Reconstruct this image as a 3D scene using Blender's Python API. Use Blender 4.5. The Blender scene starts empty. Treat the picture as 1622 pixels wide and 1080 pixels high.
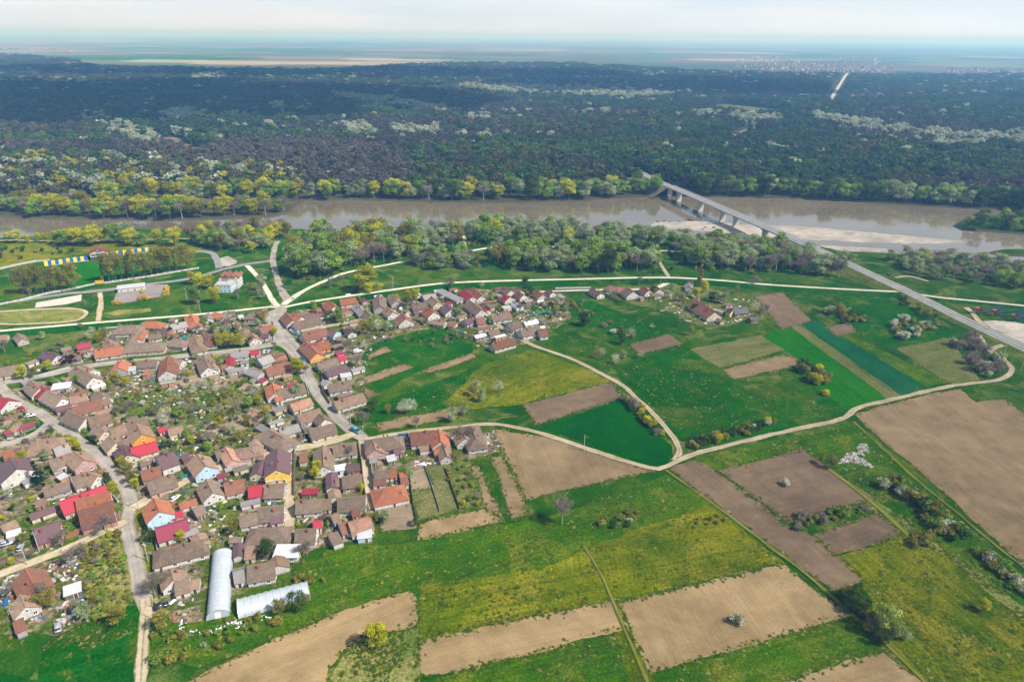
import bpy, bmesh, math, random
import numpy as np
from mathutils import Matrix, Vector

# ------------------------------------------------------------------ camera, sky, sun, exposure
SC = bpy.context.scene
COL = SC.collection
PW, PH, FPX = 1622.0, 1080.0, 1081.0
CAM_H = 160.0
PITCH = math.atan(483.0 / FPX)
ROLL = math.radians(0.53)
_F = Vector((0, math.cos(PITCH), -math.sin(PITCH)))
_R = Vector((1, 0, 0))
_U = Vector((0, math.sin(PITCH), math.cos(PITCH)))
CX = math.cos(ROLL) * _R + math.sin(ROLL) * _U
CY = -math.sin(ROLL) * _R + math.cos(ROLL) * _U
cam_data = bpy.data.cameras.new('camera')
cam_data.sensor_width = 36.0
cam_data.lens = 36.0 * FPX / PW
cam_data.clip_start = 1.0
cam_data.clip_end = 200000.0
cam = bpy.data.objects.new('camera', cam_data)
COL.objects.link(cam)
cam.matrix_world = Matrix((
    (CX.x, CY.x, -_F.x, 0), (CX.y, CY.y, -_F.y, 0), (CX.z, CY.z, -_F.z, CAM_H), (0, 0, 0, 1)))
SC.camera = cam

SUN_EL = math.radians(47.0)
SUN_AZ = math.radians(-24.0)          # direction to the sun measured from +X, negative = behind the camera
SUN_DIR = Vector((math.cos(SUN_EL) * math.cos(SUN_AZ), math.cos(SUN_EL) * math.sin(SUN_AZ), math.sin(SUN_EL)))
world = bpy.data.worlds.new('World')
SC.world = world
world.use_nodes = True
wn, wl = world.node_tree.nodes, world.node_tree.links
wn.clear()
w_out = wn.new('ShaderNodeOutputWorld')
w_bg = wn.new('ShaderNodeBackground')
w_sky = wn.new('ShaderNodeTexSky')
w_sky.sky_type = 'NISHITA'
w_sky.sun_disc = False
w_sky.sun_elevation = SUN_EL
w_sky.sun_rotation = math.pi / 2 - SUN_AZ
w_sky.air_density = 1.0
w_sky.dust_density = 1.5
w_tc = wn.new('ShaderNodeTexCoord')
w_map = wn.new('ShaderNodeMapping')
w_map.inputs['Scale'].default_value = (1.0, 1.0, 3.5)
w_noise = wn.new('ShaderNodeTexNoise')
w_noise.inputs['Scale'].default_value = 1.6
w_noise.inputs['Detail'].default_value = 6.0
w_noise.inputs['Roughness'].default_value = 0.55
w_ramp = wn.new('ShaderNodeValToRGB')
w_ramp.color_ramp.elements[0].position = 0.36
w_ramp.color_ramp.elements[0].color = (0.0, 0.0, 0.0, 1)
w_ramp.color_ramp.elements[1].position = 0.62
w_ramp.color_ramp.elements[1].color = (0.97, 0.97, 0.97, 1)
w_mix = wn.new('ShaderNodeMixRGB')
w_mix.inputs['Color2'].default_value = (6.5, 6.85, 7.4, 1)      # thin bright cloud veil
w_sep = wn.new('ShaderNodeSeparateXYZ')
w_inv = wn.new('ShaderNodeMath'); w_inv.operation = 'SUBTRACT'; w_inv.inputs[0].default_value = 1.0; w_inv.use_clamp = True
w_pow = wn.new('ShaderNodeMath'); w_pow.operation = 'POWER'; w_pow.inputs[1].default_value = 5.5     # cloud layers close up towards the horizon
w_cl = wn.new('ShaderNodeMath'); w_cl.operation = 'MULTIPLY'; w_cl.inputs[1].default_value = 0.25
w_max = wn.new('ShaderNodeMath'); w_max.operation = 'MAXIMUM'
wl.new(w_tc.outputs['Generated'], w_sep.inputs[0])
wl.new(w_sep.outputs['Z'], w_inv.inputs[1]); wl.new(w_inv.outputs[0], w_pow.inputs[0])
wl.new(w_tc.outputs['Generated'], w_map.inputs['Vector'])
wl.new(w_map.outputs[0], w_noise.inputs['Vector'])
wl.new(w_noise.outputs['Fac'], w_ramp.inputs['Fac'])
wl.new(w_ramp.outputs['Color'], w_cl.inputs[0]); wl.new(w_cl.outputs[0], w_max.inputs[0]); wl.new(w_pow.outputs[0], w_max.inputs[1])
wl.new(w_max.outputs[0], w_mix.inputs['Fac'])
wl.new(w_sky.outputs[0], w_mix.inputs['Color1'])
w_n2 = wn.new('ShaderNodeTexNoise'); w_n2.inputs['Scale'].default_value = 3.2; w_n2.inputs['Detail'].default_value = 5.0
w_m2 = wn.new('ShaderNodeMapping'); w_m2.inputs['Scale'].default_value = (1.0, 1.0, 9.0)
wl.new(w_tc.outputs['Generated'], w_m2.inputs['Vector']); wl.new(w_m2.outputs[0], w_n2.inputs['Vector'])
w_r2 = wn.new('ShaderNodeValToRGB')
w_r2.color_ramp.elements[0].position = 0.35; w_r2.color_ramp.elements[0].color = (6.6, 7.5, 8.8, 1)
w_r2.color_ramp.elements[1].position = 0.62; w_r2.color_ramp.elements[1].color = (7.9, 8.5, 9.2, 1)
wl.new(w_n2.outputs['Fac'], w_r2.inputs['Fac']); wl.new(w_r2.outputs[0], w_mix.inputs['Color2'])
wl.new(w_mix.outputs[0], w_bg.inputs['Color'])
w_bg.inputs['Strength'].default_value = 0.1
wl.new(w_bg.outputs[0], w_out.inputs['Surface'])

sun_data = bpy.data.lights.new('sun', 'SUN')
sun_data.energy = 5.0
sun_data.angle = math.radians(0.6)
sun_data.color = (1.0, 0.95, 0.88)
sun = bpy.data.objects.new('sun', sun_data)
COL.objects.link(sun)
sun.rotation_euler = SUN_DIR.to_track_quat('Z', 'Y').to_euler()
sun.location = (0, 0, 400)

SC.view_settings.view_transform = 'Standard'
SC.view_settings.look = 'None'
SC.view_settings.exposure = 0.38
SC.view_settings.gamma = 1.0
SC.view_settings.use_curve_mapping = False
try:
    SC.cycles.max_bounces = 5
    SC.cycles.diffuse_bounces = 3
    SC.cycles.glossy_bounces = 2
    SC.cycles.transmission_bounces = 3
    SC.cycles.volume_bounces = 1
    SC.cycles.transparent_max_bounces = 6
    SC.cycles.use_denoising = True
    SC.cycles.volume_step_rate = 1.0
except Exception:
    pass

RNG = np.random.default_rng(11)
random.seed(5)

# ------------------------------------------------------------------ pixels of the photograph to points of the place
def ray(px, py):
    a, b = (px - PW / 2) / FPX, (PH / 2 - py) / FPX
    return _F + a * CX + b * CY

def at(px, py, z=0.0):
    d = ray(px, py)
    t = (z - CAM_H) / d.z
    return Vector((d.x * t, d.y * t, z))

def tile(x0, y0, s):
    return lambda zx, zy: (x0 + zx / s, y0 + zy / s)

# ------------------------------------------------------------------ objects
def tag(o, label=None, cat=None, group=None, kind=None):
    if label: o['label'] = label
    if cat: o['category'] = cat
    if group: o['group'] = group
    if kind: o['kind'] = kind
    return o

def link(o, parent=None):
    COL.objects.link(o)
    if parent is not None: o.parent = parent
    return o

def empty(name, loc=(0, 0, 0), rz=0.0):
    o = bpy.data.objects.new(name, None)
    o.empty_display_size = 0.5
    o.location = loc
    o.rotation_euler = (0, 0, rz)
    return link(o)

def mesh_obj(name, verts, faces, mats, parent=None, uv=None, midx=None, smooth=False, loc=None):
    me = bpy.data.meshes.new(name)
    me.from_pydata([tuple(v) for v in verts], [], [tuple(f) for f in faces])
    if not isinstance(mats, (list, tuple)): mats = [mats]
    for m in mats: me.materials.append(m)
    if uv is not None:
        lay = me.uv_layers.new(name='UVMap')
        idx = np.empty(len(me.loops), dtype=np.int32)
        me.loops.foreach_get('vertex_index', idx)
        lay.data.foreach_set('uv', np.asarray(uv, dtype=np.float32)[idx].ravel())
    if midx is not None:
        me.polygons.foreach_set('material_index', np.asarray(midx, dtype=np.int32))
    if smooth:
        me.polygons.foreach_set('use_smooth', np.ones(len(me.polygons), dtype=bool))
    me.update()
    o = bpy.data.objects.new(name, me)
    if loc is not None: o.location = loc
    return link(o, parent)

def add_box(V, Fs, c, s, rz=0.0, M=None, mi=None, m=0):
    """box centred at c with full sizes s"""
    n = len(V)
    co, si = math.cos(rz), math.sin(rz)
    for dz in (-.5, .5):
        for dx, dy in ((-.5, -.5), (.5, -.5), (.5, .5), (-.5, .5)):
            x, y = dx * s[0], dy * s[1]
            V.append((c[0] + co * x - si * y, c[1] + si * x + co * y, c[2] + dz * s[2]))
    for f in ((0, 3, 2, 1), (4, 5, 6, 7), (0, 1, 5, 4), (1, 2, 6, 5), (2, 3, 7, 6), (3, 0, 4, 7)):
        Fs.append(tuple(n + i for i in f))
        if mi is not None: mi.append(m)

def add_tube(V, Fs, p0, p1, r0, r1, n=6, cap=False):
    p0, p1 = np.asarray(p0, float), np.asarray(p1, float)
    d = p1 - p0
    L = np.linalg.norm(d)
    if L < 1e-6: return
    d /= L
    a = np.cross(d, (0, 0, 1.0))
    if np.linalg.norm(a) < 1e-3: a = np.array((1.0, 0, 0))
    a /= np.linalg.norm(a)
    b = np.cross(d, a)
    s = len(V)
    for p, r in ((p0, r0), (p1, r1)):
        for k in range(n):
            t = 2 * math.pi * k / n
            V.append(tuple(p + r * (math.cos(t) * a + math.sin(t) * b)))
    for k in range(n):
        k2 = (k + 1) % n
        Fs.append((s + k, s + k2, s + n + k2, s + n + k))
    if cap: Fs.append(tuple(s + n + k for k in range(n)))

# ------------------------------------------------------------------ materials
class Mat:
    def __init__(self, name):
        self.m = bpy.data.materials.new(name)
        self.m.use_nodes = True
        self.t = self.m.node_tree
        self.t.nodes.clear()
        self.out = self.t.nodes.new('ShaderNodeOutputMaterial')
    def n(self, typ, **kw):
        nd = self.t.nodes.new(typ)
        for k, v in kw.items(): setattr(nd, k, v)
        return nd
    def l(self, a, b): self.t.links.new(a, b)
    def val(self, sock, v):
        if hasattr(v, 'is_output') or isinstance(v, bpy.types.NodeSocket): self.l(v, sock)
        else: sock.default_value = v
    def noise(self, vec, scale, detail=3.0, rough=0.55, dist=0.0):
        nd = self.n('ShaderNodeTexNoise')
        self.val(nd.inputs['Vector'], vec)
        nd.inputs['Scale'].default_value = scale
        nd.inputs['Detail'].default_value = detail
        nd.inputs['Roughness'].default_value = rough
        nd.inputs['Distortion'].default_value = dist
        return nd.outputs['Fac']
    def ramp(self, fac, stops):
        nd = self.n('ShaderNodeValToRGB')
        cr = nd.color_ramp
        while len(cr.elements) < len(stops): cr.elements.new(0.5)
        for e, (p, c) in zip(cr.elements, stops):
            e.position = p
            e.color = (c, c, c, 1) if isinstance(c, (int, float)) else (c[0], c[1], c[2], 1)
        self.val(nd.inputs['Fac'], fac)
        return nd.outputs['Color']
    def mix(self, fac, a, b, blend='MIX'):
        nd = self.n('ShaderNodeMixRGB', blend_type=blend)
        self.val(nd.inputs['Fac'], fac)
        for s, v in ((nd.inputs['Color1'], a), (nd.inputs['Color2'], b)):
            if isinstance(v, bpy.types.NodeSocket): self.l(v, s)
            else: s.default_value = (v[0], v[1], v[2], 1)
        return nd.outputs['Color']
    def math(self, op, a, b=0.0, c=None):
        nd = self.n('ShaderNodeMath', operation=op)
        self.val(nd.inputs[0], a); self.val(nd.inputs[1], b)
        if c is not None: self.val(nd.inputs[2], c)
        return nd.outputs[0]
    def pos(self): return self.n('ShaderNodeNewGeometry').outputs['Position']
    def uv(self):
        nd = self.n('ShaderNodeUVMap'); nd.uv_map = 'UVMap'
        return nd.outputs['UV']
    def obj(self): return self.n('ShaderNodeTexCoord').outputs['Object']
    def rand(self): return self.n('ShaderNodeObjectInfo').outputs['Random']
    def scalevec(self, vec, s):
        nd = self.n('ShaderNodeMapping')
        self.l(vec, nd.inputs['Vector']); nd.inputs['Scale'].default_value = s
        return nd.outputs[0]
    def sep(self, vec):
        nd = self.n('ShaderNodeSeparateXYZ'); self.l(vec, nd.inputs[0]); return nd.outputs
    def bump(self, h, strength=0.4, dist=0.1):
        nd = self.n('ShaderNodeBump')
        nd.inputs['Strength'].default_value = strength
        nd.inputs['Distance'].default_value = dist
        self.l(h, nd.inputs['Height'])
        return nd.outputs[0]
    def vary(self, col, fac, amount=0.25):
        """multiply colour by 1-amount .. 1+amount"""
        a = self.math('MULTIPLY_ADD', fac, 2 * amount, 1 - amount)
        nd = self.n('ShaderNodeVectorMath', operation='MULTIPLY')
        self.val(nd.inputs[0], col if isinstance(col, bpy.types.NodeSocket) else col)
        cmb = self.n('ShaderNodeCombineXYZ')
        for i in range(3): self.l(a, cmb.inputs[i])
        self.l(cmb.outputs[0], nd.inputs[1])
        return nd.outputs[0]
    def diffuse(self, col, normal=None):
        b = self.n('ShaderNodeBsdfDiffuse')
        self.val(b.inputs['Color'], col)
        b.inputs['Roughness'].default_value = 0.6
        if normal is not None: self.l(normal, b.inputs['Normal'])
        self.l(b.outputs[0], self.out.inputs['Surface'])
        return self.m
    def pbr(self, col, rough=0.6, metal=0.0, spec=0.3, normal=None):
        b = self.n('ShaderNodeBsdfPrincipled')
        self.val(b.inputs['Base Color'], col)
        self.val(b.inputs['Roughness'], rough)
        b.inputs['Metallic'].default_value = metal
        b.inputs['Specular IOR Level'].default_value = spec
        if normal is not None: self.l(normal, b.inputs['Normal'])
        self.l(b.outputs[0], self.out.inputs['Surface'])
        return self.m

def c4(c): return (c[0], c[1], c[2], 1)

def mat_grass(name, cols, dry, rows=0.0, dryness=0.5, big=0.016, mid=0.13):
    """living grass: broad drifts, clumps, fine tufts; cols = dark, mid, light; dry = straw colour; rows = mowing/drill lines"""
    M = Mat(name); p = M.pos()
    a = M.noise(p, big, 4, 0.6, 0.6)
    b = M.noise(p, mid, 5, 0.62, 0.4)
    f = M.noise(p, 1.1, 3, 0.7)
    s = M.math('ADD', M.math('MULTIPLY', a, 0.5), M.math('ADD', M.math('MULTIPLY', b, 0.32), M.math('MULTIPLY', f, 0.18)))
    col = M.ramp(s, [(0.36, cols[0]), (0.5, cols[1]), (0.64, cols[2])])
    d = M.noise(p, 0.045, 6, 0.68, 1.2)
    dm = M.ramp(d, [(0.62 - 0.22 * dryness, 0.0), (0.74 - 0.14 * dryness, 0.85)])
    dm2 = M.math('MULTIPLY', dm, M.ramp(f, [(0.3, 0.25), (0.7, 1.0)]))
    col = M.mix(dm2, col, dry)
    if rows > 0:
        u = M.uv()
        st = M.noise(M.scalevec(u, (0.012, 0.85, 1)), 1.0, 4, 0.65)
        st2 = M.noise(M.scalevec(u, (0.02, 0.16, 1)), 1.0, 3, 0.6)
        k = M.math('ADD', M.math('MULTIPLY', st, 0.6), M.math('MULTIPLY', st2, 0.4))
        col = M.vary(col, M.ramp(k, [(0.32, 0.0), (0.68, 1.0)]), rows)
    col = M.vary(col, M.ramp(f, [(0.28, 0.0), (0.72, 1.0)]), 0.42)
    f2 = M.noise(p, 3.2, 2, 0.7)
    return M.diffuse(col, M.bump(M.math('ADD', f, f2), 0.55, 0.25))

def mat_soil(name, base, dark, stripe=0.19, period=0.9):
    M = Mat(name); p = M.pos(); u = M.uv()
    a = M.noise(p, 0.018, 5, 0.62, 0.8)
    b = M.noise(p, 0.13, 4, 0.6)
    f = M.noise(p, 1.6, 4, 0.7)
    s = M.math('ADD', M.math('MULTIPLY', a, 0.62), M.math('MULTIPLY', b, 0.38))
    col = M.mix(M.ramp(s, [(0.38, 1.0), (0.6, 0.0)]), base, dark)
    fine = M.noise(M.scalevec(u, (0.035, 1.0 / period, 1)), 1.0, 3, 0.7)
    broad = M.noise(M.scalevec(u, (0.006, 0.22 / period, 1)), 1.0, 4, 0.65)
    k = M.math('ADD', M.math('MULTIPLY', fine, 0.55), M.math('MULTIPLY', broad, 0.45))
    col = M.vary(col, M.ramp(k, [(0.3, 0.0), (0.7, 1.0)]), stripe)
    dmp = M.noise(p, 0.045, 5, 0.7, 1.5)
    col = M.vary(col, M.ramp(dmp, [(0.34, 0.0), (0.6, 1.0)]), 0.14)
    col = M.vary(col, M.ramp(f, [(0.3, 0.0), (0.7, 1.0)]), 0.14)
    h = M.math('ADD', M.math('MULTIPLY', fine, 0.8), f)
    return M.diffuse(col, M.bump(h, 0.6, 0.22))

def mat_road(name, base, dark, grass, edge=0.75, ruts=False, centre=0.0, patch=0.15):
    """u = -1..1 across, v = metres along"""
    M = Mat(name); u = M.uv(); p = M.pos()
    x = M.math('ABSOLUTE', M.sep(u)[0])
    f = M.noise(p, 0.9, 4, 0.65)
    g = M.noise(p, 0.14, 4, 0.6)
    col = M.mix(M.ramp(g, [(0.38, 1.0), (0.62, 0.0)]), base, dark)
    lines = M.noise(M.scalevec(u, (3.0, 0.02, 1)), 1.0, 3, 0.6)
    col = M.vary(col, M.ramp(lines, [(0.3, 0.0), (0.7, 1.0)]), patch)
    col = M.vary(col, f, patch)
    e2 = M.noise(p, 0.25, 4, 0.7)
    xe = M.math('ADD', x, M.math('ADD', M.math('MULTIPLY', M.math('SUBTRACT', f, 0.5), 0.6), M.math('MULTIPLY', M.math('SUBTRACT', e2, 0.5), 0.7 if centre > 0 else 0.25)))
    em = M.ramp(xe, [(edge, 0.0), (min(edge + 0.14, 1.0), 1.0)])
    gcol = M.vary(M.mix(g, grass, tuple(c * 0.8 for c in grass)), f, 0.35)
    if centre > 0:
        xc = M.math('ADD', x, M.math('MULTIPLY', M.math('SUBTRACT', f, 0.5), 0.35))
        em = M.math('MAXIMUM', em, M.math('MULTIPLY', 1.0, M.math('MULTIPLY', M.ramp(xc, [(centre * 0.5, 1.0), (centre * 1.3, 0.0)]), M.ramp(M.noise(p, 0.06, 3, 0.6), [(0.4, 0.15), (0.6, 0.8)]))))
    col = M.mix(em, col, gcol)
    return M.diffuse(col, M.bump(f, 0.3, 0.08))

def mat_roof(name, col, alt, metal=False):
    M = Mat(name); u = M.uv(); o = M.obj(); r = M.rand()
    if metal:
        g = M.noise(M.scalevec(u, (3.2, 0.15, 1)), 1.0, 2, 0.5)
        c = M.mix(M.ramp(M.noise(o, 0.35, 4, 0.6), [(0.4, 0.0), (0.65, 0.5)]), col, alt)
        c = M.vary(c, g, 0.2); c = M.vary(c, r, 0.22)
        return M.pbr(c, 0.42, 0.0, 0.45, M.bump(g, 0.3, 0.05))
    s1 = M.noise(o, 0.42, 6, 0.72, 0.8)
    s2 = M.noise(M.scalevec(u, (2.8, 2.2, 1)), 1.0, 3, 0.75)
    s3 = M.noise(M.scalevec(u, (0.25, 2.6, 1)), 1.0, 2, 0.6)
    c = M.mix(M.ramp(s1, [(0.36, 0.0), (0.62, 0.85)]), col, alt)
    c = M.mix(M.ramp(M.noise(M.scalevec(u, (0.9, 0.35, 1)), 1.0, 5, 0.75, 0.6), [(0.5, 0.0), (0.66, 0.65)]), c, (0.135, 0.115, 0.09))   # lichen and soot
    c = M.vary(c, M.ramp(s2, [(0.3, 0.0), (0.7, 1.0)]), 0.32)
    c = M.vary(c, M.ramp(s3, [(0.3, 0.0), (0.7, 1.0)]), 0.16)
    c = M.vary(c, r, 0.2)
    return M.diffuse(c, M.bump(s3, 0.5, 0.06))

def mat_plain(name, col, rough=0.75, var=0.12, scale=0.8, spec=0.2, metal=0.0, rnd=0.0):
    M = Mat(name)
    o = M.obj()
    c = M.vary(col, M.ramp(M.noise(o, scale, 4, 0.65), [(0.3, 0.0), (0.7, 1.0)]), var)
    if rnd > 0: c = M.vary(c, M.rand(), rnd)
    return M.pbr(c, rough, metal, spec)

def mat_wall(name, col):
    M = Mat(name); o = M.obj()
    z = M.sep(o)[2]
    st = M.noise(M.scalevec(o, (1.6, 1.6, 0.25)), 1.0, 4, 0.65)
    c = M.vary(col, M.ramp(st, [(0.3, 0.0), (0.7, 1.0)]), 0.24)
    c = M.mix(M.ramp(z, [(0.5, 1.0), (0.52, 0.0)]), c, (0.24, 0.22, 0.20))     # rendered plinth band
    c = M.vary(c, M.rand(), 0.1)
    return M.pbr(c, 0.9, 0.0, 0.15)

def mat_leaf(name, lo, mid, hi, trans=0.35, rnd=0.22):
    M = Mat(name)
    t = M.sep(M.uv())[0]
    c = M.ramp(t, [(0.05, lo), (0.5, mid), (0.95, hi)])
    c = M.vary(c, M.rand(), rnd)
    a = M.n('ShaderNodeBsdfDiffuse'); M.l(c, a.inputs['Color'])
    b = M.n('ShaderNodeBsdfTranslucent'); M.l(c, b.inputs['Color'])
    x = M.n('ShaderNodeMixShader'); x.inputs[0].default_value = trans
    M.l(a.outputs[0], x.inputs[1]); M.l(b.outputs[0], x.inputs[2])
    M.l(x.outputs[0], M.out.inputs['Surface'])
    return M.m

def mat_yard():
    """trodden yards: bare earth, rubble, weeds and grass in patches a few metres wide"""
    M = Mat('yard_earth'); p = M.pos()
    a = M.noise(p, 0.10, 5, 0.7, 1.0); b = M.noise(p, 0.33, 5, 0.75, 0.8); f = M.noise(p, 1.4, 4, 0.75); g = M.noise(p, 0.07, 4, 0.6, 0.5)
    earth = M.ramp(b, [(0.33, (0.065, 0.052, 0.038)), (0.46, (0.145, 0.112, 0.072)), (0.56, (0.255, 0.20, 0.135)), (0.68, (0.38, 0.32, 0.235))])
    grass = M.ramp(f, [(0.3, (0.014, 0.042, 0.003)), (0.5, (0.042, 0.080, 0.005)), (0.7, (0.11, 0.115, 0.02))])
    s = M.math('ADD', M.math('MULTIPLY', a, 0.6), M.math('ADD', M.math('MULTIPLY', g, 0.25), M.math('MULTIPLY', f, 0.15)))
    col = M.mix(M.ramp(s, [(0.46, 0.0), (0.54, 1.0)]), earth, grass)
    col = M.vary(col, M.ramp(f, [(0.28, 0.0), (0.72, 1.0)]), 0.35)
    return M.diffuse(col, M.bump(M.math('ADD', f, b), 0.6, 0.3))
GREEN = (0.055, 0.135, 0.012)
STRAW = (0.21, 0.19, 0.06)
MT = {
    'meadow': mat_grass('meadow_grass', [(0.008, 0.060, 0.001), (0.034, 0.094, 0.001), (0.092, 0.130, 0.002)], (0.18, 0.16, 0.02), 0.34, 0.5),
    'olive': mat_grass('olive_meadow', [(0.024, 0.069, 0.001), (0.078, 0.108, 0.001), (0.158, 0.158, 0.003)], (0.23, 0.187, 0.018), 0.40, 0.65),
    'lush': mat_grass('lush_grass', [(0.002, 0.046, 0.001), (0.006, 0.072, 0.0012), (0.030, 0.092, 0.002)], (0.13, 0.125, 0.02), 0.30, 0.4),
    'wheat': mat_grass('young_wheat', [(0.001, 0.044, 0.002), (0.002, 0.064, 0.002), (0.006, 0.085, 0.003)], (0.03, 0.12, 0.03), 0.22, -0.4),
    'teal': mat_grass('blue_green_crop', [(0.004, 0.055, 0.020), (0.008, 0.075, 0.026), (0.016, 0.095, 0.03)], (0.06, 0.11, 0.05), 0.25, -0.2),
    'bright': mat_grass('bright_crop', [(0.004, 0.080, 0.001), (0.010, 0.104, 0.001), (0.022, 0.125, 0.002)], (0.08, 0.14, 0.010), 0.2, -0.4),
    'dull': mat_grass('dull_stubble', [(0.06, 0.085, 0.02), (0.10, 0.115, 0.03), (0.15, 0.14, 0.045)], (0.18, 0.15, 0.07), 0.3, 0.6),
    'rough': mat_grass('rough_pasture', [(0.045, 0.09, 0.010), (0.10, 0.14, 0.018), (0.17, 0.17, 0.035)], (0.30, 0.25, 0.10), 0.0, 1.0, 0.05, 0.25),
    'yard': mat_yard(),
    'garden': mat_grass('garden_grass', [(0.012, 0.055, 0.003), (0.045, 0.092, 0.006), (0.12, 0.125, 0.025)], (0.22, 0.175, 0.08), 0.1, 0.9, 0.08, 0.3),
    'soil': mat_soil('pale_ploughed_soil', (0.295, 0.213, 0.108), (0.21, 0.148, 0.072)),
    'soil2': mat_soil('brown_ploughed_soil', (0.225, 0.163, 0.090), (0.155, 0.11, 0.06)),
    'soil3': mat_soil('dark_ploughed_soil', (0.175, 0.125, 0.078), (0.118, 0.083, 0.052)),
    'dug': mat_soil('dug_garden_soil', (0.27, 0.21, 0.14), (0.19, 0.145, 0.095), 0.3, 0.6),
    'asphalt': mat_road('worn_asphalt', (0.315, 0.285, 0.245), (0.225, 0.205, 0.18), (0.20, 0.175, 0.08), 0.82, patch=0.2),
    'newasphalt': mat_road('grey_asphalt', (0.23, 0.23, 0.235), (0.17, 0.17, 0.175), (0.3, 0.27, 0.2), 0.9, patch=0.1),
    'dirt': mat_road('dirt_street', (0.44, 0.37, 0.265), (0.33, 0.27, 0.18), (0.15, 0.16, 0.03), 0.74, patch=0.16),
    'gravel': mat_road('pale_gravel_road', (0.58, 0.54, 0.45), (0.47, 0.43, 0.34), (0.12, 0.15, 0.03), 0.72, patch=0.1),
    'track': mat_road('farm_track', (0.42, 0.355, 0.26), (0.33, 0.275, 0.19), (0.12, 0.13, 0.03), 0.74, centre=0.16, patch=0.15),
    'faint': mat_road('faint_track', (0.23, 0.205, 0.07), (0.15, 0.15, 0.03), (0.10, 0.128, 0.005), 0.46, centre=0.24, patch=0.25),
    'sand': mat_soil('river_sand', (0.43, 0.385, 0.325), (0.28, 0.25, 0.21), 0.2, 4.0),
    'mud': mat_soil('wet_mud', (0.20, 0.17, 0.13), (0.13, 0.11, 0.085), 0.1, 3.0),
    'concrete': mat_plain('concrete', (0.42, 0.41, 0.39), 0.85, 0.15, 0.4),
    'pale_concrete': mat_plain('pale_concrete', (0.55, 0.50, 0.43), 0.9, 0.12, 0.3),
    'white': mat_plain('white_paint', (0.78, 0.78, 0.76), 0.6, 0.08),
    'steel': mat_plain('galvanised_steel', (0.42, 0.44, 0.46), 0.45, 0.1, spec=0.5, metal=0.3),
    'wood': mat_plain('weathered_wood', (0.17, 0.13, 0.095), 0.9, 0.25, 1.5, rnd=0.25),
    'bark': mat_plain('bark', (0.115, 0.09, 0.07), 0.95, 0.3, 2.0, rnd=0.2),
    'paleb': mat_plain('pale_bark', (0.26, 0.23, 0.20), 0.95, 0.25, 2.0, rnd=0.2),
    'twig': mat_leaf('grey_twigs', (0.13, 0.105, 0.078), (0.21, 0.172, 0.132), (0.30, 0.25, 0.195), 0.2),
    'twigred': mat_leaf('brown_twigs', (0.040, 0.040, 0.036), (0.068, 0.064, 0.054), (0.10, 0.09, 0.075), 0.1),
    'glass': mat_plain('window_glass', (0.035, 0.045, 0.055), 0.12, 0.1, spec=0.6),
    'tyre': mat_plain('tyre_rubber', (0.02, 0.02, 0.02), 0.85, 0.1),
    'brickred': mat_plain('chimney_brick', (0.27, 0.10, 0.06), 0.9, 0.25, 3.0, rnd=0.25),
    'darkdoor': mat_plain('brown_door', (0.10, 0.055, 0.03), 0.7, 0.2, 2.0, rnd=0.4),
    'blue_seat': mat_plain('blue_plastic', (0.015, 0.13, 0.42), 0.5, 0.08),
    'yellow_seat': mat_plain('yellow_plastic', (0.78, 0.55, 0.03), 0.5, 0.08),
    'yellowp': mat_plain('yellow_paint', (0.72, 0.42, 0.03), 0.6, 0.1),
    'bluep': mat_plain('blue_paint', (0.02, 0.12, 0.30), 0.5, 0.15),
    'tealp': mat_plain('teal_paint', (0.02, 0.22, 0.18), 0.55, 0.15),
}
ROOFS = {
    'o': (mat_roof('orange_roof_tile', (0.36, 0.128, 0.065), (0.25, 0.105, 0.065)), 'orange tiled'),
    't': (mat_roof('tan_roof_tile', (0.285, 0.188, 0.128), (0.20, 0.142, 0.105)), 'tan tiled'),
    'b': (mat_roof('brown_roof_tile', (0.225, 0.165, 0.122), (0.15, 0.115, 0.092)), 'brown tiled'),
    'u': (mat_roof('rust_roof_tile', (0.255, 0.112, 0.072), (0.175, 0.088, 0.066)), 'rust red tiled'),
    'r': (mat_roof('crimson_roof_metal', (0.33, 0.026, 0.042), (0.26, 0.035, 0.045), True), 'crimson metal'),
    'm': (mat_roof('maroon_roof_metal', (0.25, 0.035, 0.065), (0.19, 0.045, 0.068), True), 'maroon metal'),
    'd': (mat_roof('plum_roof_metal', (0.13, 0.072, 0.078), (0.10, 0.06, 0.065), True), 'dark plum metal'),
    'g': (mat_roof('grey_roof_sheet', (0.255, 0.235, 0.22), (0.19, 0.17, 0.155), True), 'grey sheet'),
    'k': (mat_roof('black_roof_sheet', (0.06, 0.06, 0.065), (0.085, 0.085, 0.09), True), 'charcoal sheet'),
    'w': (mat_roof('white_roof_sheet', (0.50, 0.51, 0.52), (0.42, 0.43, 0.44), True), 'white sheet'),
    'p': (mat_roof('salmon_roof_tile', (0.37, 0.215, 0.15), (0.28, 0.165, 0.12)), 'salmon tiled'),
    'e': (mat_roof('teal_roof_sheet', (0.03, 0.20, 0.18), (0.05, 0.16, 0.15), True), 'teal sheet'),
}
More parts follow.
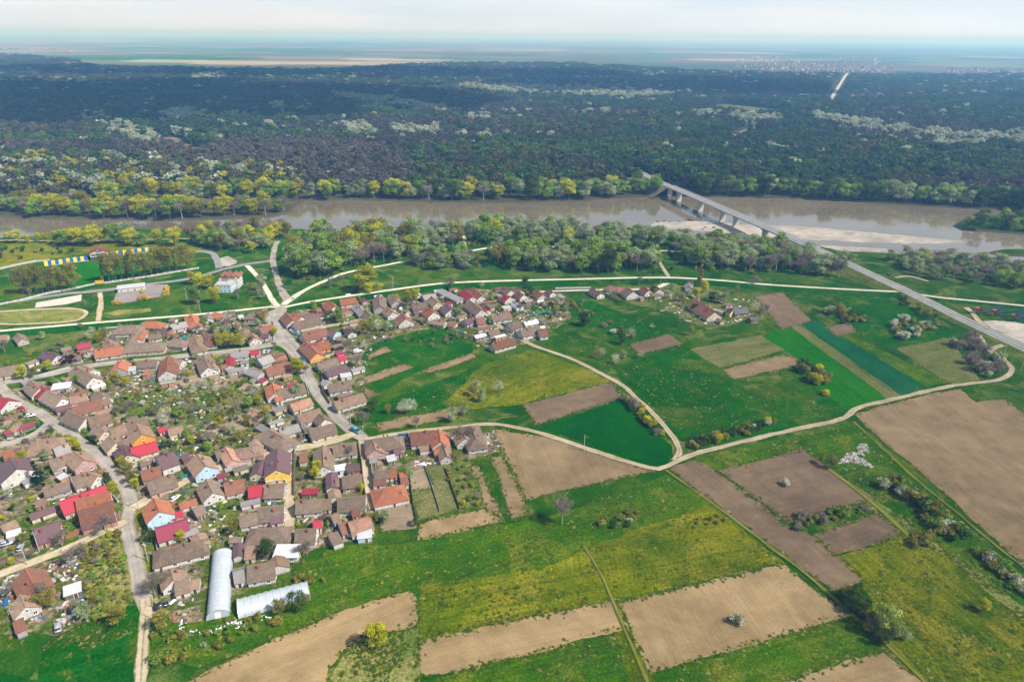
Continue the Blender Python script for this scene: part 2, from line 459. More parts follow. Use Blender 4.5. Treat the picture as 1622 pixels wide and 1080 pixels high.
WALLS = {
    'W': (mat_wall('white_plaster', (0.53, 0.51, 0.47)), 'white'),
    'C': (mat_wall('cream_plaster', (0.52, 0.44, 0.31)), 'cream'),
    'P': (mat_wall('pink_plaster', (0.48, 0.28, 0.275)), 'pink'),
    'B': (mat_wall('pale_blue_plaster', (0.42, 0.58, 0.70)), 'pale blue'),
    'O': (mat_wall('orange_plaster', (0.72, 0.30, 0.05)), 'orange'),
    'G': (mat_wall('grey_plaster', (0.38, 0.36, 0.34)), 'grey'),
    'Y': (mat_wall('yellow_plaster', (0.72, 0.50, 0.10)), 'yellow'),
    'K': (mat_wall('brick_wall', (0.40, 0.20, 0.11)), 'brick'),
    'T': (mat_wall('timber_wall', (0.16, 0.12, 0.09)), 'timber'),
}

# ------------------------------------------------------------------ terrain with the river bed carved in
WATER_Z = -1.6
def polyw(pts, z=0.0): return np.array([at(x, y, z)[:2] for x, y in pts])

UP = [(-160, 342), (-60, 341), (0, 345), (130, 349), (300, 350), (420, 345), (462, 339), (484, 319), (560, 318), (700, 322),
      (800, 322), (900, 320), (1000, 315), (1080, 312), (1180, 313), (1260, 315), (1330, 318), (1420, 326), (1540, 332),
      (1622, 335), (1760, 340), (1900, 346)]
LOW = [(1900, 428), (1760, 421), (1622, 413), (1540, 409), (1400, 401), (1330, 398), (1290, 390), (1220, 386), (1150, 381),
       (1070, 375), (1000, 368), (900, 364), (800, 366), (730, 371), (650, 371), (560, 367), (500, 366), (470, 364), (420, 362),
       (300, 366), (200, 363), (100, 371), (0, 379), (-60, 382), (-160, 388)]
RIVER = polyw(UP + LOW, WATER_Z)
ISLE = polyw([(1512, 358), (1530, 347), (1560, 344), (1622, 346), (1760, 352), (1760, 384), (1622, 372), (1560, 367), (1525, 365)], WATER_Z)
ISLET = polyw([(1566, 401), (1590, 396), (1622, 396), (1700, 400), (1700, 412), (1622, 406), (1585, 405)], WATER_Z)
OXBOW = polyw([(205, 322), (225, 317), (330, 319), (420, 318), (470, 321), (450, 326), (330, 325), (230, 326)], WATER_Z)

def inside(P, poly):
    x, y = P[:, 0], P[:, 1]
    r = np.zeros(len(P), bool)
    n = len(poly)
    for i in range(n):
        x1, y1 = poly[i]; x2, y2 = poly[(i + 1) % n]
        c = ((y1 > y) != (y2 > y)) & (x < (x2 - x1) * (y - y1) / ((y2 - y1) if y2 != y1 else 1e-9) + x1)
        r ^= c
    return r

def dist_poly(P, poly, closed=True):
    d = np.full(len(P), 1e9)
    n = len(poly)
    for i in range(n if closed else n - 1):
        a, b = poly[i], poly[(i + 1) % n]
        ab = b - a
        t = np.clip(((P - a) @ ab) / max(ab @ ab, 1e-9), 0, 1)
        d = np.minimum(d, np.linalg.norm(P - (a + t[:, None] * ab), axis=1))
    return d

def vnoise(P, scale, seed):
    """smooth value noise 0..1 of 2-D points"""
    r = np.random.default_rng(seed)
    tab = r.random((256, 256))
    q = P / scale
    i = np.floor(q).astype(int); f = q - i
    f = f * f * (3 - 2 * f)
    a = tab[i[:, 0] & 255, i[:, 1] & 255]; b = tab[(i[:, 0] + 1) & 255, i[:, 1] & 255]
    c = tab[i[:, 0] & 255, (i[:, 1] + 1) & 255]; d = tab[(i[:, 0] + 1) & 255, (i[:, 1] + 1) & 255]
    return (a * (1 - f[:, 0]) + b * f[:, 0]) * (1 - f[:, 1]) + (c * (1 - f[:, 0]) + d * f[:, 0]) * f[:, 1]

def fbm(P, scale, seed):
    return (vnoise(P, scale, seed) + 0.5 * vnoise(P, scale / 2.1, seed + 1) + 0.25 * vnoise(P, scale / 4.3, seed + 2)) / 1.75

def carve(P):
    d = dist_poly(P, RIVER) * np.where(inside(P, RIVER), 1, -1)
    d += (vnoise(P, 14, 3) - .5) * 5
    z = -4.0 * np.clip((d + 3) / 9.0, 0, 1)
    for isl in (ISLE, ISLET):
        di = dist_poly(P, isl) * np.where(inside(P, isl), 1, -1)
        z = np.maximum(z, np.where(di > -7, -4 + 3.9 * np.clip((di + 6) / 7, 0, 1), -9))
    di = dist_poly(P, OXBOW) * np.where(inside(P, OXBOW), 1, -1)
    z = np.minimum(z, -3.0 * np.clip((di + 2) / 6, 0, 1))
    return z

far = [1400, 2000, 3000, 5000, 8000, 13000, 22000, 40000, 80000]
xs = np.array([-v for v in far[::-1]] + list(np.arange(-1050, 1051, 7.0)) + far)
ys = np.array([-400, -150, 0, 60, 120, 200, 280, 360, 430] + list(np.arange(470, 905, 5.0)) + [960, 1100, 1300, 1600, 2000, 2600, 3400, 4500, 6000, 8500, 12000, 18000, 28000, 45000, 80000])
gx, gy = np.meshgrid(xs, ys)
GP = np.stack([gx.ravel(), gy.ravel()], 1)
near = (np.abs(GP[:, 0]) < 1060) & (GP[:, 1] > 440) & (GP[:, 1] < 920)
gz = np.zeros(len(GP)); gz[near] = carve(GP[near])
nx = len(xs)
gf = [(j * nx + i, j * nx + i + 1, (j + 1) * nx + i + 1, (j + 1) * nx + i) for j in range(len(ys) - 1) for i in range(nx - 1)]

def mat_terrain():
    M = Mat('terrain'); p = M.pos(); xyz = M.sep(p)
    a = M.noise(p, 0.02, 4, 0.6, 0.6); b = M.noise(p, 0.11, 5, 0.62, 0.4); f = M.noise(p, 1.1, 3, 0.7)
    s = M.math('ADD', M.math('MULTIPLY', a, 0.5), M.math('ADD', M.math('MULTIPLY', b, 0.32), M.math('MULTIPLY', f, 0.18)))
    grass = M.ramp(s, [(0.36, (0.004, 0.045, 0.001)), (0.5, (0.016, 0.070, 0.0015)), (0.64, (0.07, 0.105, 0.004))])
    dm = M.ramp(M.noise(p, 0.05, 6, 0.68, 1.2), [(0.5, 0.0), (0.66, 0.8)])
    grass = M.mix(M.math('MULTIPLY', dm, M.ramp(f, [(0.3, 0.25), (0.7, 1.0)])), grass, (0.21, 0.19, 0.06))
    grass = M.vary(grass, M.ramp(f, [(0.28, 0.0), (0.72, 1.0)]), 0.3)
    # the far plain: a patchwork of long strips
    def cells(sx, sy, rot):
        mp = M.n('ShaderNodeMapping'); M.l(p, mp.inputs['Vector'])
        mp.inputs['Scale'].default_value = (sx, sy, 0); mp.inputs['Rotation'].default_value = (0, 0, rot)
        v = M.n('ShaderNodeTexVoronoi'); v.distance = 'CHEBYCHEV'
        M.l(mp.outputs[0], v.inputs['Vector']); v.inputs['Scale'].default_value = 1.0
        return M.sep(v.outputs['Color'])[0]
    pal = [(0.0, (0.03, 0.09, 0.035)), (0.16, (0.04, 0.13, 0.04)), (0.28, (0.13, 0.10, 0.075)), (0.42, (0.20, 0.16, 0.13)),
           (0.56, (0.06, 0.14, 0.06)), (0.70, (0.16, 0.11, 0.085)), (0.86, (0.20, 0.20, 0.12)), (0.95, (0.36, 0.33, 0.23))]
    def const(fac):
        nd = M.n('ShaderNodeValToRGB'); cr = nd.color_ramp; cr.interpolation = 'CONSTANT'
        while len(cr.elements) < len(pal): cr.elements.new(0.5)
        for e, (q, c) in zip(cr.elements, pal): e.position = q; e.color = c4(c)
        M.l(fac, nd.inputs['Fac']); return nd.outputs[0]
    plain = const(cells(0.0011, 0.0019, 0.12))
    plain2 = const(cells(0.00034, 0.00058, -0.1))
    plain = M.mix(0.35, plain, plain2)
    fm = M.math('MULTIPLY', M.math('SUBTRACT', xyz[1], 3600.0), 1 / 600.0)
    fmc = M.n('ShaderNodeClamp'); M.l(fm, fmc.inputs[0])
    col = M.mix(fmc.outputs[0], grass, plain)
    # forest litter across the river
    lma = M.n('ShaderNodeAttribute'); lma.attribute_name = 'litter'
    lmc = M.n('ShaderNodeClamp'); M.l(lma.outputs['Fac'], lmc.inputs[0])
    litter = M.vary(M.mix(b, (0.035, 0.045, 0.014), (0.075, 0.062, 0.038)), f, 0.3)
    inv = M.math('SUBTRACT', 1.0, fmc.outputs[0])
    col = M.mix(M.math('MULTIPLY', lmc.outputs[0], inv), col, litter)
    # bare banks and bed of the river
    bm = M.math('MULTIPLY', M.math('ADD', xyz[2], 0.25), -2.0)
    bmc = M.n('ShaderNodeClamp'); M.l(bm, bmc.inputs[0])
    col = M.mix(bmc.outputs[0], col, M.vary((0.085, 0.07, 0.042), b, 0.35))
    return M.diffuse(col, M.bump(f, 0.5, 0.25))

terrain = mesh_obj('terrain', np.column_stack([GP, gz]), gf, mat_terrain(), smooth=True)
_up = polyw(UP, WATER_Z)
_lit = np.clip((GP[:, 1] - np.interp(GP[:, 0], _up[:, 0], _up[:, 1]) + 8) / 8, 0, 1)
_at = terrain.data.attributes.new('litter', 'FLOAT', 'POINT'); _at.data.foreach_set('value', _lit.astype(np.float32))
tag(terrain, 'green grassy plain stretching to the horizon with the carved river bed', 'terrain', kind='structure')

def mat_water():
    M = Mat('silty_river_water'); p = M.pos()
    a = M.noise(M.scalevec(p, (0.012, 0.03, 1)), 1.0, 4, 0.6)
    col = M.ramp(a, [(0.35, (0.135, 0.108, 0.066)), (0.65, (0.18, 0.147, 0.098))])
    r1 = M.noise(M.scalevec(p, (0.5, 1.1, 1)), 1.0, 3, 0.6)
    r2 = M.noise(M.scalevec(p, (0.05, 0.12, 1)), 1.0, 3, 0.6)
    rough = M.math('MULTIPLY_ADD', a, 0.12, 0.02)
    return M.pbr(col, rough, 0.0, 1.0, M.bump(M.math('ADD', r1, M.math('MULTIPLY', r2, 1.5)), 0.06, 0.12))
wp = at(-160, 388, WATER_Z)
wx0, wx1, wy0, wy1 = -1040, 1040, 480, 890
water = mesh_obj('river', [(wx0, wy0, WATER_Z), (wx1, wy0, WATER_Z), (wx1, wy1, WATER_Z), (wx0, wy1, WATER_Z)], [(0, 1, 2, 3)], mat_water())
tag(water, 'broad slow river of brown silty water with pale sky sheen', 'river', kind='structure')

# ------------------------------------------------------------------ sheets lying on the ground
LAYER = [0.02]
SHEETS = []
def densify(P, step, wob, seed):
    P = np.asarray(P, float)
    out = []
    for i in range(len(P)):
        a, b = P[i], P[(i + 1) % len(P)]
        L = np.linalg.norm(b - a); n = max(1, int(L / step))
        for k in range(n): out.append(a + (b - a) * k / n)
    out = np.array(out)
    if wob > 0:
        q = np.stack([vnoise(out, 6.0, seed), vnoise(out, 6.0, seed + 9)], 1) - .5
        q2 = np.stack([vnoise(out, 1.9, seed + 3), vnoise(out, 1.9, seed + 5)], 1) - .5
        out = out + wob * (1.6 * q + 0.9 * q2)
    return out

def sheet(name, pts, mat, label, cat, row=0, wob=1.0, z=None, world=False):
    P = np.asarray(pts, float) if world else polyw(pts, 0)
    if z is None:
        LAYER[0] += 0.002; z = LAYER[0]
    e = P[(row + 1) % len(P)] - P[row]
    e = e / np.linalg.norm(e); nrm = np.array([-e[1], e[0]])
    far_ = np.linalg.norm(P.mean(0))
    D = densify(P, 1.6 if far_ < 700 else 12, wob, int(abs(P[0, 0] * 7 + P[0, 1] * 3)) % 9999)
    bm = bmesh.new()
    vs = [bm.verts.new((x, y, z)) for x, y in D]
    f = bm.faces.new(vs)
    bm.normal_update()
    if f.normal.z < 0: f.normal_flip()
    bmesh.ops.triangulate(bm, faces=[f])
    uvl = bm.loops.layers.uv.new('UVMap')
    for ff in bm.faces:
        for lp in ff.loops:
            c = np.array(lp.vert.co[:2]); lp[uvl].uv = (c @ e, c @ nrm)
    me = bpy.data.meshes.new(name); bm.to_mesh(me); bm.free()
    me.materials.append(mat)
    o = link(bpy.data.objects.new(name, me))
    SHEETS.append((name, P))
    return tag(o, label, cat, kind='structure')

def catmull(P, step):
    P = np.asarray(P, float)
    Q = np.vstack([2 * P[0] - P[1], P, 2 * P[-1] - P[-2]])
    out = []
    for i in range(1, len(Q) - 2):
        p0, p1, p2, p3 = Q[i - 1:i + 3]
        n = max(2, int(np.linalg.norm(p2 - p1) / step))
        for k in range(n):
            t = k / n
            out.append(0.5 * (2 * p1 + (p2 - p0) * t + (2 * p0 - 5 * p1 + 4 * p2 - p3) * t * t + (3 * p1 - p0 - 3 * p2 + p3) * t ** 3))
    out.append(Q[-2])
    return np.array(out)

ROADS = {}
def strip(name, pts, w, mat, label, cat='road', zs=0.0, wob=0.5, step=2.5, key=None):
    """pts: (px, py) or (px, py, w); road laid along them"""
    LAYER[0] += 0.002; z = LAYER[0] + zs
    A = np.array([list(at(p[0], p[1], zs)[:2]) + [p[2] if len(p) > 2 else w] for p in pts])
    C = catmull(A, step)
    t = np.gradient(C[:, :2], axis=0); t /= np.linalg.norm(t, axis=1)[:, None] + 1e-9
    n = np.stack([-t[:, 1], t[:, 0]], 1)
    s = np.concatenate([[0], np.cumsum(np.linalg.norm(np.diff(C[:, :2], axis=0), axis=1))])
    hw = C[:, 2] / 2
    V, U, F = [], [], []
    K = [-1, -.6, -.2, .2, .6, 1]
    wl_ = (vnoise(C[:, :2], 5, 21) - .5) * wob * 2; wr_ = (vnoise(C[:, :2] + 50, 5, 22) - .5) * wob * 2
    for i in range(len(C)):
        for k in K:
            off = k * hw[i] + (wl_[i] if k == 1 else wr_[i] if k == -1 else 0)
            q = C[i, :2] + n[i] * off
            V.append((q[0], q[1], z)); U.append((k, s[i]))
    m = len(K)
    for i in range(len(C) - 1):
        for j in range(m - 1):
            F.append((i * m + j + 1, i * m + j, (i + 1) * m + j, (i + 1) * m + j + 1))
    o = mesh_obj(name, V, F, mat, uv=U)
    ROADS[key or name + str(len(ROADS))] = (C[:, :2], C[:, 2])
    return tag(o, label, cat, kind='structure')

# farmland and gardens -------------------------------------------------
sheet('meadow', [(520, 870), (665, 858), (812, 828), (930, 800), (1055, 752), (1120, 790), (1242, 890), (975, 952), (664, 1014), (655, 940), (560, 960), (440, 1008), (330, 1060), (240, 1040), (240, 985), (420, 960)], MT['meadow'], 'green meadow south of the village beside the polytunnels', 'meadow', 3)
sheet('meadow', [(664, 925), (840, 905), (932, 870), (940, 862), (1120, 800), (1242, 890), (975, 952), (668, 1012)], MT['olive'], 'yellowish olive meadow with mowing lines below the lone pale tree', 'meadow', 6)
sheet('meadow', [(690, 1072), (1000, 997), (1030, 1090), (680, 1110)], MT['meadow'], 'narrow green meadow strip below the long ploughed strip', 'meadow', 0)
sheet('meadow', [(1035, 1066), (1350, 978), (1405, 1028), (1230, 1082), (1030, 1100)], MT['meadow'], 'green grass strip beside the wide pale ploughed field', 'meadow', 0)
sheet('meadow', [(1325, 882), (1430, 848), (1500, 880), (1560, 925), (1640, 1000), (1700, 1110), (1480, 1110), (1400, 1005), (1368, 925)], MT['olive'], 'large olive green meadow behind the pale poplar', 'meadow', 8)
sheet('meadow', [(955, 940), (990, 945), (1045, 1095), (1000, 1095)], MT['olive'], 'thin grass balk between two pale ploughed fields', 'meadow', 1, 0.4)
sheet('rough_pasture', [(1395, 790), (1500, 870), (1622, 960), (1760, 1090), (1640, 1000), (1500, 880), (1430, 850), (1330, 770), (1345, 745)], MT['rough'], 'dry stony strip of weeds beside the olive meadow', 'pasture', 0)
sheet('rough_pasture', [(545, 1030), (590, 1000), (640, 994), (662, 990), (664, 1060), (668, 1110), (515, 1110), (525, 1060)], MT['rough'], 'weedy dry patch around the bright yellow tree', 'pasture')
sheet('rough_pasture', [(1085, 728), (1350, 668), (1420, 730), (1480, 800), (1560, 860), (1680, 960), (1622, 960), (1500, 872), (1400, 800), (1310, 740), (1272, 710), (1140, 746)], MT['meadow'], 'weedy green margin with rubbish heap below the track', 'pasture')
sheet('field', [(755, 583), (842, 553), (925, 583), (968, 603), (828, 640), (735, 650), (700, 640)], MT['olive'], 'yellow green hay meadow beside the curving field track', 'field', 0)
sheet('field', [(855, 676), (985, 631), (1030, 672), (1064, 706), (1067, 726), (1045, 738), (1025, 738), (1000, 730), (910, 696)], MT['wheat'], 'deep green wheat field in the bend of two tracks', 'field', 0)
sheet('field', [(560, 650), (600, 640), (700, 600), (760, 580), (700, 642), (735, 652), (720, 646), (650, 658), (598, 670), (565, 668)], MT['lush'], 'lush green paddock beside the main street gardens', 'field', 1)
sheet('field', [(590, 545), (690, 515), (745, 545), (752, 558), (665, 588), (600, 620), (580, 600), (640, 576)], MT['lush'], 'green plot between the gardens and narrow ploughed strips', 'field', 0)
sheet('field', [(900, 468), (945, 478), (1000, 505), (1062, 528), (995, 545), (960, 530), (905, 500)], MT['lush'], 'bright green paddock between the two house clusters', 'field', 1)
sheet('field', [(1060, 690), (990, 600), (1000, 570), (1090, 550), (1145, 583), (1170, 605), (1200, 640), (1080, 700)], MT['lush'], 'olive green pasture east of the curving track', 'field', 3)
sheet('field', [(1090, 553), (1210, 530), (1245, 553), (1140, 583)], MT['dull'], 'pale dull green stubble strip beside the small ploughed strip', 'field', 0)
sheet('field', [(1207, 531), (1251, 517), (1408, 634), (1345, 652), (1290, 610), (1262, 568)], MT['bright'], 'vivid green grain strip beside the straw coloured strip', 'field', 1)
sheet('field', [(1251, 516), (1267, 515), (1428, 627), (1408, 634)], MT['dull'], 'thin straw coloured strip between two green crops', 'field', 1)
sheet('field', [(1268, 514), (1292, 508), (1464, 611), (1430, 627)], MT['teal'], 'long blue green crop strip beside the straw strip', 'field', 1)
sheet('field', [(1293, 507), (1360, 540), (1430, 570), (1510, 606), (1466, 612)], MT['meadow'], 'olive green strip beside the blue green crop', 'field', 0)
sheet('field', [(1418, 552), (1505, 534), (1552, 602), (1508, 609)], MT['dull'], 'brownish fallow field below the highway', 'field', 0)
sheet('field', [(1330, 470), (1420, 475), (1540, 540), (1505, 534), (1418, 552), (1340, 520)], MT['lush'], 'green paddock with blossoming shrubs beside the highway embankment', 'field', 0)
sheet('field', [(1110, 660), (1200, 640), (1290, 612), (1345, 652), (1330, 660), (1230, 685), (1100, 715), (1085, 700)], MT['lush'], 'rough grass corner with a shrub belt above the track', 'field', 0)
sheet('lawn', [(60, 1080), (60, 1040), (110, 1000), (160, 970), (215, 955), (225, 990), (221, 1110), (-40, 1110), (-40, 1050)], MT['lush'], 'smooth green field beside the twin rut track', 'field', 3)

sheet('ploughed_field', [(270, 1110), (295, 1080), (330, 1062), (440, 1010), (560, 962), (645, 936), (659, 950), (662, 988), (640, 994), (590, 1000), (545, 1030), (524, 1060), (512, 1110)], MT['soil'], 'pale ploughed field around the weedy patch with yellow tree', 'field', 3)
sheet('ploughed_field', [(664, 1015), (974, 951), (992, 995), (700, 1070), (668, 1072)], MT['soil'], 'long pale ploughed strip below the olive meadow', 'field', 0)
sheet('ploughed_field', [(980, 954), (1240, 893), (1346, 975), (1030, 1066)], MT['soil'], 'wide pale ploughed field with one blossoming shrub', 'field', 3)
sheet('ploughed_field', [(1230, 1083), (1402, 1030), (1470, 1090), (1400, 1130), (1200, 1130)], MT['soil'], 'pale ploughed corner where the field track ends', 'field', 0)
sheet('ploughed_field', [(778, 678), (868, 693), (950, 717), (1033, 746), (832, 792), (820, 760)], MT['soil2'], 'brown ploughed field below the farm track bend', 'field', 4)
sheet('ploughed_field', [(778, 722), (794, 722), (832, 792), (830, 816), (812, 824)], MT['soil2'], 'slim ploughed strip beside the brown field', 'field', 0)
sheet('ploughed_field', [(661, 855), (664, 832), (690, 822), (765, 805), (798, 825)], MT['soil'], 'small ploughed plot below the tan gardens', 'field', 3)
sheet('ploughed_field', [(745, 738), (758, 738), (798, 822), (768, 808)], MT['soil2'], 'narrow tilled strip beside the weedy garden', 'field', 0)
sheet('ploughed_field', [(1058, 742), (1100, 727), (1160, 762), (1240, 830), (1292, 850), (1372, 922), (1320, 938), (1225, 866), (1118, 786)], MT['soil3'], 'long mauve brown ploughed strip beside the field track', 'field', 2)
sheet('ploughed_field', [(1138, 746), (1272, 711), (1312, 740), (1388, 792), (1330, 802), (1250, 828), (1192, 786)], MT['soil3'], 'mauve brown ploughed field with one small pale shrub', 'field', 0)
sheet('ploughed_field', [(1285, 850), (1388, 812), (1428, 846), (1322, 880)], MT['soil3'], 'brown ploughed plot below the shrub island', 'field', 0)
sheet('ploughed_field', [(1352, 656), (1440, 631), (1520, 616), (1545, 636), (1590, 632), (1622, 655), (1720, 760), (1820, 1020), (1622, 892), (1560, 842), (1480, 766), (1400, 700)], MT['soil2'], 'vast brown ploughed field beside the hedge', 'field', 9)
sheet('ploughed_field', [(828, 641), (968, 604), (985, 630), (850, 673)], MT['soil3'], 'brown ploughed field above the wheat', 'field', 0)
sheet('ploughed_field', [(997, 546), (1060, 529), (1083, 545), (1013, 561)], MT['soil3'], 'small dark ploughed plot among green pastures', 'field', 0)
sheet('ploughed_field', [(1143, 585), (1240, 562), (1266, 569), (1262, 580), (1163, 600)], MT['soil2'], 'ploughed strip beside the dark shrub clump', 'field', 0)
sheet('ploughed_field', [(1195, 470), (1240, 463), (1286, 508), (1238, 522)], MT['soil3'], 'dark ploughed field behind the farm barn', 'field', 1)
sheet('ploughed_field', [(1308, 518), (1345, 512), (1357, 527), (1325, 533)], MT['soil3'], 'tiny dark tilled plot at the end of the blue green crop', 'field', 0)
sheet('ploughed_field', [(574, 599), (643, 576), (652, 583), (582, 608)], MT['soil2'], 'narrow tilled strip beside the street gardens', 'field', 0)
sheet('ploughed_field', [(582, 562), (610, 549), (621, 556), (583, 569)], MT['soil2'], 'small tilled garden plot behind parked cars', 'field', 0)
sheet('ploughed_field', [(668, 587), (748, 560), (757, 566), (680, 592)], MT['soil2'], 'tilled strip crossing the green plot', 'field', 0)
sheet('ploughed_field', [(565, 615), (578, 611), (598, 625), (584, 631)], MT['soil3'], 'tilled plot behind the tan roofed street house', 'field', 0)
sheet('ploughed_field', [(598, 671), (652, 660), (719, 646), (742, 650), (731, 659), (661, 673), (601, 683)], MT['soil2'], 'tilled strip above the track beside the blossoming tree', 'field', 1)

# village ground --------------------------------------------------------
sheet('yard_ground', [(-60, 640), (10, 622), (60, 606), (200, 577), (430, 552), (450, 560), (480, 622), (535, 690), (590, 800), (592, 850), (500, 870), (400, 925), (345, 985), (275, 985), (240, 950), (222, 880), (210, 830), (150, 846), (0, 905), (-60, 925)], MT['yard'], 'trodden earth and weeds of the village yards', 'ground', 1, 1.0)
sheet('yard_ground', [(150, 540), (190, 512), (300, 500), (432, 492), (440, 540), (300, 555), (150, 573), (60, 590), (0, 602), (-60, 612), (-60, 570), (60, 580)], MT['yard'], 'earth yards between the levee and the cross street', 'ground', 1, 1.0)
sheet('yard_ground', [(452, 500), (470, 492), (600, 472), (760, 458), (890, 464), (905, 505), (840, 545), (780, 555), (735, 530), (700, 515), (640, 530), (590, 545), (572, 562), (580, 640), (546, 668), (492, 592), (462, 545)], MT['yard'], 'earth yards east of the main street', 'ground', 1, 1.0)
sheet('yard_ground', [(588, 697), (650, 685), (782, 676), (795, 715), (700, 738), (650, 746), (600, 800), (590, 760)], MT['yard'], 'earth yards along the farm track', 'ground', 1, 0.8)
sheet('yard_ground', [(940, 456), (1090, 452), (1190, 470), (1212, 505), (1120, 522), (1050, 490), (1000, 482)], MT['garden'], 'trodden earth of the detached farm cluster', 'ground', 1, 1.0)
sheet('yard_ground', [(-40, 925), (40, 895), (120, 880), (150, 900), (140, 985), (90, 1005), (-40, 1000)], MT['yard'], 'rubble strewn yard of the brick walled house', 'ground', 1, 1.0)
sheet('rough_pasture', [(118, 862), (198, 832), (212, 880), (216, 952), (150, 985), (130, 930)], MT['rough'], 'scrubby vacant lot between two village streets', 'pasture', 1, 1.0)
G_ = MT['garden']
for pts, lab in [([(180, 632), (330, 600), (420, 590), (430, 640), (330, 668), (210, 660)], 'weedy orchard garden behind the cross street houses'),
                 ([(300, 690), (400, 650), (440, 680), (400, 715), (330, 730)], 'overgrown garden above the slanting dirt street'),
                 ([(320, 790), (375, 780), (380, 860), (320, 870)], 'grass garden behind the white polytunnel'),
                 ([(700, 730), (742, 722), (768, 806), (730, 812)], 'weedy green garden beside the tan plots'),
                 ([(455, 730), (478, 728), (480, 745), (458, 748)], 'little grass yard by the lane corner'),
                 ([(20, 520), (150, 500), (180, 515), (130, 545), (40, 560)], 'green grass slope below the levee'),
                 ([(430, 580), (470, 570), (482, 600), (440, 612)], 'green garden beside the tan street house'),
                 ([(500, 500), (600, 490), (640, 520), (560, 545), (520, 540)], 'green gardens behind the main street'),
                 ([(478, 690), (505, 688), (510, 700), (480, 705)], 'small lawn inside the corner courtyard'),
                 ([(40, 790), (85, 780), (90, 810), (45, 830)], 'overgrown green garden by the crimson roof'),
                 ([(840, 485), (880, 482), (885, 495), (845, 502)], 'bright green lawn behind the lane houses')]:
    sheet('garden', pts, G_ if 'bright' not in lab and 'lawn' not in lab else MT['lush'], lab, 'garden', 0, 1.2)
for pts, lab in [([(330, 594), (380, 588), (396, 599), (339, 618)], 'bare dug garden bed behind the grey roofs'),
                 ([(376, 611), (398, 604), (416, 617), (387, 625)], 'small bare garden bed in the orchard'),
                 ([(318, 681), (404, 646), (426, 665), (354, 696)], 'long dug garden bed above the dirt street'),
                 ([(600, 806), (654, 797), (660, 836), (603, 843)], 'tan dug garden below the orange hipped house'),
                 ([(648, 748), (672, 740), (688, 772), (652, 778)], 'brown dug bed in the fenced garden'),
                 ([(652, 779), (688, 772), (676, 740), (700, 734), (727, 808), (662, 826)], 'tan dry lawn in the fenced garden'),
                 ([(280, 600), (320, 592), (330, 605), (262, 622)], 'grey dug bed beside the orchard')]:
    sheet('garden_bed', pts, MT['dug'] if 'dry lawn' not in lab else MT['dull'], lab, 'garden bed', 0, 0.5)

for T_, pts, mt, lab in [
    ((0, 780), [(1145, 200), (1160, 150), (1240, 140), (1290, 290), (1200, 345)], 'olive', 'grass verge before the orange roofed blue house'),
    ((0, 780), [(1190, 410), (1320, 370), (1340, 490), (1210, 520)], 'olive', 'grass verge before the maroon roofed house'),
    ((0, 780), [(1215, 560), (1340, 540), (1370, 650), (1230, 690)], 'olive', 'grass verge before the hipped white house'),
    ((0, 780), [(1040, 330), (1075, 330), (1130, 560), (1180, 780), (1205, 920), (1205, 1080), (1150, 1080), (1145, 760), (1090, 560)], 'lush', 'grassy roadside ditch along the vacant lot'),
    ((0, 600), [(520, 480), (560, 470), (700, 570), (830, 690), (790, 720), (640, 590)], 'olive', 'weedy verge of the curving asphalt street'),
    ((0, 600), [(590, 430), (700, 390), (750, 470), (660, 490)], 'garden', 'worn verge before the long white walled house'),
    ((0, 600), [(710, 510), (800, 480), (860, 570), (800, 590)], 'lush', 'green verge with a dark bush on the curving street'),
    ((0, 600), [(850, 770), (900, 760), (1030, 960), (1000, 1010), (930, 900)], 'olive', 'shrubby verge by the crimson roofed house'),
    ((0, 600), [(140, 490), (290, 400), (345, 345), (375, 390), (300, 450), (180, 510)], 'lush', 'rounded grass corner where the side street starts'),
    ((0, 600), [(150, 100), (200, 95), (290, 180), (250, 175)], 'lush', 'thin grass verge before the brown street row'),
    ((250, 600), [(0, 1000), (180, 905), (370, 830), (370, 850), (200, 930), (0, 1025)], 'olive', 'grass verge below the pink walled house'),
    ((250, 600), [(1130, 585), (1340, 535), (1540, 490), (1545, 510), (1420, 545), (1150, 600)], 'olive', 'bright weedy verge of the dirt street corner'),
    ((430, 440), [(180, 520), (240, 515), (250, 555), (190, 565)], 'lush', 'small green verge by the parked cars'),
    ((430, 440), [(200, 585), (270, 570), (325, 690), (280, 705)], 'lush', 'green verge before the orange walled house'),
    ((430, 440), [(300, 735), (350, 725), (380, 900), (370, 920), (330, 790)], 'garden', 'patchy verge on the lower main street'),
    ((430, 640), [(730, 345), (745, 345), (800, 780), (785, 790)], 'olive', 'grassy edge of the shaded narrow lane'),
]:
    sheet('verge', [tile(T_[0], T_[1], 5.4)(*p) for p in pts], MT[mt], lab, 'verge', 0, 0.6)
# stadium ground
TS = tile(0, 340, 5.4)
def TP(l): return [TS(*p) for p in l]
sheet('football_pitch', TP([(60, 600), (330, 450), (760, 405), (1560, 330), (1700, 400), (1640, 470), (900, 590), (250, 700), (0, 740), (-60, 690)]), MT['meadow'], 'green football pitch inside the stadium', 'pitch', 1, 0.3)
sheet('football_pitch', TP([(480, 470), (760, 415), (950, 385), (1300, 335), (1440, 450), (960, 560), (560, 620)]), MT['bright'], 'bright mown middle of the football pitch', 'pitch', 1, 0.3)
sheet('concrete_slab', TP([(300, 800), (310, 755), (700, 685), (695, 740), (560, 770)]), MT['pale_concrete'], 'pale bare concrete slab beside the stadium road', 'slab', 0, 0.2)
sheet('gravel_yard', TP([(960, 775), (1000, 660), (1240, 600), (1440, 600), (1450, 690), (1200, 735)]), mat_soil('grey_gravel', (0.25, 0.22, 0.21), (0.18, 0.16, 0.15), 0.08), 'grey gravel yard around the long white shed', 'yard', 1, 0.4)
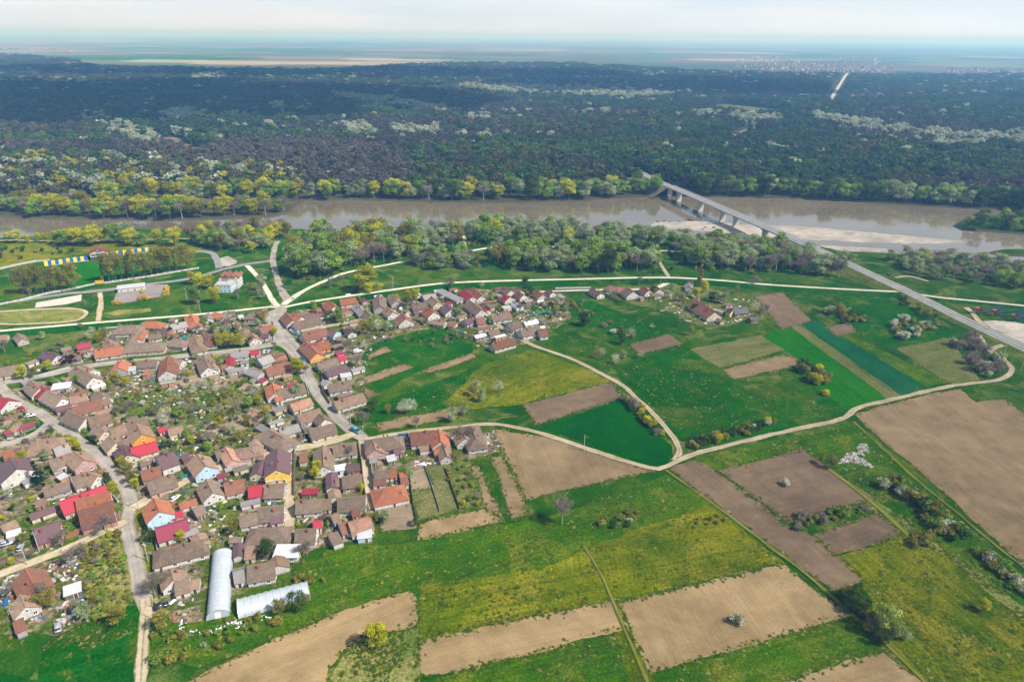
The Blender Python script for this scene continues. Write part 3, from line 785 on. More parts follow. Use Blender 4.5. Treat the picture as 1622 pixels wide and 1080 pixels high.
sheet('rough_pasture', TP([(-60, 850), (250, 805), (700, 805), (740, 830), (690, 880), (600, 920), (200, 930), (-60, 930)]), MT['rough'], 'oval of rough grass inside the looping dirt path', 'pasture', 1, 0.6)
sheet('rough_pasture', TP([(880, 850), (1000, 820), (1300, 800), (1300, 830), (1000, 865)]), MT['rough'], 'bare brown patch in the grass near the levee', 'pasture', 0, 0.8)
sheet('sand_patch', [tile(250, 340, 5.4)(*p) for p in [(520, 440), (530, 375), (600, 355), (680, 400), (670, 420), (600, 445)]], MT['sand'], 'pale round sand patch beside the curved stadium road', 'sand', 0, 0.4)
sheet('rough_pasture', [(-100, 408), (40, 382), (130, 384), (260, 386), (340, 396), (300, 404), (140, 402), (60, 414), (-100, 440)], MT['olive'], 'yellow green meadow between river trees and stadium', 'pasture', 1, 0.8)
# river sand bars: low real mounds
def mound(name, pts, mat, label, cat, h, z0):
    P = polyw(pts, z0)
    D = densify(P, 4, 2.0, 77)
    c = D.mean(0)
    V, F = [], []
    rings = [1.0, 0.93, 0.8, 0.55, 0.25]
    hz = [-0.6, 0.05, 0.55, 0.9, 1.0]
    n = len(D)
    # shrink towards a spine so long bars keep their outline
    ax = np.linalg.svd(D - c)[2][0]
    t = (D - c) @ ax
    spine = c + 0.86 * t[:, None] * ax
    for r, q in zip(rings, hz):
        R = spine + (D - spine) * r
        for k in range(n):
            V.append((R[k, 0], R[k, 1], z0 + h * q + (0.12 * (vnoise(R[k:k + 1], 9, 5)[0] - .5) if q > 0 else 0)))
    for i in range(len(rings) - 1):
        for k in range(n):
            k2 = (k + 1) % n
            F.append((i * n + k, i * n + k2, (i + 1) * n + k2, (i + 1) * n + k))
    F.append(tuple((len(rings) - 1) * n + k for k in range(n)))
    U = [(v[0], v[1]) for v in V]
    bm = bmesh.new(); me = bpy.data.meshes.new(name)
    me.from_pydata(V, [], F)
    bm.from_mesh(me); bmesh.ops.recalc_face_normals(bm, faces=bm.faces[:])
    bmesh.ops.triangulate(bm, faces=[f for f in bm.faces if len(f.verts) > 4]); bm.to_mesh(me); bm.free()
    lay = me.uv_layers.new(name='UVMap')
    for lp in me.loops: lay.data[lp.index].uv = U[lp.vertex_index]
    me.materials.append(mat)
    return tag(link(bpy.data.objects.new(name, me)), label, cat, kind='structure')
mound('sand_bar', [(1028, 357), (1036, 351), (1100, 350), (1180, 355), (1262, 357), (1340, 364), (1450, 374), (1530, 383), (1480, 387), (1380, 385), (1290, 381), (1210, 375), (1120, 367), (1040, 361)], MT['sand'], 'long pale sand bar under the bridge', 'sand bar', 0.8, WATER_Z)
mound('sand_bar', [(1420, 399), (1460, 395), (1530, 399), (1562, 405), (1500, 407), (1440, 404)], MT['mud'], 'low muddy bar near the wooded islet', 'sand bar', 0.45, WATER_Z)
mound('sand_bar', [(1290, 388), (1330, 390), (1400, 394), (1420, 400), (1340, 399), (1300, 394)], MT['sand'], 'pale beach at the foot of the bridge embankment', 'sand bar', 0.9, WATER_Z)

# roads ------------------------------------------------------------------
strip('village_street', [(443, 482, 12), (438, 500, 11), (437, 520, 12), (448, 538, 13), (464, 552, 9), (478, 575, 7), (488, 598, 6.5), (505, 625, 6), (520, 645, 6), (545, 672, 6), (562, 686, 6.5), (578, 697, 5)], 7, MT['asphalt'], 'pale worn village main street curving down from the crossroads', 'street', key='main')
strip('village_street', [(448, 540, 8), (420, 548), (380, 555), (330, 560), (280, 565), (230, 571), (180, 575), (120, 584), (61, 597), (0, 608), (-60, 620)], 6, MT['asphalt'], 'grey village cross street lined with house fronts', 'street', key='cross')
strip('village_street', [(-20, 592), (0, 611), (18, 631), (61, 654), (89, 672), (133, 704), (163, 728), (185, 754), (204, 780), (208, 802), (201, 826), (207, 858), (216, 891), (222, 928), (230, 956, 4.6), (231, 980, 2.6)], 5.0, MT['asphalt'], 'long curving asphalt street past the crimson roofed house', 'street', key='curve')
strip('village_street', [(82, 668), (60, 686), (37, 696), (0, 707), (-60, 725)], 5, MT['asphalt'], 'short side street beside the dark red shed', 'street', key='side')
strip('village_street', [(208, 806), (250, 784), (324, 749), (417, 722), (459, 712), (500, 705), (530, 698), (562, 687)], 5.4, MT['dirt'], 'slanting dirt street linking the two asphalt streets', 'street', key='slant')
strip('village_lane', [(462, 712), (459, 748), (459, 800), (457, 856)], 4.2, MT['dirt'], 'narrow dirt lane behind the plum roofed hall', 'lane', key='tunnel')
strip('village_lane', [(574, 696), (578, 720), (582, 750), (586, 780), (592, 806)], 4.4, MT['dirt'], 'shaded narrow lane between facing house rows', 'lane', key='narrow')
strip('village_lane', [(200, 826), (157, 846), (104, 870), (46, 893), (0, 910), (-60, 935)], 4.6, MT['dirt'], 'dirt street along the scrubby vacant lot', 'lane', key='lot')
strip('farm_track', [(230, 948, 3.0), (231, 965, 3.8), (230, 985), (227, 1015), (225, 1050), (223, 1085), (222, 1130)], 3.4, MT['track'], 'twin rut track leading out beside the smooth green field', 'track', key='rut')
strip('driveway', [(228, 966), (262, 976)], 4, MT['dirt'], 'short dirt drive to the black parked car', 'track')
strip('stadium_road', [(440, 486, 5), (430, 473), (417, 451), (402, 432), (391, 421)], 4.2, MT['gravel'], 'gravel path from the crossroads to the stadium', 'road', key='stadpath')
strip('stadium_road', [(432, 413), (410, 416), (385, 420), (354, 427), (324, 436), (287, 444), (240, 450), (167, 460), (104, 466), (55, 473), (0, 482), (-60, 492)], 5, MT['newasphalt'], 'grey asphalt road along the stadium fence', 'road', key='stad')
strip('stadium_road', [(347, 425), (343, 410), (337, 402), (325, 399), (310, 399)], 5, MT['newasphalt'], 'curved grey drive into the stadium with pale kerbs', 'road')
strip('river_path', [(456, 478, 6), (444, 455, 5), (436, 430), (432, 412), (435, 394), (440, 382)], 4.5, MT['asphalt'], 'worn path from the crossroads to the river', 'path', key='riverpath')
strip('river_path', [(450, 482, 6), (470, 468, 5), (487, 458), (513, 446), (550, 432), (607, 421), (661, 411), (750, 397), (785, 392), (850, 390), (930, 394), (1050, 398), (1150, 402), (1250, 408), (1330, 416)], 4.2, MT['gravel'], 'pale gravel road through the riverside wood', 'path', key='wood')
strip('river_path', [(737, 398), (735, 385), (736, 374)], 4, MT['gravel'], 'short gravel ramp down to the water', 'path')
strip('river_path', [(-60, 384), (20, 381), (100, 383), (200, 381), (330, 378), (420, 380)], 2.4, MT['track'], 'thin footpath along the river meadow', 'path')
strip('farm_track', [(735, 484, 3.5), (784, 512, 3.6), (810, 529, 4), (841, 546), (880, 560), (910, 571), (980, 607), (1010, 633), (1033, 654), (1062, 687), (1076, 712), (1070, 730, 4)], 2.9, MT['track'], 'farm track curving from the lane around the wheat field', 'track', key='lane')
strip('farm_track', [(578, 696), (650, 684), (720, 677), (780, 672), (830, 680), (880, 694), (954, 719), (1028, 741), (1053, 740), (1087, 724), (1127, 712), (1200, 694), (1270, 678), (1332, 664), (1359, 646), (1395, 637), (1431, 629), (1505, 612), (1580, 602), (1603, 588), (1592, 572), (1567, 556), (1556, 540), (1545, 520)], 2.9, MT['track'], 'long winding farm track across all the fields', 'track', key='field')
strip('farm_track', [(1566, 556), (1585, 548), (1610, 545)], 3.6, MT['track'], 'short track ramp up to the highway', 'track')
strip('farm_track', [(1055, 745), (1110, 784), (1170, 828), (1220, 866), (1270, 904), (1314, 941), (1350, 974), (1387, 1002), (1414, 1030), (1464, 1079), (1490, 1110)], 1.4, MT['faint'], 'straight grassy track between ploughed strip and meadow', 'track', key='grassy')
strip('farm_track', [(1352, 668), (1400, 712), (1440, 750), (1500, 800), (1560, 850), (1622, 900)], 1.2, MT['faint'], 'thin grassy track along the vast brown field', 'track')
strip('farm_track', [(925, 865), (950, 905), (970, 950), (990, 995), (1028, 1085)], 1.0, MT['faint'], 'faint path between the pale ploughed fields', 'track')
strip('farm_track', [(1310, 742), (1360, 778), (1420, 830), (1440, 850)], 2.2, MT['faint'], 'worn turning strip beside the mauve field', 'track')
TL = TS
strip('dirt_path', [TS(-40, 835), TS(250, 815), TS(600, 805), TS(730, 830), TS(720, 870), TS(600, 915), TS(200, 938), TS(-40, 935)], 2.6, MT['dirt'], 'looping dirt path round the rough oval', 'path')
strip('dirt_path', [TS(855, 670), TS(865, 760), TS(850, 850), TS(840, 915)], 3.4, MT['dirt'], 'short dirt path from stadium road to levee', 'path')
T6 = tile(1220, 300, 4.03)
sheet('gravel_pit', [T6(*p) for p in [(1350, 845), (1420, 835), (1560, 850), (1700, 870), (1760, 1020), (1620, 985), (1500, 930), (1420, 890)]], MT['sand'], 'pale heap ground of the gravel yard beside the highway', 'gravel yard', 0, 1.0)
strip('farm_track', [T6(1250, 755), T6(1290, 790), T6(1330, 840), T6(1380, 880)], 4, MT['dirt'], 'short dirt road into the gravel yard', 'track')
strip('dirt_path', [(1418, 440), (1440, 438), (1470, 446)], 3, MT['track'], 'short path beside the bridge ramp', 'path')

# ------------------------------------------------------------------ raised ways: levee and highway with bridge
def path3(pts, step=4.0):
    A = np.array([list(at(p[0], p[1], p[2])) for p in pts])
    C = catmull(A, step)
    t = np.gradient(C[:, :2], axis=0); t /= np.linalg.norm(t, axis=1)[:, None] + 1e-9
    n = np.stack([-t[:, 1], t[:, 0]], 1)
    s = np.concatenate([[0], np.cumsum(np.linalg.norm(np.diff(C[:, :2], axis=0), axis=1))])
    return C, n, s

def sweep(name, C, n, s, prof, mat, parent=None, closed=False, dz=None, uvx=None, lo=None):
    """prof: list of (offset, dz); lo: profile points whose z is absolute when given as ('g', off_factor)"""
    V, U, F = [], [], []
    m = len(prof)
    for i in range(len(C)):
        for k, (off, z) in enumerate(prof):
            if callable(off): o_, z_ = off(i), z(i)
            else: o_, z_ = off, C[i, 2] + z
            V.append((C[i, 0] + n[i, 0] * o_, C[i, 1] + n[i, 1] * o_, z_))
            U.append((uvx[k] if uvx else o_, s[i]))
    for i in range(len(C) - 1):
        for j in range(m if closed else m - 1):
            j2 = (j + 1) % m
            F.append((i * m + j2, i * m + j, (i + 1) * m + j, (i + 1) * m + j2))
    if closed:
        F.append(tuple(range(m))); F.append(tuple((len(C) - 1) * m + j for j in range(m))[::-1])
    return mesh_obj(name, V, F, mat, parent, uv=U)

def bank(name, C, n, s, half, slope, mat, label, cat):
    o = sweep(name, C, n, s, [
        (lambda i: -half - slope * max(C[i, 2] + 0.3, 0), lambda i: -0.3), (lambda i: -half, lambda i: C[i, 2] - 0.05),
        (lambda i: 0.0, lambda i: C[i, 2] - 0.02), (lambda i: half, lambda i: C[i, 2] - 0.05),
        (lambda i: half + slope * max(C[i, 2] + 0.3, 0), lambda i: -0.3)], mat)
    return tag(o, label, cat, kind='structure')

def lay(name, C, n, s, w, mat, label, cat, dz=0.02, off=0.0, parent=None):
    K = [-1, -.5, 0, .5, 1]
    o = sweep(name, C, n, s, [(off + k * w / 2, dz) for k in K], mat, parent, uvx=K)
    if parent is None: tag(o, label, cat, kind='structure')
    ROADS[name + str(len(ROADS))] = (C[:, :2], np.full(len(C), w))
    return o

LZ = 2.0
Cw, nw, sw = path3([(440, 487, 0.1), (428, 486, 1.0), (400, 489, LZ), (354, 494, LZ), (289, 500, LZ), (150, 511, LZ), (0, 524, LZ), (-80, 531, LZ)])
bank('levee', Cw, nw, sw, 2.4, 2.6, MT['lush'], 'grass covered levee bank above the cross street yards', 'levee')
lay('levee_road', Cw, nw, sw, 3.4, MT['gravel'], 'pale gravel track along the levee towards the stadium', 'track')
Ce, ne, se = path3([(450, 487, 0.1), (466, 483, 1.0), (504, 476, LZ), (593, 463, LZ), (680, 451, LZ), (730, 447, LZ), (828, 444, LZ), (920, 442, LZ), (1000, 440, LZ), (1068, 440, LZ), (1140, 444, LZ), (1220, 451, LZ), (1320, 457, LZ), (1400, 461, LZ), (1432, 462, 2.3)])
bank('levee', Ce, ne, se, 2.6, 2.6, MT['lush'], 'long grass levee between the riverside wood and village', 'levee')
lay('levee_road', Ce, ne, se, 3.8, MT['gravel'], 'pale gravel levee road running east to the highway', 'track')
strip('farm_track', [(1068, 441, 6), (1050, 452, 5), (1030, 458, 4), (985, 459, 3.5), (900, 461, 3), (845, 463, 3)], 3.5, MT['gravel'], 'gravel access road along the back of the farm cluster', 'track')
strip('farm_track', [(1060, 440), (1052, 428), (1040, 408), (1030, 392)], 3, MT['track'], 'footpath from the levee into the riverside wood', 'track')
Cx, nx_, sx = path3([(1432, 462, 2.2), (1455, 466, 1.6), (1488, 471, 1.2), (1560, 478, 1.0), (1640, 486, 1.0), (1740, 497, 1.0)])
bank('levee', Cx, nx_, sx, 2.4, 2.6, MT['lush'], 'low grass bank carrying the track beyond the highway', 'levee')
lay('levee_road', Cx, nx_, sx, 3.6, MT['gravel'], 'pale gravel track east of the highway junction', 'track')

HW = [(1000, 266, 7.0), (1010, 270, 8.0), (1024, 278, 9.0), (1045, 288, 9.8), (1100, 311, 10.5), (1170, 341, 10.8), (1240, 371, 10.0), (1300, 397, 8.0), (1370, 430, 4.8), (1440, 463, 2.4), (1520, 503, 1.3), (1622, 551, 0.9), (1720, 598, 0.7), (1830, 650, 0.6)]
Ch, nh, sh = path3(HW, 3.0)
pxs = []
for p in Ch:
    v = Vector(p) - Vector((0, 0, CAM_H)); dpt = v.dot(_F)
    pxs.append(PW / 2 + FPX * v.dot(CX) / dpt)
pxs = np.array(pxs)
i0 = int(np.argmax(pxs > 1062)); i1 = int(np.argmax(pxs > 1290))
bank('embankment', Ch[i1 - 1:], nh[i1 - 1:], sh[i1 - 1:], 5.6, 1.7, MT['rough'], 'grassy embankment carrying the highway down from the bridge', 'embankment')
bank('embankment', Ch[:i0 + 2], nh[:i0 + 2], sh[:i0 + 2], 5.6, 1.7, MT['mud'], 'embankment carrying the highway into the forest', 'embankment')
lay('highway', Ch, nh, sh, 8.2, MT['newasphalt'], 'grey two lane highway crossing the river bridge', 'highway', 0.05)
for off in (-3.7, 0.0, 3.7):
    o = lay('road_marking', Ch, nh, sh, 0.22, MT['white'], '', '', 0.065, off, parent=bpy.data.objects['highway'])
B0, B1 = i0 - 1, i1 + 1
Cb, nb, sb = Ch[B0:B1], nh[B0:B1], sh[B0:B1]
bridge = empty('road_bridge', (Cb[len(Cb) // 2, 0], Cb[len(Cb) // 2, 1], WATER_Z))
tag(bridge, 'long concrete road bridge on wall piers crossing the brown river', 'bridge')
bl = bridge.location
Cl = Cb - np.array(bl)
sweep('deck', Cl, nb, sb, [(-5.4, -0.02), (-5.4, -0.45), (-4.2, -0.55), (-3.8, -1.6), (3.8, -1.6), (4.2, -0.55), (5.4, -0.45), (5.4, -0.02)], MT['concrete'], bridge, closed=True)
for sgn in (-1, 1):
    sweep('kerb', Cl, nb, sb, [(sgn * 4.3, 0.0), (sgn * 4.3, 0.2), (sgn * 5.3, 0.2), (sgn * 5.3, 0.0)], MT['concrete'], bridge, closed=True)
    V, F = [], []
    for i in range(0, len(Cl)):
        p = Cl[i, :2] + nb[i] * sgn * 5.15
        add_box(V, F, (p[0], p[1], Cl[i, 2] + 0.7), (0.12, 0.12, 1.0))
    mesh_obj('railing_posts', V, F, MT['steel'], bridge)['kind'] = 'stuff'
    for zz in (0.65, 1.15):
        sweep('rail', Cl, nb, sb, [(sgn * 5.1, zz), (sgn * 5.1, zz + 0.14), (sgn * 5.2, zz + 0.14), (sgn * 5.2, zz)], MT['steel'], bridge, closed=True)
for (px, py) in [(1078, 304), (1101, 318), (1125, 334), (1152, 351), (1182, 359), (1214, 381), (1250, 393)]:
    # the pier stands under the deck point of the same bearing along the bridge
    q = at(px, py, WATER_Z)
    k = int(np.argmin(np.linalg.norm(Cb[:, :2] - np.array(q[:2]), axis=1)))
    ang = math.atan2(nb[k, 1], nb[k, 0])
    top = Cl[k, 2] - 1.6
    V, F = [], []
    add_box(V, F, (Cl[k, 0], Cl[k, 1], (top - 0.9 - 3) / 2), (5.6, 1.7, top - 0.9 + 3), ang)
    pier = mesh_obj('pier', V, F, MT['concrete'], bridge)
    V, F = [], []
    add_box(V, F, (Cl[k, 0], Cl[k, 1], top - 0.47), (8.2, 2.2, 0.9), ang)
    mesh_obj('pier_cap', V, F, MT['concrete'], pier)

# ------------------------------------------------------------------ houses
def window_mesh():
    V, F, mi = [], [], []
    add_box(V, F, (0, -0.02, 0), (1.06, 0.10, 1.36), mi=mi, m=0)
    for sx_ in (-1, 1):
        add_box(V, F, (sx_ * 0.245, -0.062, 0), (0.40, 0.03, 1.16), mi=mi, m=1)
    add_box(V, F, (0, -0.09, -0.72), (1.25, 0.2, 0.07), mi=mi, m=0)
    me = bpy.data.meshes.new('window'); me.from_pydata(V, [], F)
    me.materials.append(MT['white']); me.materials.append(MT['glass'])
    me.polygons.foreach_set('material_index', np.array(mi, dtype=np.int32)); me.update()
    return me
def door_mesh():
    V, F, mi = [], [], []
    add_box(V, F, (0, -0.02, 1.03), (1.15, 0.10, 2.06), mi=mi, m=0)
    add_box(V, F, (0, -0.075, 1.0), (0.92, 0.03, 1.9), mi=mi, m=1)
    me = bpy.data.meshes.new('door'); me.from_pydata(V, [], F)
    me.materials.append(MT['white']); me.materials.append(MT['darkdoor'])
    me.polygons.foreach_set('material_index', np.array(mi, dtype=np.int32)); me.update()
    return me
def chimney_mesh():
    V, F = [], []
    add_box(V, F, (0, 0, 0.1), (0.5, 0.5, 1.7)); add_box(V, F, (0, 0, 1.0), (0.64, 0.64, 0.12)); add_box(V, F, (0, 0, 1.17), (0.3, 0.3, 0.22))
    me = bpy.data.meshes.new('chimney'); me.from_pydata(V, [], F); me.materials.append(MT['brickred']); me.update()
    return me
WIN, DOOR, CHIM = window_mesh(), door_mesh(), chimney_mesh()
def inst(name, me, parent, loc, rz=0.0, sc=1.0):
    o = bpy.data.objects.new(name, me); o.location = loc; o.rotation_euler = (0, 0, rz)
    if sc != 1.0: o.scale = (sc, sc, sc)
    return link(o, parent)

FOOT = []      # (centre xy, half length, half width, angle)
HOUSES = []
def house(p1, p2, w, roof, wall, typ='g', he=None, storeys=1, ab=None):
    rough_len = (at(*p1, 5) - at(*p2, 5)).length if ab is None else (ab[1] - ab[0]).length
    shed = (w <= 5.2 or rough_len * w < 40) and he is None
    if he is None: he = 2.1 if shed else (2.35 if w < 9.5 else 2.6)
    slope = {'g': 0.72, 'h': 0.66, 'f': 0.12}[typ]
    if roof in 'rmdgwke': slope *= 0.82
    if shed: slope *= 0.8
    rise = slope * w / 2
    zr = he + rise
    a, b = ab if ab is not None else (at(p1[0], p1[1], zr), at(p2[0], p2[1], zr))
    d = b - a; rl = d.length; ang = math.atan2(d.y, d.x)
    inset = 0.42 * w if typ == 'h' else 0.0
    L = max(rl + 2 * inset - (0.5 if typ == 'g' else 0), 2.5)
    c = (a + b) / 2
    root = empty('shed' if shed else 'house', (c.x, c.y, 0.0), ang)
    rm, wm = ROOFS[roof][0], WALLS[wall][0]
    hl, hw = L / 2, w / 2 - 0.38
    if hw < 1: hw = 1.0
    zw = he + rise - slope * 0  # gable tip
    gt = he + slope * hw
    # walls
    if typ == 'g':
        V = [(-hl, -hw, 0), (hl, -hw, 0), (hl, hw, 0), (-hl, hw, 0), (-hl, -hw, he), (hl, -hw, he), (hl, hw, he), (-hl, hw, he), (-hl, 0, gt), (hl, 0, gt)]
        F = [(0, 1, 5, 4), (2, 3, 7, 6), (1, 2, 6, 9, 5), (3, 0, 4, 8, 7)]
    else:
        V = [(-hl, -hw, 0), (hl, -hw, 0), (hl, hw, 0), (-hl, hw, 0), (-hl, -hw, he), (hl, -hw, he), (hl, hw, he), (-hl, hw, he)]
        F = [(0, 1, 5, 4), (1, 2, 6, 5), (2, 3, 7, 6), (3, 0, 4, 7), (4, 5, 6, 7)]
    mesh_obj('wall', V, F, wm, root)
    # roof
    th, oh = 0.16, 0.40 if not shed else 0.25
    ze = he - slope * oh
    top = gt + th + 0.02
    ey = hw + oh
    if typ == 'g':
        ex = hl + 0.28
        sl = math.hypot(ey, top - ze - th)
        prof = [(-ey, ze + th), (0, top), (ey, ze + th), (ey, ze), (0, top - th), (-ey, ze)]
        V = [(x, y, z) for x in (-ex, ex) for (y, z) in prof]
        n = 6
        F = [(k, (k + 1) % n, n + (k + 1) % n, n + k) for k in range(n)] + [(5, 4, 1, 0)[::1], (4, 3, 2, 1), (n + 0, n + 1, n + 4, n + 5), (n + 1, n + 2, n + 3, n + 4)]
        F = [f[::-1] for f in F[:n]] + F[n:]
        U = [(x, abs(y) * sl / ey) for x in (-ex, ex) for (y, z) in prof]
        rx = ex
    elif typ == 'h':
        ex = hl + oh
        rx = max(hl - inset, 0.3)
        V = [(-ex, -ey, ze + th), (ex, -ey, ze + th), (ex, ey, ze + th), (-ex, ey, ze + th), (-rx, 0, top), (rx, 0, top),
             (-ex, -ey, ze), (ex, -ey, ze), (ex, ey, ze), (-ex, ey, ze)]
        F = [(0, 1, 5, 4), (1, 2, 5), (2, 3, 4, 5), (3, 0, 4), (6, 7, 1, 0), (7, 8, 2, 1), (8, 9, 3, 2), (9, 6, 0, 3), (9, 8, 7, 6)]
        U = [(v[0], abs(v[1])) for v in V]
    else:
        ex = hl + oh; rx = ex
        z0, z1 = he + 0.05, he + 0.05 + slope * 2 * ey
        V = [(-ex, -ey, z0), (ex, -ey, z0), (ex, ey, z1), (-ex, ey, z1), (-ex, -ey, z0 + th), (ex, -ey, z0 + th), (ex, ey, z1 + th), (-ex, ey, z1 + th)]
        F = [(3, 2, 1, 0), (4, 5, 6, 7), (0, 1, 5, 4), (1, 2, 6, 5), (2, 3, 7, 6), (3, 0, 4, 7)]
        U = [(v[0], v[1]) for v in V]
    ro = mesh_obj('roof', V, F, rm, root, uv=U)
    me = ro.data
    bm = bmesh.new(); bm.from_mesh(me); bmesh.ops.recalc_face_normals(bm, faces=bm.faces[:]); bm.to_mesh(me); bm.free()
    if typ != 'f' and not shed:
        V, F = [], []
        add_box(V, F, (0, 0, top + 0.03), (2 * rx, 0.34, 0.14))
        mesh_obj('ridge_cap', V, F, ROOFS[roof][0] if roof in 'rmdgwke' else ROOFS['t' if roof in 'bt' else 'o'][0], ro)
    if not shed and typ != 'f':
        for k in range(1 + (L > 12)):
            x = random.uniform(-0.7, 0.7) * max(rx - 0.6, 0.2)
            y = random.choice((-1, 1)) * random.uniform(0.15, 0.4) * hw
            inst('chimney', CHIM, ro, (x, y, top - slope * abs(y) + 0.2))
    # openings
    zc = 1.32
    if not shed:
        n = min(4, max(1, int(2 * hl / 3.4)))
        for sgn in (-1, 1):
            skip = random.randrange(n + 1) if n > 1 else 1
            for st in range(storeys):
                for k in range(n):
                    x = -hl + 2 * hl * (k + 0.5) / n
                    rz = 0.0 if sgn < 0 else math.pi
                    if k == skip and st == 0: inst('door', DOOR, root, (x, sgn * hw, 0), rz)
                    else: inst('window', WIN, root, (x, sgn * hw, zc + st * 2.7), rz)
        for sgn in (-1, 1):
            ny = 2 if hw > 2.8 else 1
            for st in range(storeys):
                for k in range(ny):
                    y = -hw + 2 * hw * (k + 0.5) / ny
                    inst('window', WIN, root, (sgn * hl, y, zc + st * 2.7), math.pi / 2 * sgn)
            if typ == 'g' and hw > 3.2:
                inst('window', WIN, root, (sgn * hl, 0, he + 0.45 + 0.1 * hw), math.pi / 2 * sgn, 0.75)
    else:
        inst('door', DOOR, root, (random.uniform(-0.4, 0.4) * hl, -hw, 0), 0.0)
    FOOT.append((c.x, c.y, hl + 0.4, w / 2 + 0.1, ang))
    HOUSES.append(dict(o=root, c=(c.x, c.y), L=L, w=w, roof=roof, wall=wall, typ=typ, shed=shed, st=storeys))
    return root

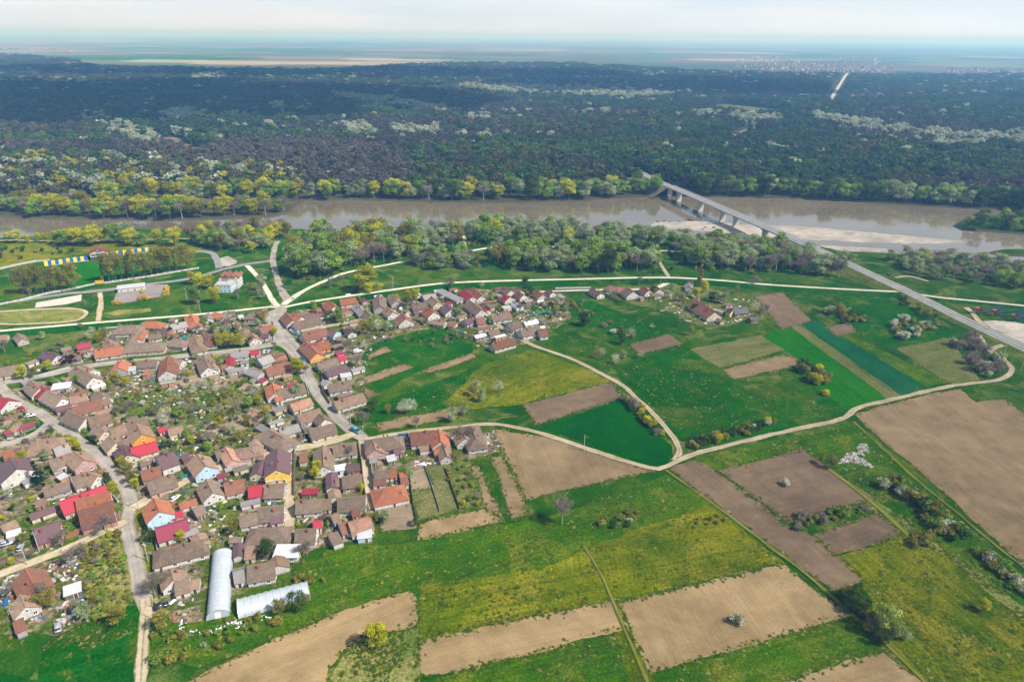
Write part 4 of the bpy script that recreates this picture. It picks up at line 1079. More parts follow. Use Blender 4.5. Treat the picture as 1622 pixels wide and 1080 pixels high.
# ridge ends read off enlargements of the photograph: x1 y1 x2 y2 width(m) roof wall [type] [eaves] [storeys]
TABLE = {
 (0, 440, 5.4): """
-25 775 205 735 8.5 b C
-30 492 62 482 7 t C
150 470 188 518 6 b G
372 622 490 662 8 d W
515 600 605 580 5 b T
650 568 775 545 7 m W
560 655 700 642 7 b G
805 612 1050 580 9 o W
928 522 960 600 8 t W
1030 408 1150 402 10 b W h
1222 378 1055 625 5 b W
1255 366 1345 372 8.5 o W h
1232 440 1182 520 5 o W
1262 478 1375 462 7 b W
1125 562 1335 548 10 b C h
1450 400 1590 370 8 g W
1480 518 1545 526 8.5 b W h
1555 515 1605 510 4 e G f
640 750 795 850 8.5 b W
690 742 790 782 7.5 t W
1040 692 1005 765 8.5 o G
1095 785 1160 775 5.5 w B f
1172 708 1345 696 7.5 b G
1440 662 1425 790 10 u W
1440 690 1560 700 7 t W
255 870 335 945 8.5 b W
325 925 400 975 8 r W
395 955 530 1030 9 b W
450 935 600 915 6 w G f
560 872 650 852 4 p G f
590 1014 740 985 7 t W
822 965 890 1012 7.5 b W
""",
 (0, 600, 5.4): """
850 182 925 155 7 t G
575 268 735 335 9 b W
745 335 935 285 8.5 t W
605 240 855 172 8.5 u W
470 242 610 210 6 d P
820 388 895 445 8.5 b C
930 432 1062 385 7.5 t C
932 478 990 545 8.5 b C
1000 540 1120 492 8 t C
1165 378 1215 470 9.5 t O g 4.2 1
1062 382 1250 322 7 b G
1345 428 1415 406 5 r W
1430 428 1560 396 6.5 t C
1110 592 1335 530 8.5 r C
1040 562 1090 650 8 d C
1335 668 1490 615 11 d W g 3.6 1
1200 785 1370 742 7.5 u G
1248 885 1488 805 9 b P
-45 150 75 185 10 r W
40 468 290 380 3.4 m T f
100 445 180 410 4 p G f
330 520 480 500 12 t C h
450 590 580 548 8 g W
410 698 625 625 8.5 b P
625 612 715 690 8.5 t P g 3.4 1
15 630 112 602 8 o C
78 668 145 768 13 d W g 3.6 1
88 612 182 582 7 d W
600 845 735 795 8.5 b W
735 790 835 830 7.5 t W
362 935 588 868 6.5 b G
500 1050 895 905 10.5 r W
480 765 590 735 3.6 w G f
730 850 800 830 4 b W
""",
 (0, 780, 5.4): """
640 62 940 -18 9.5 o W
660 152 965 62 10.5 u W
705 300 1000 215 4.4 d K f
300 62 375 45 6 t K
245 190 462 112 5 d C
290 305 510 242 11 d K
440 345 495 330 4.4 r W
0 285 130 228 5.5 t G
60 365 175 330 4 w G f
215 640 300 800 9.5 u K
305 838 440 788 6.5 u K
170 870 218 972 7.5 t W
548 848 690 802 5 w T f
1312 42 1360 160 9.5 o B g 4.0 1
1455 182 1562 152 5 r G
1322 308 1602 222 9.5 m W
""",
 (220, 780, 5.4): """
332 342 500 292 5 g T
500 338 540 430 5.5 t W
222 482 472 418 9 b W h
272 645 298 745 8 t W
300 762 430 730 8 b W
440 757 510 745 5 t W
455 140 545 100 7 b T
340 98 490 50 4.4 o W
852 202 1005 168 7 b W
1012 130 1240 106 9 b W
1125 210 1240 196 5 d W
1022 312 1190 302 9.5 b W h
945 375 1010 350 5.4 d W
852 425 852 535 4.2 d W
905 470 1000 458 7.5 t C
920 632 1165 590 8.5 b W
1170 532 1190 620 7.5 t W
800 680 910 650 8 g W
1170 502 1370 500 6 w W f
1335 315 1518 305 8.5 b W
1492 245 1560 238 5 r W
""",
 (250, 600, 5.4): """
772 922 900 905 8 r W
912 900 1085 892 9 b G
1020 592 1012 775 10 d Y g 4.2 1
895 690 845 800 7 d C
925 860 1095 825 4.4 w W f
940 428 1075 500 10 b W h
1032 432 1200 380 7 g W
1290 432 1512 375 8.5 b C
1192 312 1385 250 8 t W
1380 292 1432 342 7 b W
1128 215 1302 156 7 p C
978 30 1002 120 8 o W
1015 92 1250 36 9 b W
992 160 1060 140 5 o W
330 636 410 742 9.5 t B g 3.4 1
572 576 640 690 6 p P
735 592 812 580 9 t P h
820 510 842 560 5.4 t W
490 622 550 606 6 b G
412 850 472 970 8.5 b W
560 892 728 852 8.5 u W
510 838 580 822 3.4 m G f
1410 560 1420 745 8.5 b W
250 432 -5 440 1 b W
""",
 (430, 640, 5.4): """
520 346 726 320 9 b W
205 826 440 806 8 b W
446 820 512 814 7 t W
562 800 805 780 9 b W
512 575 516 705 5 d W
600 618 775 598 8 b K
552 640 600 632 6 t W
490 560 635 535 4.4 w B f
640 525 755 510 6 d K
530 715 545 790 5 t W
355 1010 430 1000 5 r W
885 292 1040 275 10 b P h
868 305 890 385 8 t P
1040 388 1106 375 5.4 d P
842 482 900 475 4.4 g T f
990 470 1058 455 4.6 w T f
870 582 1000 562 6.5 b W
1008 562 1068 556 6.5 o W
870 645 982 634 5 u W
1103 588 1146 580 4.4 o W
1104 632 1162 622 6 u W
965 732 1045 716 11 o W h
1182 240 1385 220 10 u W
1428 206 1450 320 8 o W
1465 330 1500 440 6 t G
1385 390 1440 380 4.6 o T
1625 230 1660 290 8 t G
1705 180 1750 290 9 b G h
690 905 748 895 5 u W
""",
 (520, 780, 3.6): """
112 168 240 130 8.5 p B
62 185 112 170 7 u B
168 235 245 225 6 w B f
20 130 50 118 6 t G
""",
 (430, 440, 5.4): """
122 292 182 362 8.5 u W
172 298 256 332 7 o W
178 386 410 328 9 b W
255 322 470 286 6 d W
410 320 480 302 5 w W f
482 192 542 242 9 o W
580 186 722 166 8 o W
596 272 656 262 4.4 m W
722 226 790 290 7 g G
800 266 852 322 7.5 b W
918 138 930 240 9 b G
1030 136 1072 192 8 b G
985 246 1042 292 8 t W
1110 302 1152 348 10 u W
1196 222 1330 206 8 b G
1330 246 1390 292 9 o W
1366 156 1426 206 8 b C
1490 222 1540 270 9 d W
1430 108 1612 192 6 g G f
1398 120 1460 112 5 w G f
1290 152 1400 132 7 g G
1392 352 1490 366 6 t G
255 482 372 446 9 u W
362 452 470 436 8 u W
482 440 560 456 8 d B
290 536 392 642 9 u O
345 564 492 540 8 o O
386 726 560 682 7.5 b W
562 676 626 658 7 r W
460 792 642 742 7.5 d W
592 840 680 826 4.6 w W f
455 872 485 900 5.4 g W
480 916 676 880 7.5 b B
532 1062 782 982 7.5 t W
652 422 690 462 6 d W
690 415 760 402 6 g G
660 376 800 352 3.6 t C
""",
 (680, 440, 5.4): """
300 92 372 162 9 r W
372 78 450 152 8 u W
342 188 450 272 9 b W
445 245 505 275 5.4 r W
525 322 690 292 8 b W
290 362 380 332 7 d G
398 346 470 336 7.5 u G
642 138 692 162 9 r W
642 72 702 106 7 b W
735 75 790 108 6 b W
752 108 812 142 7 u W
922 102 972 142 7.5 u W
1012 96 1062 122 6 d W
672 402 762 362 8 b W
806 376 925 354 5.4 w W
772 442 940 402 9 b W
930 442 1002 434 8.5 u B
532 562 716 512 7.5 u W
500 452 590 432 6 t G
1388 86 1472 132 6.5 d W
730 205 780 235 6 w B
""",
 (920, 420, 5.4): """
262 172 308 182 8.5 u W h
392 182 452 222 10 b W
530 178 590 212 7.5 u W
626 162 680 202 7.5 b W
922 148 932 182 6 g W
982 287 1152 398 11 u C
1150 236 1200 226 7 p W
1292 366 1415 352 9 k T
1255 372 1300 385 5 k Y g 3.2 1
1442 448 1505 440 5 k T
""",
 (250, 440, 5.4): """
282 312 310 370 8 o W h
420 302 432 342 5.6 g W
488 292 532 302 8.5 o W h
560 292 660 280 7 b G
690 335 730 328 4.6 w W f
800 292 872 292 9 b G h
862 432 980 396 7.5 u W
790 462 832 512 7.5 t W
872 482 950 476 7 d W
730 420 740 490 6.5 b G
310 492 342 572 8.5 t W h
402 522 510 515 8 u W
392 482 430 476 6 d W
388 652 432 762 9 b W
422 702 482 760 6 t W
620 656 616 745 5.2 r W
620 628 772 612 8.5 g W
790 622 870 616 6 r W
850 692 962 652 9 g G
990 712 1105 686 3.4 o T f
782 765 890 805 7 g G
596 778 740 762 5 g W
535 745 590 735 5 u G
916 776 1142 716 8.5 u C
""",
}
for (x0, y0, sc_), txt in TABLE.items():
    Tf = tile(x0, y0, sc_)
    for line in txt.strip().splitlines():
        q = line.split()
        x1, y1, x2, y2, w = map(float, q[:5])
        if w < 3: continue
        house(Tf(x1, y1), Tf(x2, y2), w, q[5], q[6], q[7] if len(q) > 7 else 'g', float(q[8]) if len(q) > 8 else None, int(q[9]) if len(q) > 9 else 1)

# outbuildings that crowd the yards: a lean-to or shed near most houses, where there is room
def hits(x, y, hl, hw, an, m=0.3):
    ca, sa = math.cos(an), math.sin(an)
    P = np.array([(x + u * hl * ca - v * hw * sa, y + u * hl * sa + v * hw * ca) for u in (-1, 0, 1) for v in (-1, 0, 1)])
    for (fx, fy, fl, fw, fa) in FOOT:
        if (fx - x) ** 2 + (fy - y) ** 2 > (fl + fw + hl + hw) ** 2: continue
        dx, dy = P[:, 0] - fx, P[:, 1] - fy
        u = dx * math.cos(fa) + dy * math.sin(fa); v = -dx * math.sin(fa) + dy * math.cos(fa)
        if ((np.abs(u) < fl + m) & (np.abs(v) < fw + m)).any(): return True
        dx, dy = fx - x, fy - y
        u = dx * ca + dy * sa; v = -dx * sa + dy * ca
        if abs(u) < hl + m and abs(v) < hw + m: return True
    for (C, w) in ROADS.values():
        if dist_poly(P, C[::3], False).min() < w.mean() / 2 + 0.6: return True
    return False
FOOT.append((*at(*tile(220, 780, 5.4)(700, 810))[:2], 17, 4.5, 1.6)); FOOT.append((*at(*tile(220, 780, 5.4)(1150, 925))[:2], 16, 5.5, 0.15))
YARDS = [P for nm_, P in SHEETS if nm_ == 'yard_ground']; BEDS = [P for nm_, P in SHEETS if nm_ in ('garden_bed', 'ploughed_field')]
RO = random.Random(31)
for h in [q for q in HOUSES if not q['shed']]:
    for tr in range(5):
        an = h['o'].rotation_euler.z
        side = RO.choice((-1, 1)); L, w = RO.uniform(3.2, 7.5), RO.uniform(2.8, 4.6)
        if RO.random() < .5: ox, oy = RO.choice((-1, 1)) * (h['L'] / 2 + L / 2 + RO.uniform(.6, 3)), RO.uniform(-.5, .5) * h['w']
        else: ox, oy = RO.uniform(-.5, .5) * h['L'], side * (h['w'] / 2 + w / 2 + RO.uniform(1.0, 6))
        x = h['c'][0] + ox * math.cos(an) - oy * math.sin(an); y = h['c'][1] + ox * math.sin(an) + oy * math.cos(an)
        a2 = an + RO.choice((0, 0, math.pi / 2)) + RO.uniform(-.08, .08)
        q1 = np.array([[x, y]])
        if hits(x, y, L / 2 + .2, w / 2 + .2, a2) or not any(inside(q1, P)[0] for P in YARDS) or any(inside(q1, P)[0] for P in BEDS): continue
        dv = Vector((math.cos(a2), math.sin(a2), 0)) * L / 2; c0 = Vector((x, y, 3))
        house(None, None, w, RO.choice('bbtugdgw' if RO.random() < .9 else 'rm'), RO.choice('TTGWKC'), RO.choice('ffg'), None, 1, ab=(c0 - dv, c0 + dv))
        break
print('with outbuildings', len(HOUSES))
PLACES = {'main': 'on the main street', 'cross': 'on the cross street', 'curve': 'on the curving asphalt street', 'side': 'by the short side street',
          'slant': 'by the slanting dirt street', 'tunnel': 'by the lane behind the plum hall', 'narrow': 'by the shaded narrow lane', 'lot': 'near the scrubby vacant lot',
          'lane': 'by the lane into the fields', 'field': 'along the farm track', 'stad': 'by the stadium road'}
def place_of(c):
    c = np.array([c])
    if c[0, 0] > 60 and c[0, 1] > 380 and (c[0, 0] > 90): return 'in the detached farm cluster'
    best, bd = 'in the village', 1e9
    for k, ph in PLACES.items():
        d = dist_poly(c, ROADS[k][0][::3], closed=False)[0]
        if d < bd: best, bd = ph, d
    dl = min(dist_poly(c, Ce[::3, :2], False)[0], dist_poly(c, Cw[::3, :2], False)[0])
    if dl < 26 and dl < bd: return 'below the levee road'
    if bd > 26: return best.replace('on the', 'back from the').replace('by the', 'back from the')
    return best
used = {}
def basic(h):
    sz = 'long ' if h['L'] > 1.9 * h['w'] else ('small ' if h['L'] * h['w'] < 60 else '')
    tp = {'g': 'gabled', 'h': 'hipped', 'f': 'flat'}[h['typ']]
    kind = 'shed' if h['shed'] else 'house'
    return '%s%s %s roofed %s' % (sz, ROOFS[h['roof']][1], tp if not h['shed'] else '', kind)
for h in HOUSES:
    h['b'] = ' '.join(basic(h).split())
    h['lab'] = '%s, %s walls, %s' % (h['b'], WALLS[h['wall']][1], place_of(h['c']))
from collections import Counter
cnt = Counter(h['lab'] for h in HOUSES)
for h in HOUSES:
    if cnt[h['lab']] > 1:
        nb_ = min((g for g in HOUSES if g is not h), key=lambda g: (g['c'][0] - h['c'][0]) ** 2 + (g['c'][1] - h['c'][1]) ** 2)
        short = ROOFS[nb_['roof']][1].split()[0 if nb_['roof'] not in 'ud' else 0]
        if nb_['roof'] == 'd': short = 'plum'
        if nb_['roof'] == 'u': short = 'rust'
        h['lab'] = '%s, %s walls, beside %s roofed %s' % (h['b'], WALLS[h['wall']][1], short, 'shed' if nb_['shed'] else 'house') + ' ' + place_of(h['c']).replace('along the farm track', 'on farm track')
        ws = h['lab'].split()
        if len(ws) > 16:
            h['lab'] = h['lab'].replace(' gabled', '').replace(' asphalt street', ' street').replace(' dirt street', ' street').replace('back from the', 'off the')
            ws = h['lab'].split()
        if len(ws) > 16: h['lab'] = h['lab'].replace(' tiled', '').replace(' metal', '').replace(' sheet', '').replace(' walls,', ' walls')
        if len(h['lab'].split()) > 16: h['lab'] = ' '.join(h['lab'].split()[:16])
for h in HOUSES:
    tag(h['o'], h['lab'], 'shed' if h['shed'] else 'house', 'village sheds' if h['shed'] else 'village houses')
print('houses', len(HOUSES), 'labels', len(set(h['lab'] for h in HOUSES)))

# ------------------------------------------------------------------ polytunnels
def film_mat():
    M = Mat('tunnel_film'); o = M.obj()
    c = M.vary((0.44, 0.48, 0.52), M.ramp(M.noise(M.scalevec(o, (0.35, 1.2, 1.2)), 1.0, 4, 0.6), [(0.3, 0.0), (0.7, 1.0)]), 0.1)
    return M.pbr(c, 0.3, 0.0, 0.4)
FILM = film_mat()
def polytunnel(pa, pb, w, h, label, sag=0.10):
    a, b = at(*pa), at(*pb)
    d = b - a; L = d.length; ang = math.atan2(d.y, d.x); c = (a + b) / 2
    root = tag(empty('polytunnel', c, ang), label, 'polytunnel', 'polytunnels')
    n, m = 14, int(L / 2.0)
    V, F = [], []
    def arch(t, bul=0.0): return ((w / 2 + bul) * math.cos(t), (h + bul) * abs(math.sin(t)) ** 0.8)
    for i in range(2 * m + 1):
        x = -L / 2 + L * i / (2 * m)
        bul = 0.0 if i % 2 == 0 else -sag
        for k in range(n + 1):
            y, z = arch(math.pi * k / n, bul)
            V.append((x, y, z))
    for i in range(2 * m):
        for k in range(n):
            q = i * (n + 1) + k
            F.append((q, q + n + 1, q + n + 2, q + 1))
    mesh_obj('film', V, F, FILM, root, smooth=True)
    for i in range(m + 1):
        x = -L / 2 + L * i / m
        V, F = [], []
        for k in range(n):
            y0, z0 = arch(math.pi * k / n, 0.03); y1, z1 = arch(math.pi * (k + 1) / n, 0.03)
            add_tube(V, F, (x, y0, z0), (x, y1, z1), 0.06, 0.06, 5)
        mesh_obj('hoop', V, F, MT['steel'], root)
    for s_ in (-1, 1):
        V = [(s_ * (L / 2 - 0.05), *arch(math.pi * k / n)) for k in range(n + 1)]
        F = [tuple(range(n + 1))]
        e = mesh_obj('end_wall', V, F, FILM, root)
        V, F = [], []
        add_box(V, F, (s_ * (L / 2 + 0.02), 0, 1.1), (0.08, 1.8, 2.2))
        mesh_obj('door', V, F, MT['white'], e)
    FOOT.append((c.x, c.y, L / 2 + .5, w / 2 + .4, ang))
    return root
TF = tile(220, 780, 5.4)
polytunnel(TF(720, 545), TF(680, 1075), 6.6, 3.3, 'rounded white polytunnel running straight beside the white walled houses')
polytunnel(TF(850, 1005), TF(1455, 845), 7.6, 2.9, 'ribbed white polytunnel lying across the end of the vegetable garden', 0.28)

# ------------------------------------------------------------------ stadium, guest house
def guest_house():
    T2 = tile(250, 340, 5.4)
    a, b = at(*T2(497, 672)), at(*T2(632, 672))
    d = b - a; ang = math.atan2(d.y, d.x)
    L = d.length; D = 11.0
    root = tag(empty('guest_house', a, ang), 'three storey white guest house with clustered brown gables near the stadium', 'guest house')
    V, F = [], []
    add_box(V, F, (L / 2, 4.0, 2.9), (L, 8.0, 5.8)); mesh_obj('wall', V, F, WALLS['B'][0], root)
    V, F = [], []
    add_box(V, F, (L / 2, 4.0, 5.92), (L + .5, 8.4, 0.22)); ter = mesh_obj('terrace', V, F, MT['concrete'], root)
    V, F = [], []
    add_box(V, F, (L / 2 + 1.0, 13.0, 4.2), (L + 1.6, 10.0, 8.4)); mesh_obj('rear_wing', V, F, WALLS['W'][0], root)
    for k, (x, y, w, dp, h) in enumerate([(1.6, 12.5, 4.4, 9.5, 10.2), (5.4, 11.6, 4.6, 10, 11.3), (9.2, 12.4, 4.4, 9.8, 10.4), (12.2, 13.2, 3.4, 9.4, 9.9)]):
        V = [(x - w / 2, y - dp / 2, 8.3), (x + w / 2, y - dp / 2, 8.3), (x + w / 2, y + dp / 2, 8.3), (x - w / 2, y + dp / 2, 8.3), (x, y - dp / 2, h), (x, y + dp / 2, h)]
        F = [(1, 2, 5, 4), (3, 0, 4, 5), (0, 1, 4), (2, 3, 5), (3, 2, 1, 0)]
        mesh_obj('roof', V, F, ROOFS['u'][0], root, uv=[(v[1], v[0]) for v in V])
    for st in range(2):
        for k in range(4):
            inst('window', WIN, root, (L * (k + .5) / 4, -0.0, 1.6 + 2.8 * st), 0)
        for k in range(3):
            inst('window', WIN, root, (L, 8.0 * (k + .5) / 3, 1.6 + 2.8 * st), math.pi / 2)
    for st in range(3):
        for k in range(3): inst('window', WIN, root, (L + 1.8, 8 + 10 * (k + .5) / 3, 1.6 + 2.7 * st), math.pi / 2)
    FOOT.append((a.x + L / 2 * math.cos(ang), a.y + 8, L / 2 + 3, 12, ang))
guest_house()

def conveyor(px, py, rz, label):
    p = at(px, py)
    root = tag(empty('gravel_conveyor', p, rz), label, 'conveyor', 'gravel yard machines')
    V, F = [], []
    for s in (-.6, .6):
        for q in (0, .9): add_tube(V, F, (-8, s, 1.0 + q), (8, s, 4.6 + q), .08, .08, 6)
        for k in range(9):
            x = -8 + 2 * k; z = 1.0 + 3.6 * k / 8
            add_tube(V, F, (x, s, z), (min(x + 2, 8), s, min(z + .45, 4.6) + .9), .05, .05, 5)
    mesh_obj('truss', V, F, MT['bluep'], root)
    V, F = [], []
    for k in range(8): add_box(V, F, (-7 + 2 * k, 0, 1.45 + 3.6 * (k + .5) / 8), (2.02, 1.0, .5))
    mesh_obj('belt', V, F, MT['tyre'], root)
    for x, z in ((-4, 1.7), (5, 3.9)):
        for s in (-.7, .7):
            V, F = [], []
            add_tube(V, F, (x, s, 0), (x, s * .8, z), .12, .12, 6); mesh_obj('leg', V, F, MT['bluep'], root)
    V = [(-10.5, -1.8, 4), (-6.5, -1.8, 4), (-6.5, 1.8, 4), (-10.5, 1.8, 4), (-9, -.5, 1.6), (-8, -.5, 1.6), (-8, .5, 1.6), (-9, .5, 1.6)]
    mesh_obj('hopper', V, [(0, 1, 5, 4), (1, 2, 6, 5), (2, 3, 7, 6), (3, 0, 4, 7), (4, 5, 6, 7)], MT['brickred'], root)
T6 = tile(1220, 300, 4.03)
conveyor(*T6(1400, 790), 0.1, 'blue truss conveyor with red hopper at the gravel yard entrance')
conveyor(*T6(1520, 812), -0.15, 'blue truss conveyor with red hopper in the middle of gravel yard')
conveyor(*T6(1620, 830), 0.3, 'blue truss conveyor with red hopper deep in the gravel yard')
def stand(pa, pb, n, first, label):
    a, b = at(*pa), at(*pb)
    d = b - a; L = d.length; ang = math.atan2(d.y, d.x)
    root = tag(empty('grandstand', a, ang), label, 'grandstand', 'stadium seating stands')
    V, F = [], []
    for s in range(5): add_box(V, F, (L / 2, 0.5 + s * 0.9, 0.2 + s * 0.22), (L, 0.898, 0.4 + s * 0.44))
    mesh_obj('terrace', V, F, MT['concrete'], root)
    for k in range(n):
        x = L * (k + .5) / n; w = L / n * 0.97
        V, F = [], []
        for s in range(5):
            add_box(V, F, (x, 0.45 + s * 0.9, 0.62 + s * 0.44), (w, 0.45, 0.42)); add_box(V, F, (x, 0.72 + s * 0.9, 0.85 + s * 0.44), (w, 0.1, 0.7))
        mesh_obj('seat_block', V, F, MT['yellow_seat'] if (k + first) % 2 == 0 else MT['blue_seat'], root)
    FOOT.append((a.x + d.x / 2, a.y + d.y / 2 + 2, L / 2, 4, ang))
stand(TS(382, 445), TS(755, 395), 12, 0, 'stadium stand of alternating yellow and blue seats before the clubhouse')
stand(TS(955, 362), TS(1310, 318), 11, 1, 'stadium stand of alternating seats reaching the poplar row')
def clubhouse():
    a, b = at(*TS(778, 388)), at(*TS(932, 368))
    d = b - a; L = d.length; ang = math.atan2(d.y, d.x)
    root = tag(empty('clubhouse', a, ang), 'cream stadium clubhouse with red gabled roof between the seat stands', 'clubhouse')
    V = [(0, 0, 0), (L, 0, 0), (L, 7, 0), (0, 7, 0), (0, 0, 5.2), (L, 0, 5.2), (L, 7, 5.2), (0, 7, 5.2), (L / 2, 0, 7.8), (L / 2, 7, 7.8)]
    F = [(1, 2, 6, 5), (3, 0, 4, 7), (0, 1, 5, 8, 4), (2, 3, 7, 9, 6)]
    mesh_obj('wall', V, F, WALLS['C'][0], root)
    V = [(-.5, -.6, 5.0), (L / 2, -.6, 8.0), (L + .5, -.6, 5.0), (-.5, 7.5, 5.0), (L / 2, 7.5, 8.0), (L + .5, 7.5, 5.0)]
    V += [(x, y, z - .18) for x, y, z in V]
    F = [(0, 1, 4, 3), (1, 2, 5, 4), (6, 9, 10, 7), (7, 10, 11, 8), (0, 6, 7, 1), (1, 7, 8, 2), (3, 4, 10, 9), (4, 5, 11, 10), (0, 3, 9, 6), (2, 8, 11, 5)]
    mesh_obj('roof', V, F, ROOFS['r'][0], root, uv=[(v[1], v[0]) for v in V])
    V, F = [], []
    add_box(V, F, (L / 2, -.05, 3.4), (L * .9, 0.12, 1.5)); g = mesh_obj('window_band', V, F, MT['glass'], root)
    for k in range(8):
        V, F = [], []
        add_box(V, F, (L * (.05 + .9 * k / 7), -.13, 3.4), (0.12, 0.08, 1.6)); mesh_obj('mullion', V, F, MT['white'], g)
    V, F = [], []
    add_box(V, F, (L / 2, -.06, 5.9), (L * .35, 0.1, 1.2)); mesh_obj('gable_panel', V, F, MT['bluep'], root)
    V, F = [], []
    add_box(V, F, (L / 2, -.9, 2.5), (L, 1.7, 0.15)); mesh_obj('balcony', V, F, MT['concrete'], root)
    FOOT.append((a.x + d.x / 2, a.y + 4, L / 2 + 1, 6, ang))
clubhouse()
house(TS(1005, 625), TS(1235, 598), 6.5, 'w', 'W', 'f', 2.8, 1)
tag(HOUSES[-1]['o'], 'long low white roofed hall in the gravel yard by the stadium', 'house')

def fence(pts, h, mat, label, z=0.0, post=4.0, th=0.12, name='fence', cap=None):
    A = np.array([list(at(p[0], p[1], z)[:2]) for p in pts])
    o0 = A[0]
    root = tag(empty(name, (o0[0], o0[1], z)), label, 'fence' if name == 'fence' else 'wall', 'village fences and yard walls')
    V, F = [], []
    Vp, Fp = [], []
    for i in range(len(A) - 1):
        a, b = A[i] - o0, A[i + 1] - o0
        L = np.linalg.norm(b - a); ang = math.atan2(b[1] - a[1], b[0] - a[0]); m = (a + b) / 2
        add_box(V, F, (m[0], m[1], h / 2), (L, th, h), ang)
        n = max(1, int(L / post))
        for k in range(n + (i == len(A) - 2)):
            p = a + (b - a) * k / n
            add_box(Vp, Fp, (p[0], p[1], h / 2 + .08), (th + .14, th + .14, h + .16), ang)
    mesh_obj('panel', V, F, mat, root)
    mesh_obj('posts', Vp, Fp, cap or mat, root)
    return root
fence([TS(-60, 785), TS(0, 775), TS(190, 735), TS(400, 680), TS(600, 645), TS(810, 600)], 1.3, MT['concrete'], 'pale concrete stadium fence along the asphalt road', cap=MT['white'])
fence([TS(900, 590), TS(1100, 560), TS(1300, 530), TS(1530, 490), TS(1700, 462)], 1.3, MT['concrete'], 'pale concrete stadium fence behind the poplar row', cap=MT['white'])
fence([TS(820, 595), TS(890, 590)], 2.6, MT['yellowp'], 'yellow stadium gate between two fence runs', name='gate_wall')
fence([TS(0, 470), TS(200, 425), TS(310, 405), TS(430, 395)], 1.6, MT['concrete'], 'grey concrete wall behind the west end of the pitch', name='boundary_wall')
fence([TS(205, 640), TS(255, 690)], 6.0, MT['steel'], 'tall grey metal hoarding at the pitch corner', name='hoarding')
for k, (px_, py_, an_, ln_) in enumerate([]): pass
TA, TB, TC, TD, TE, TG, TH, TI = (tile(0, 440, 5.4), tile(250, 440, 5.4), tile(0, 600, 5.4), tile(250, 600, 5.4), tile(0, 780, 5.4), tile(430, 640, 5.4), tile(430, 440, 5.4), tile(680, 440, 5.4))
WD, CO, WH = MT['wood'], MT['concrete'], WALLS['C'][0]
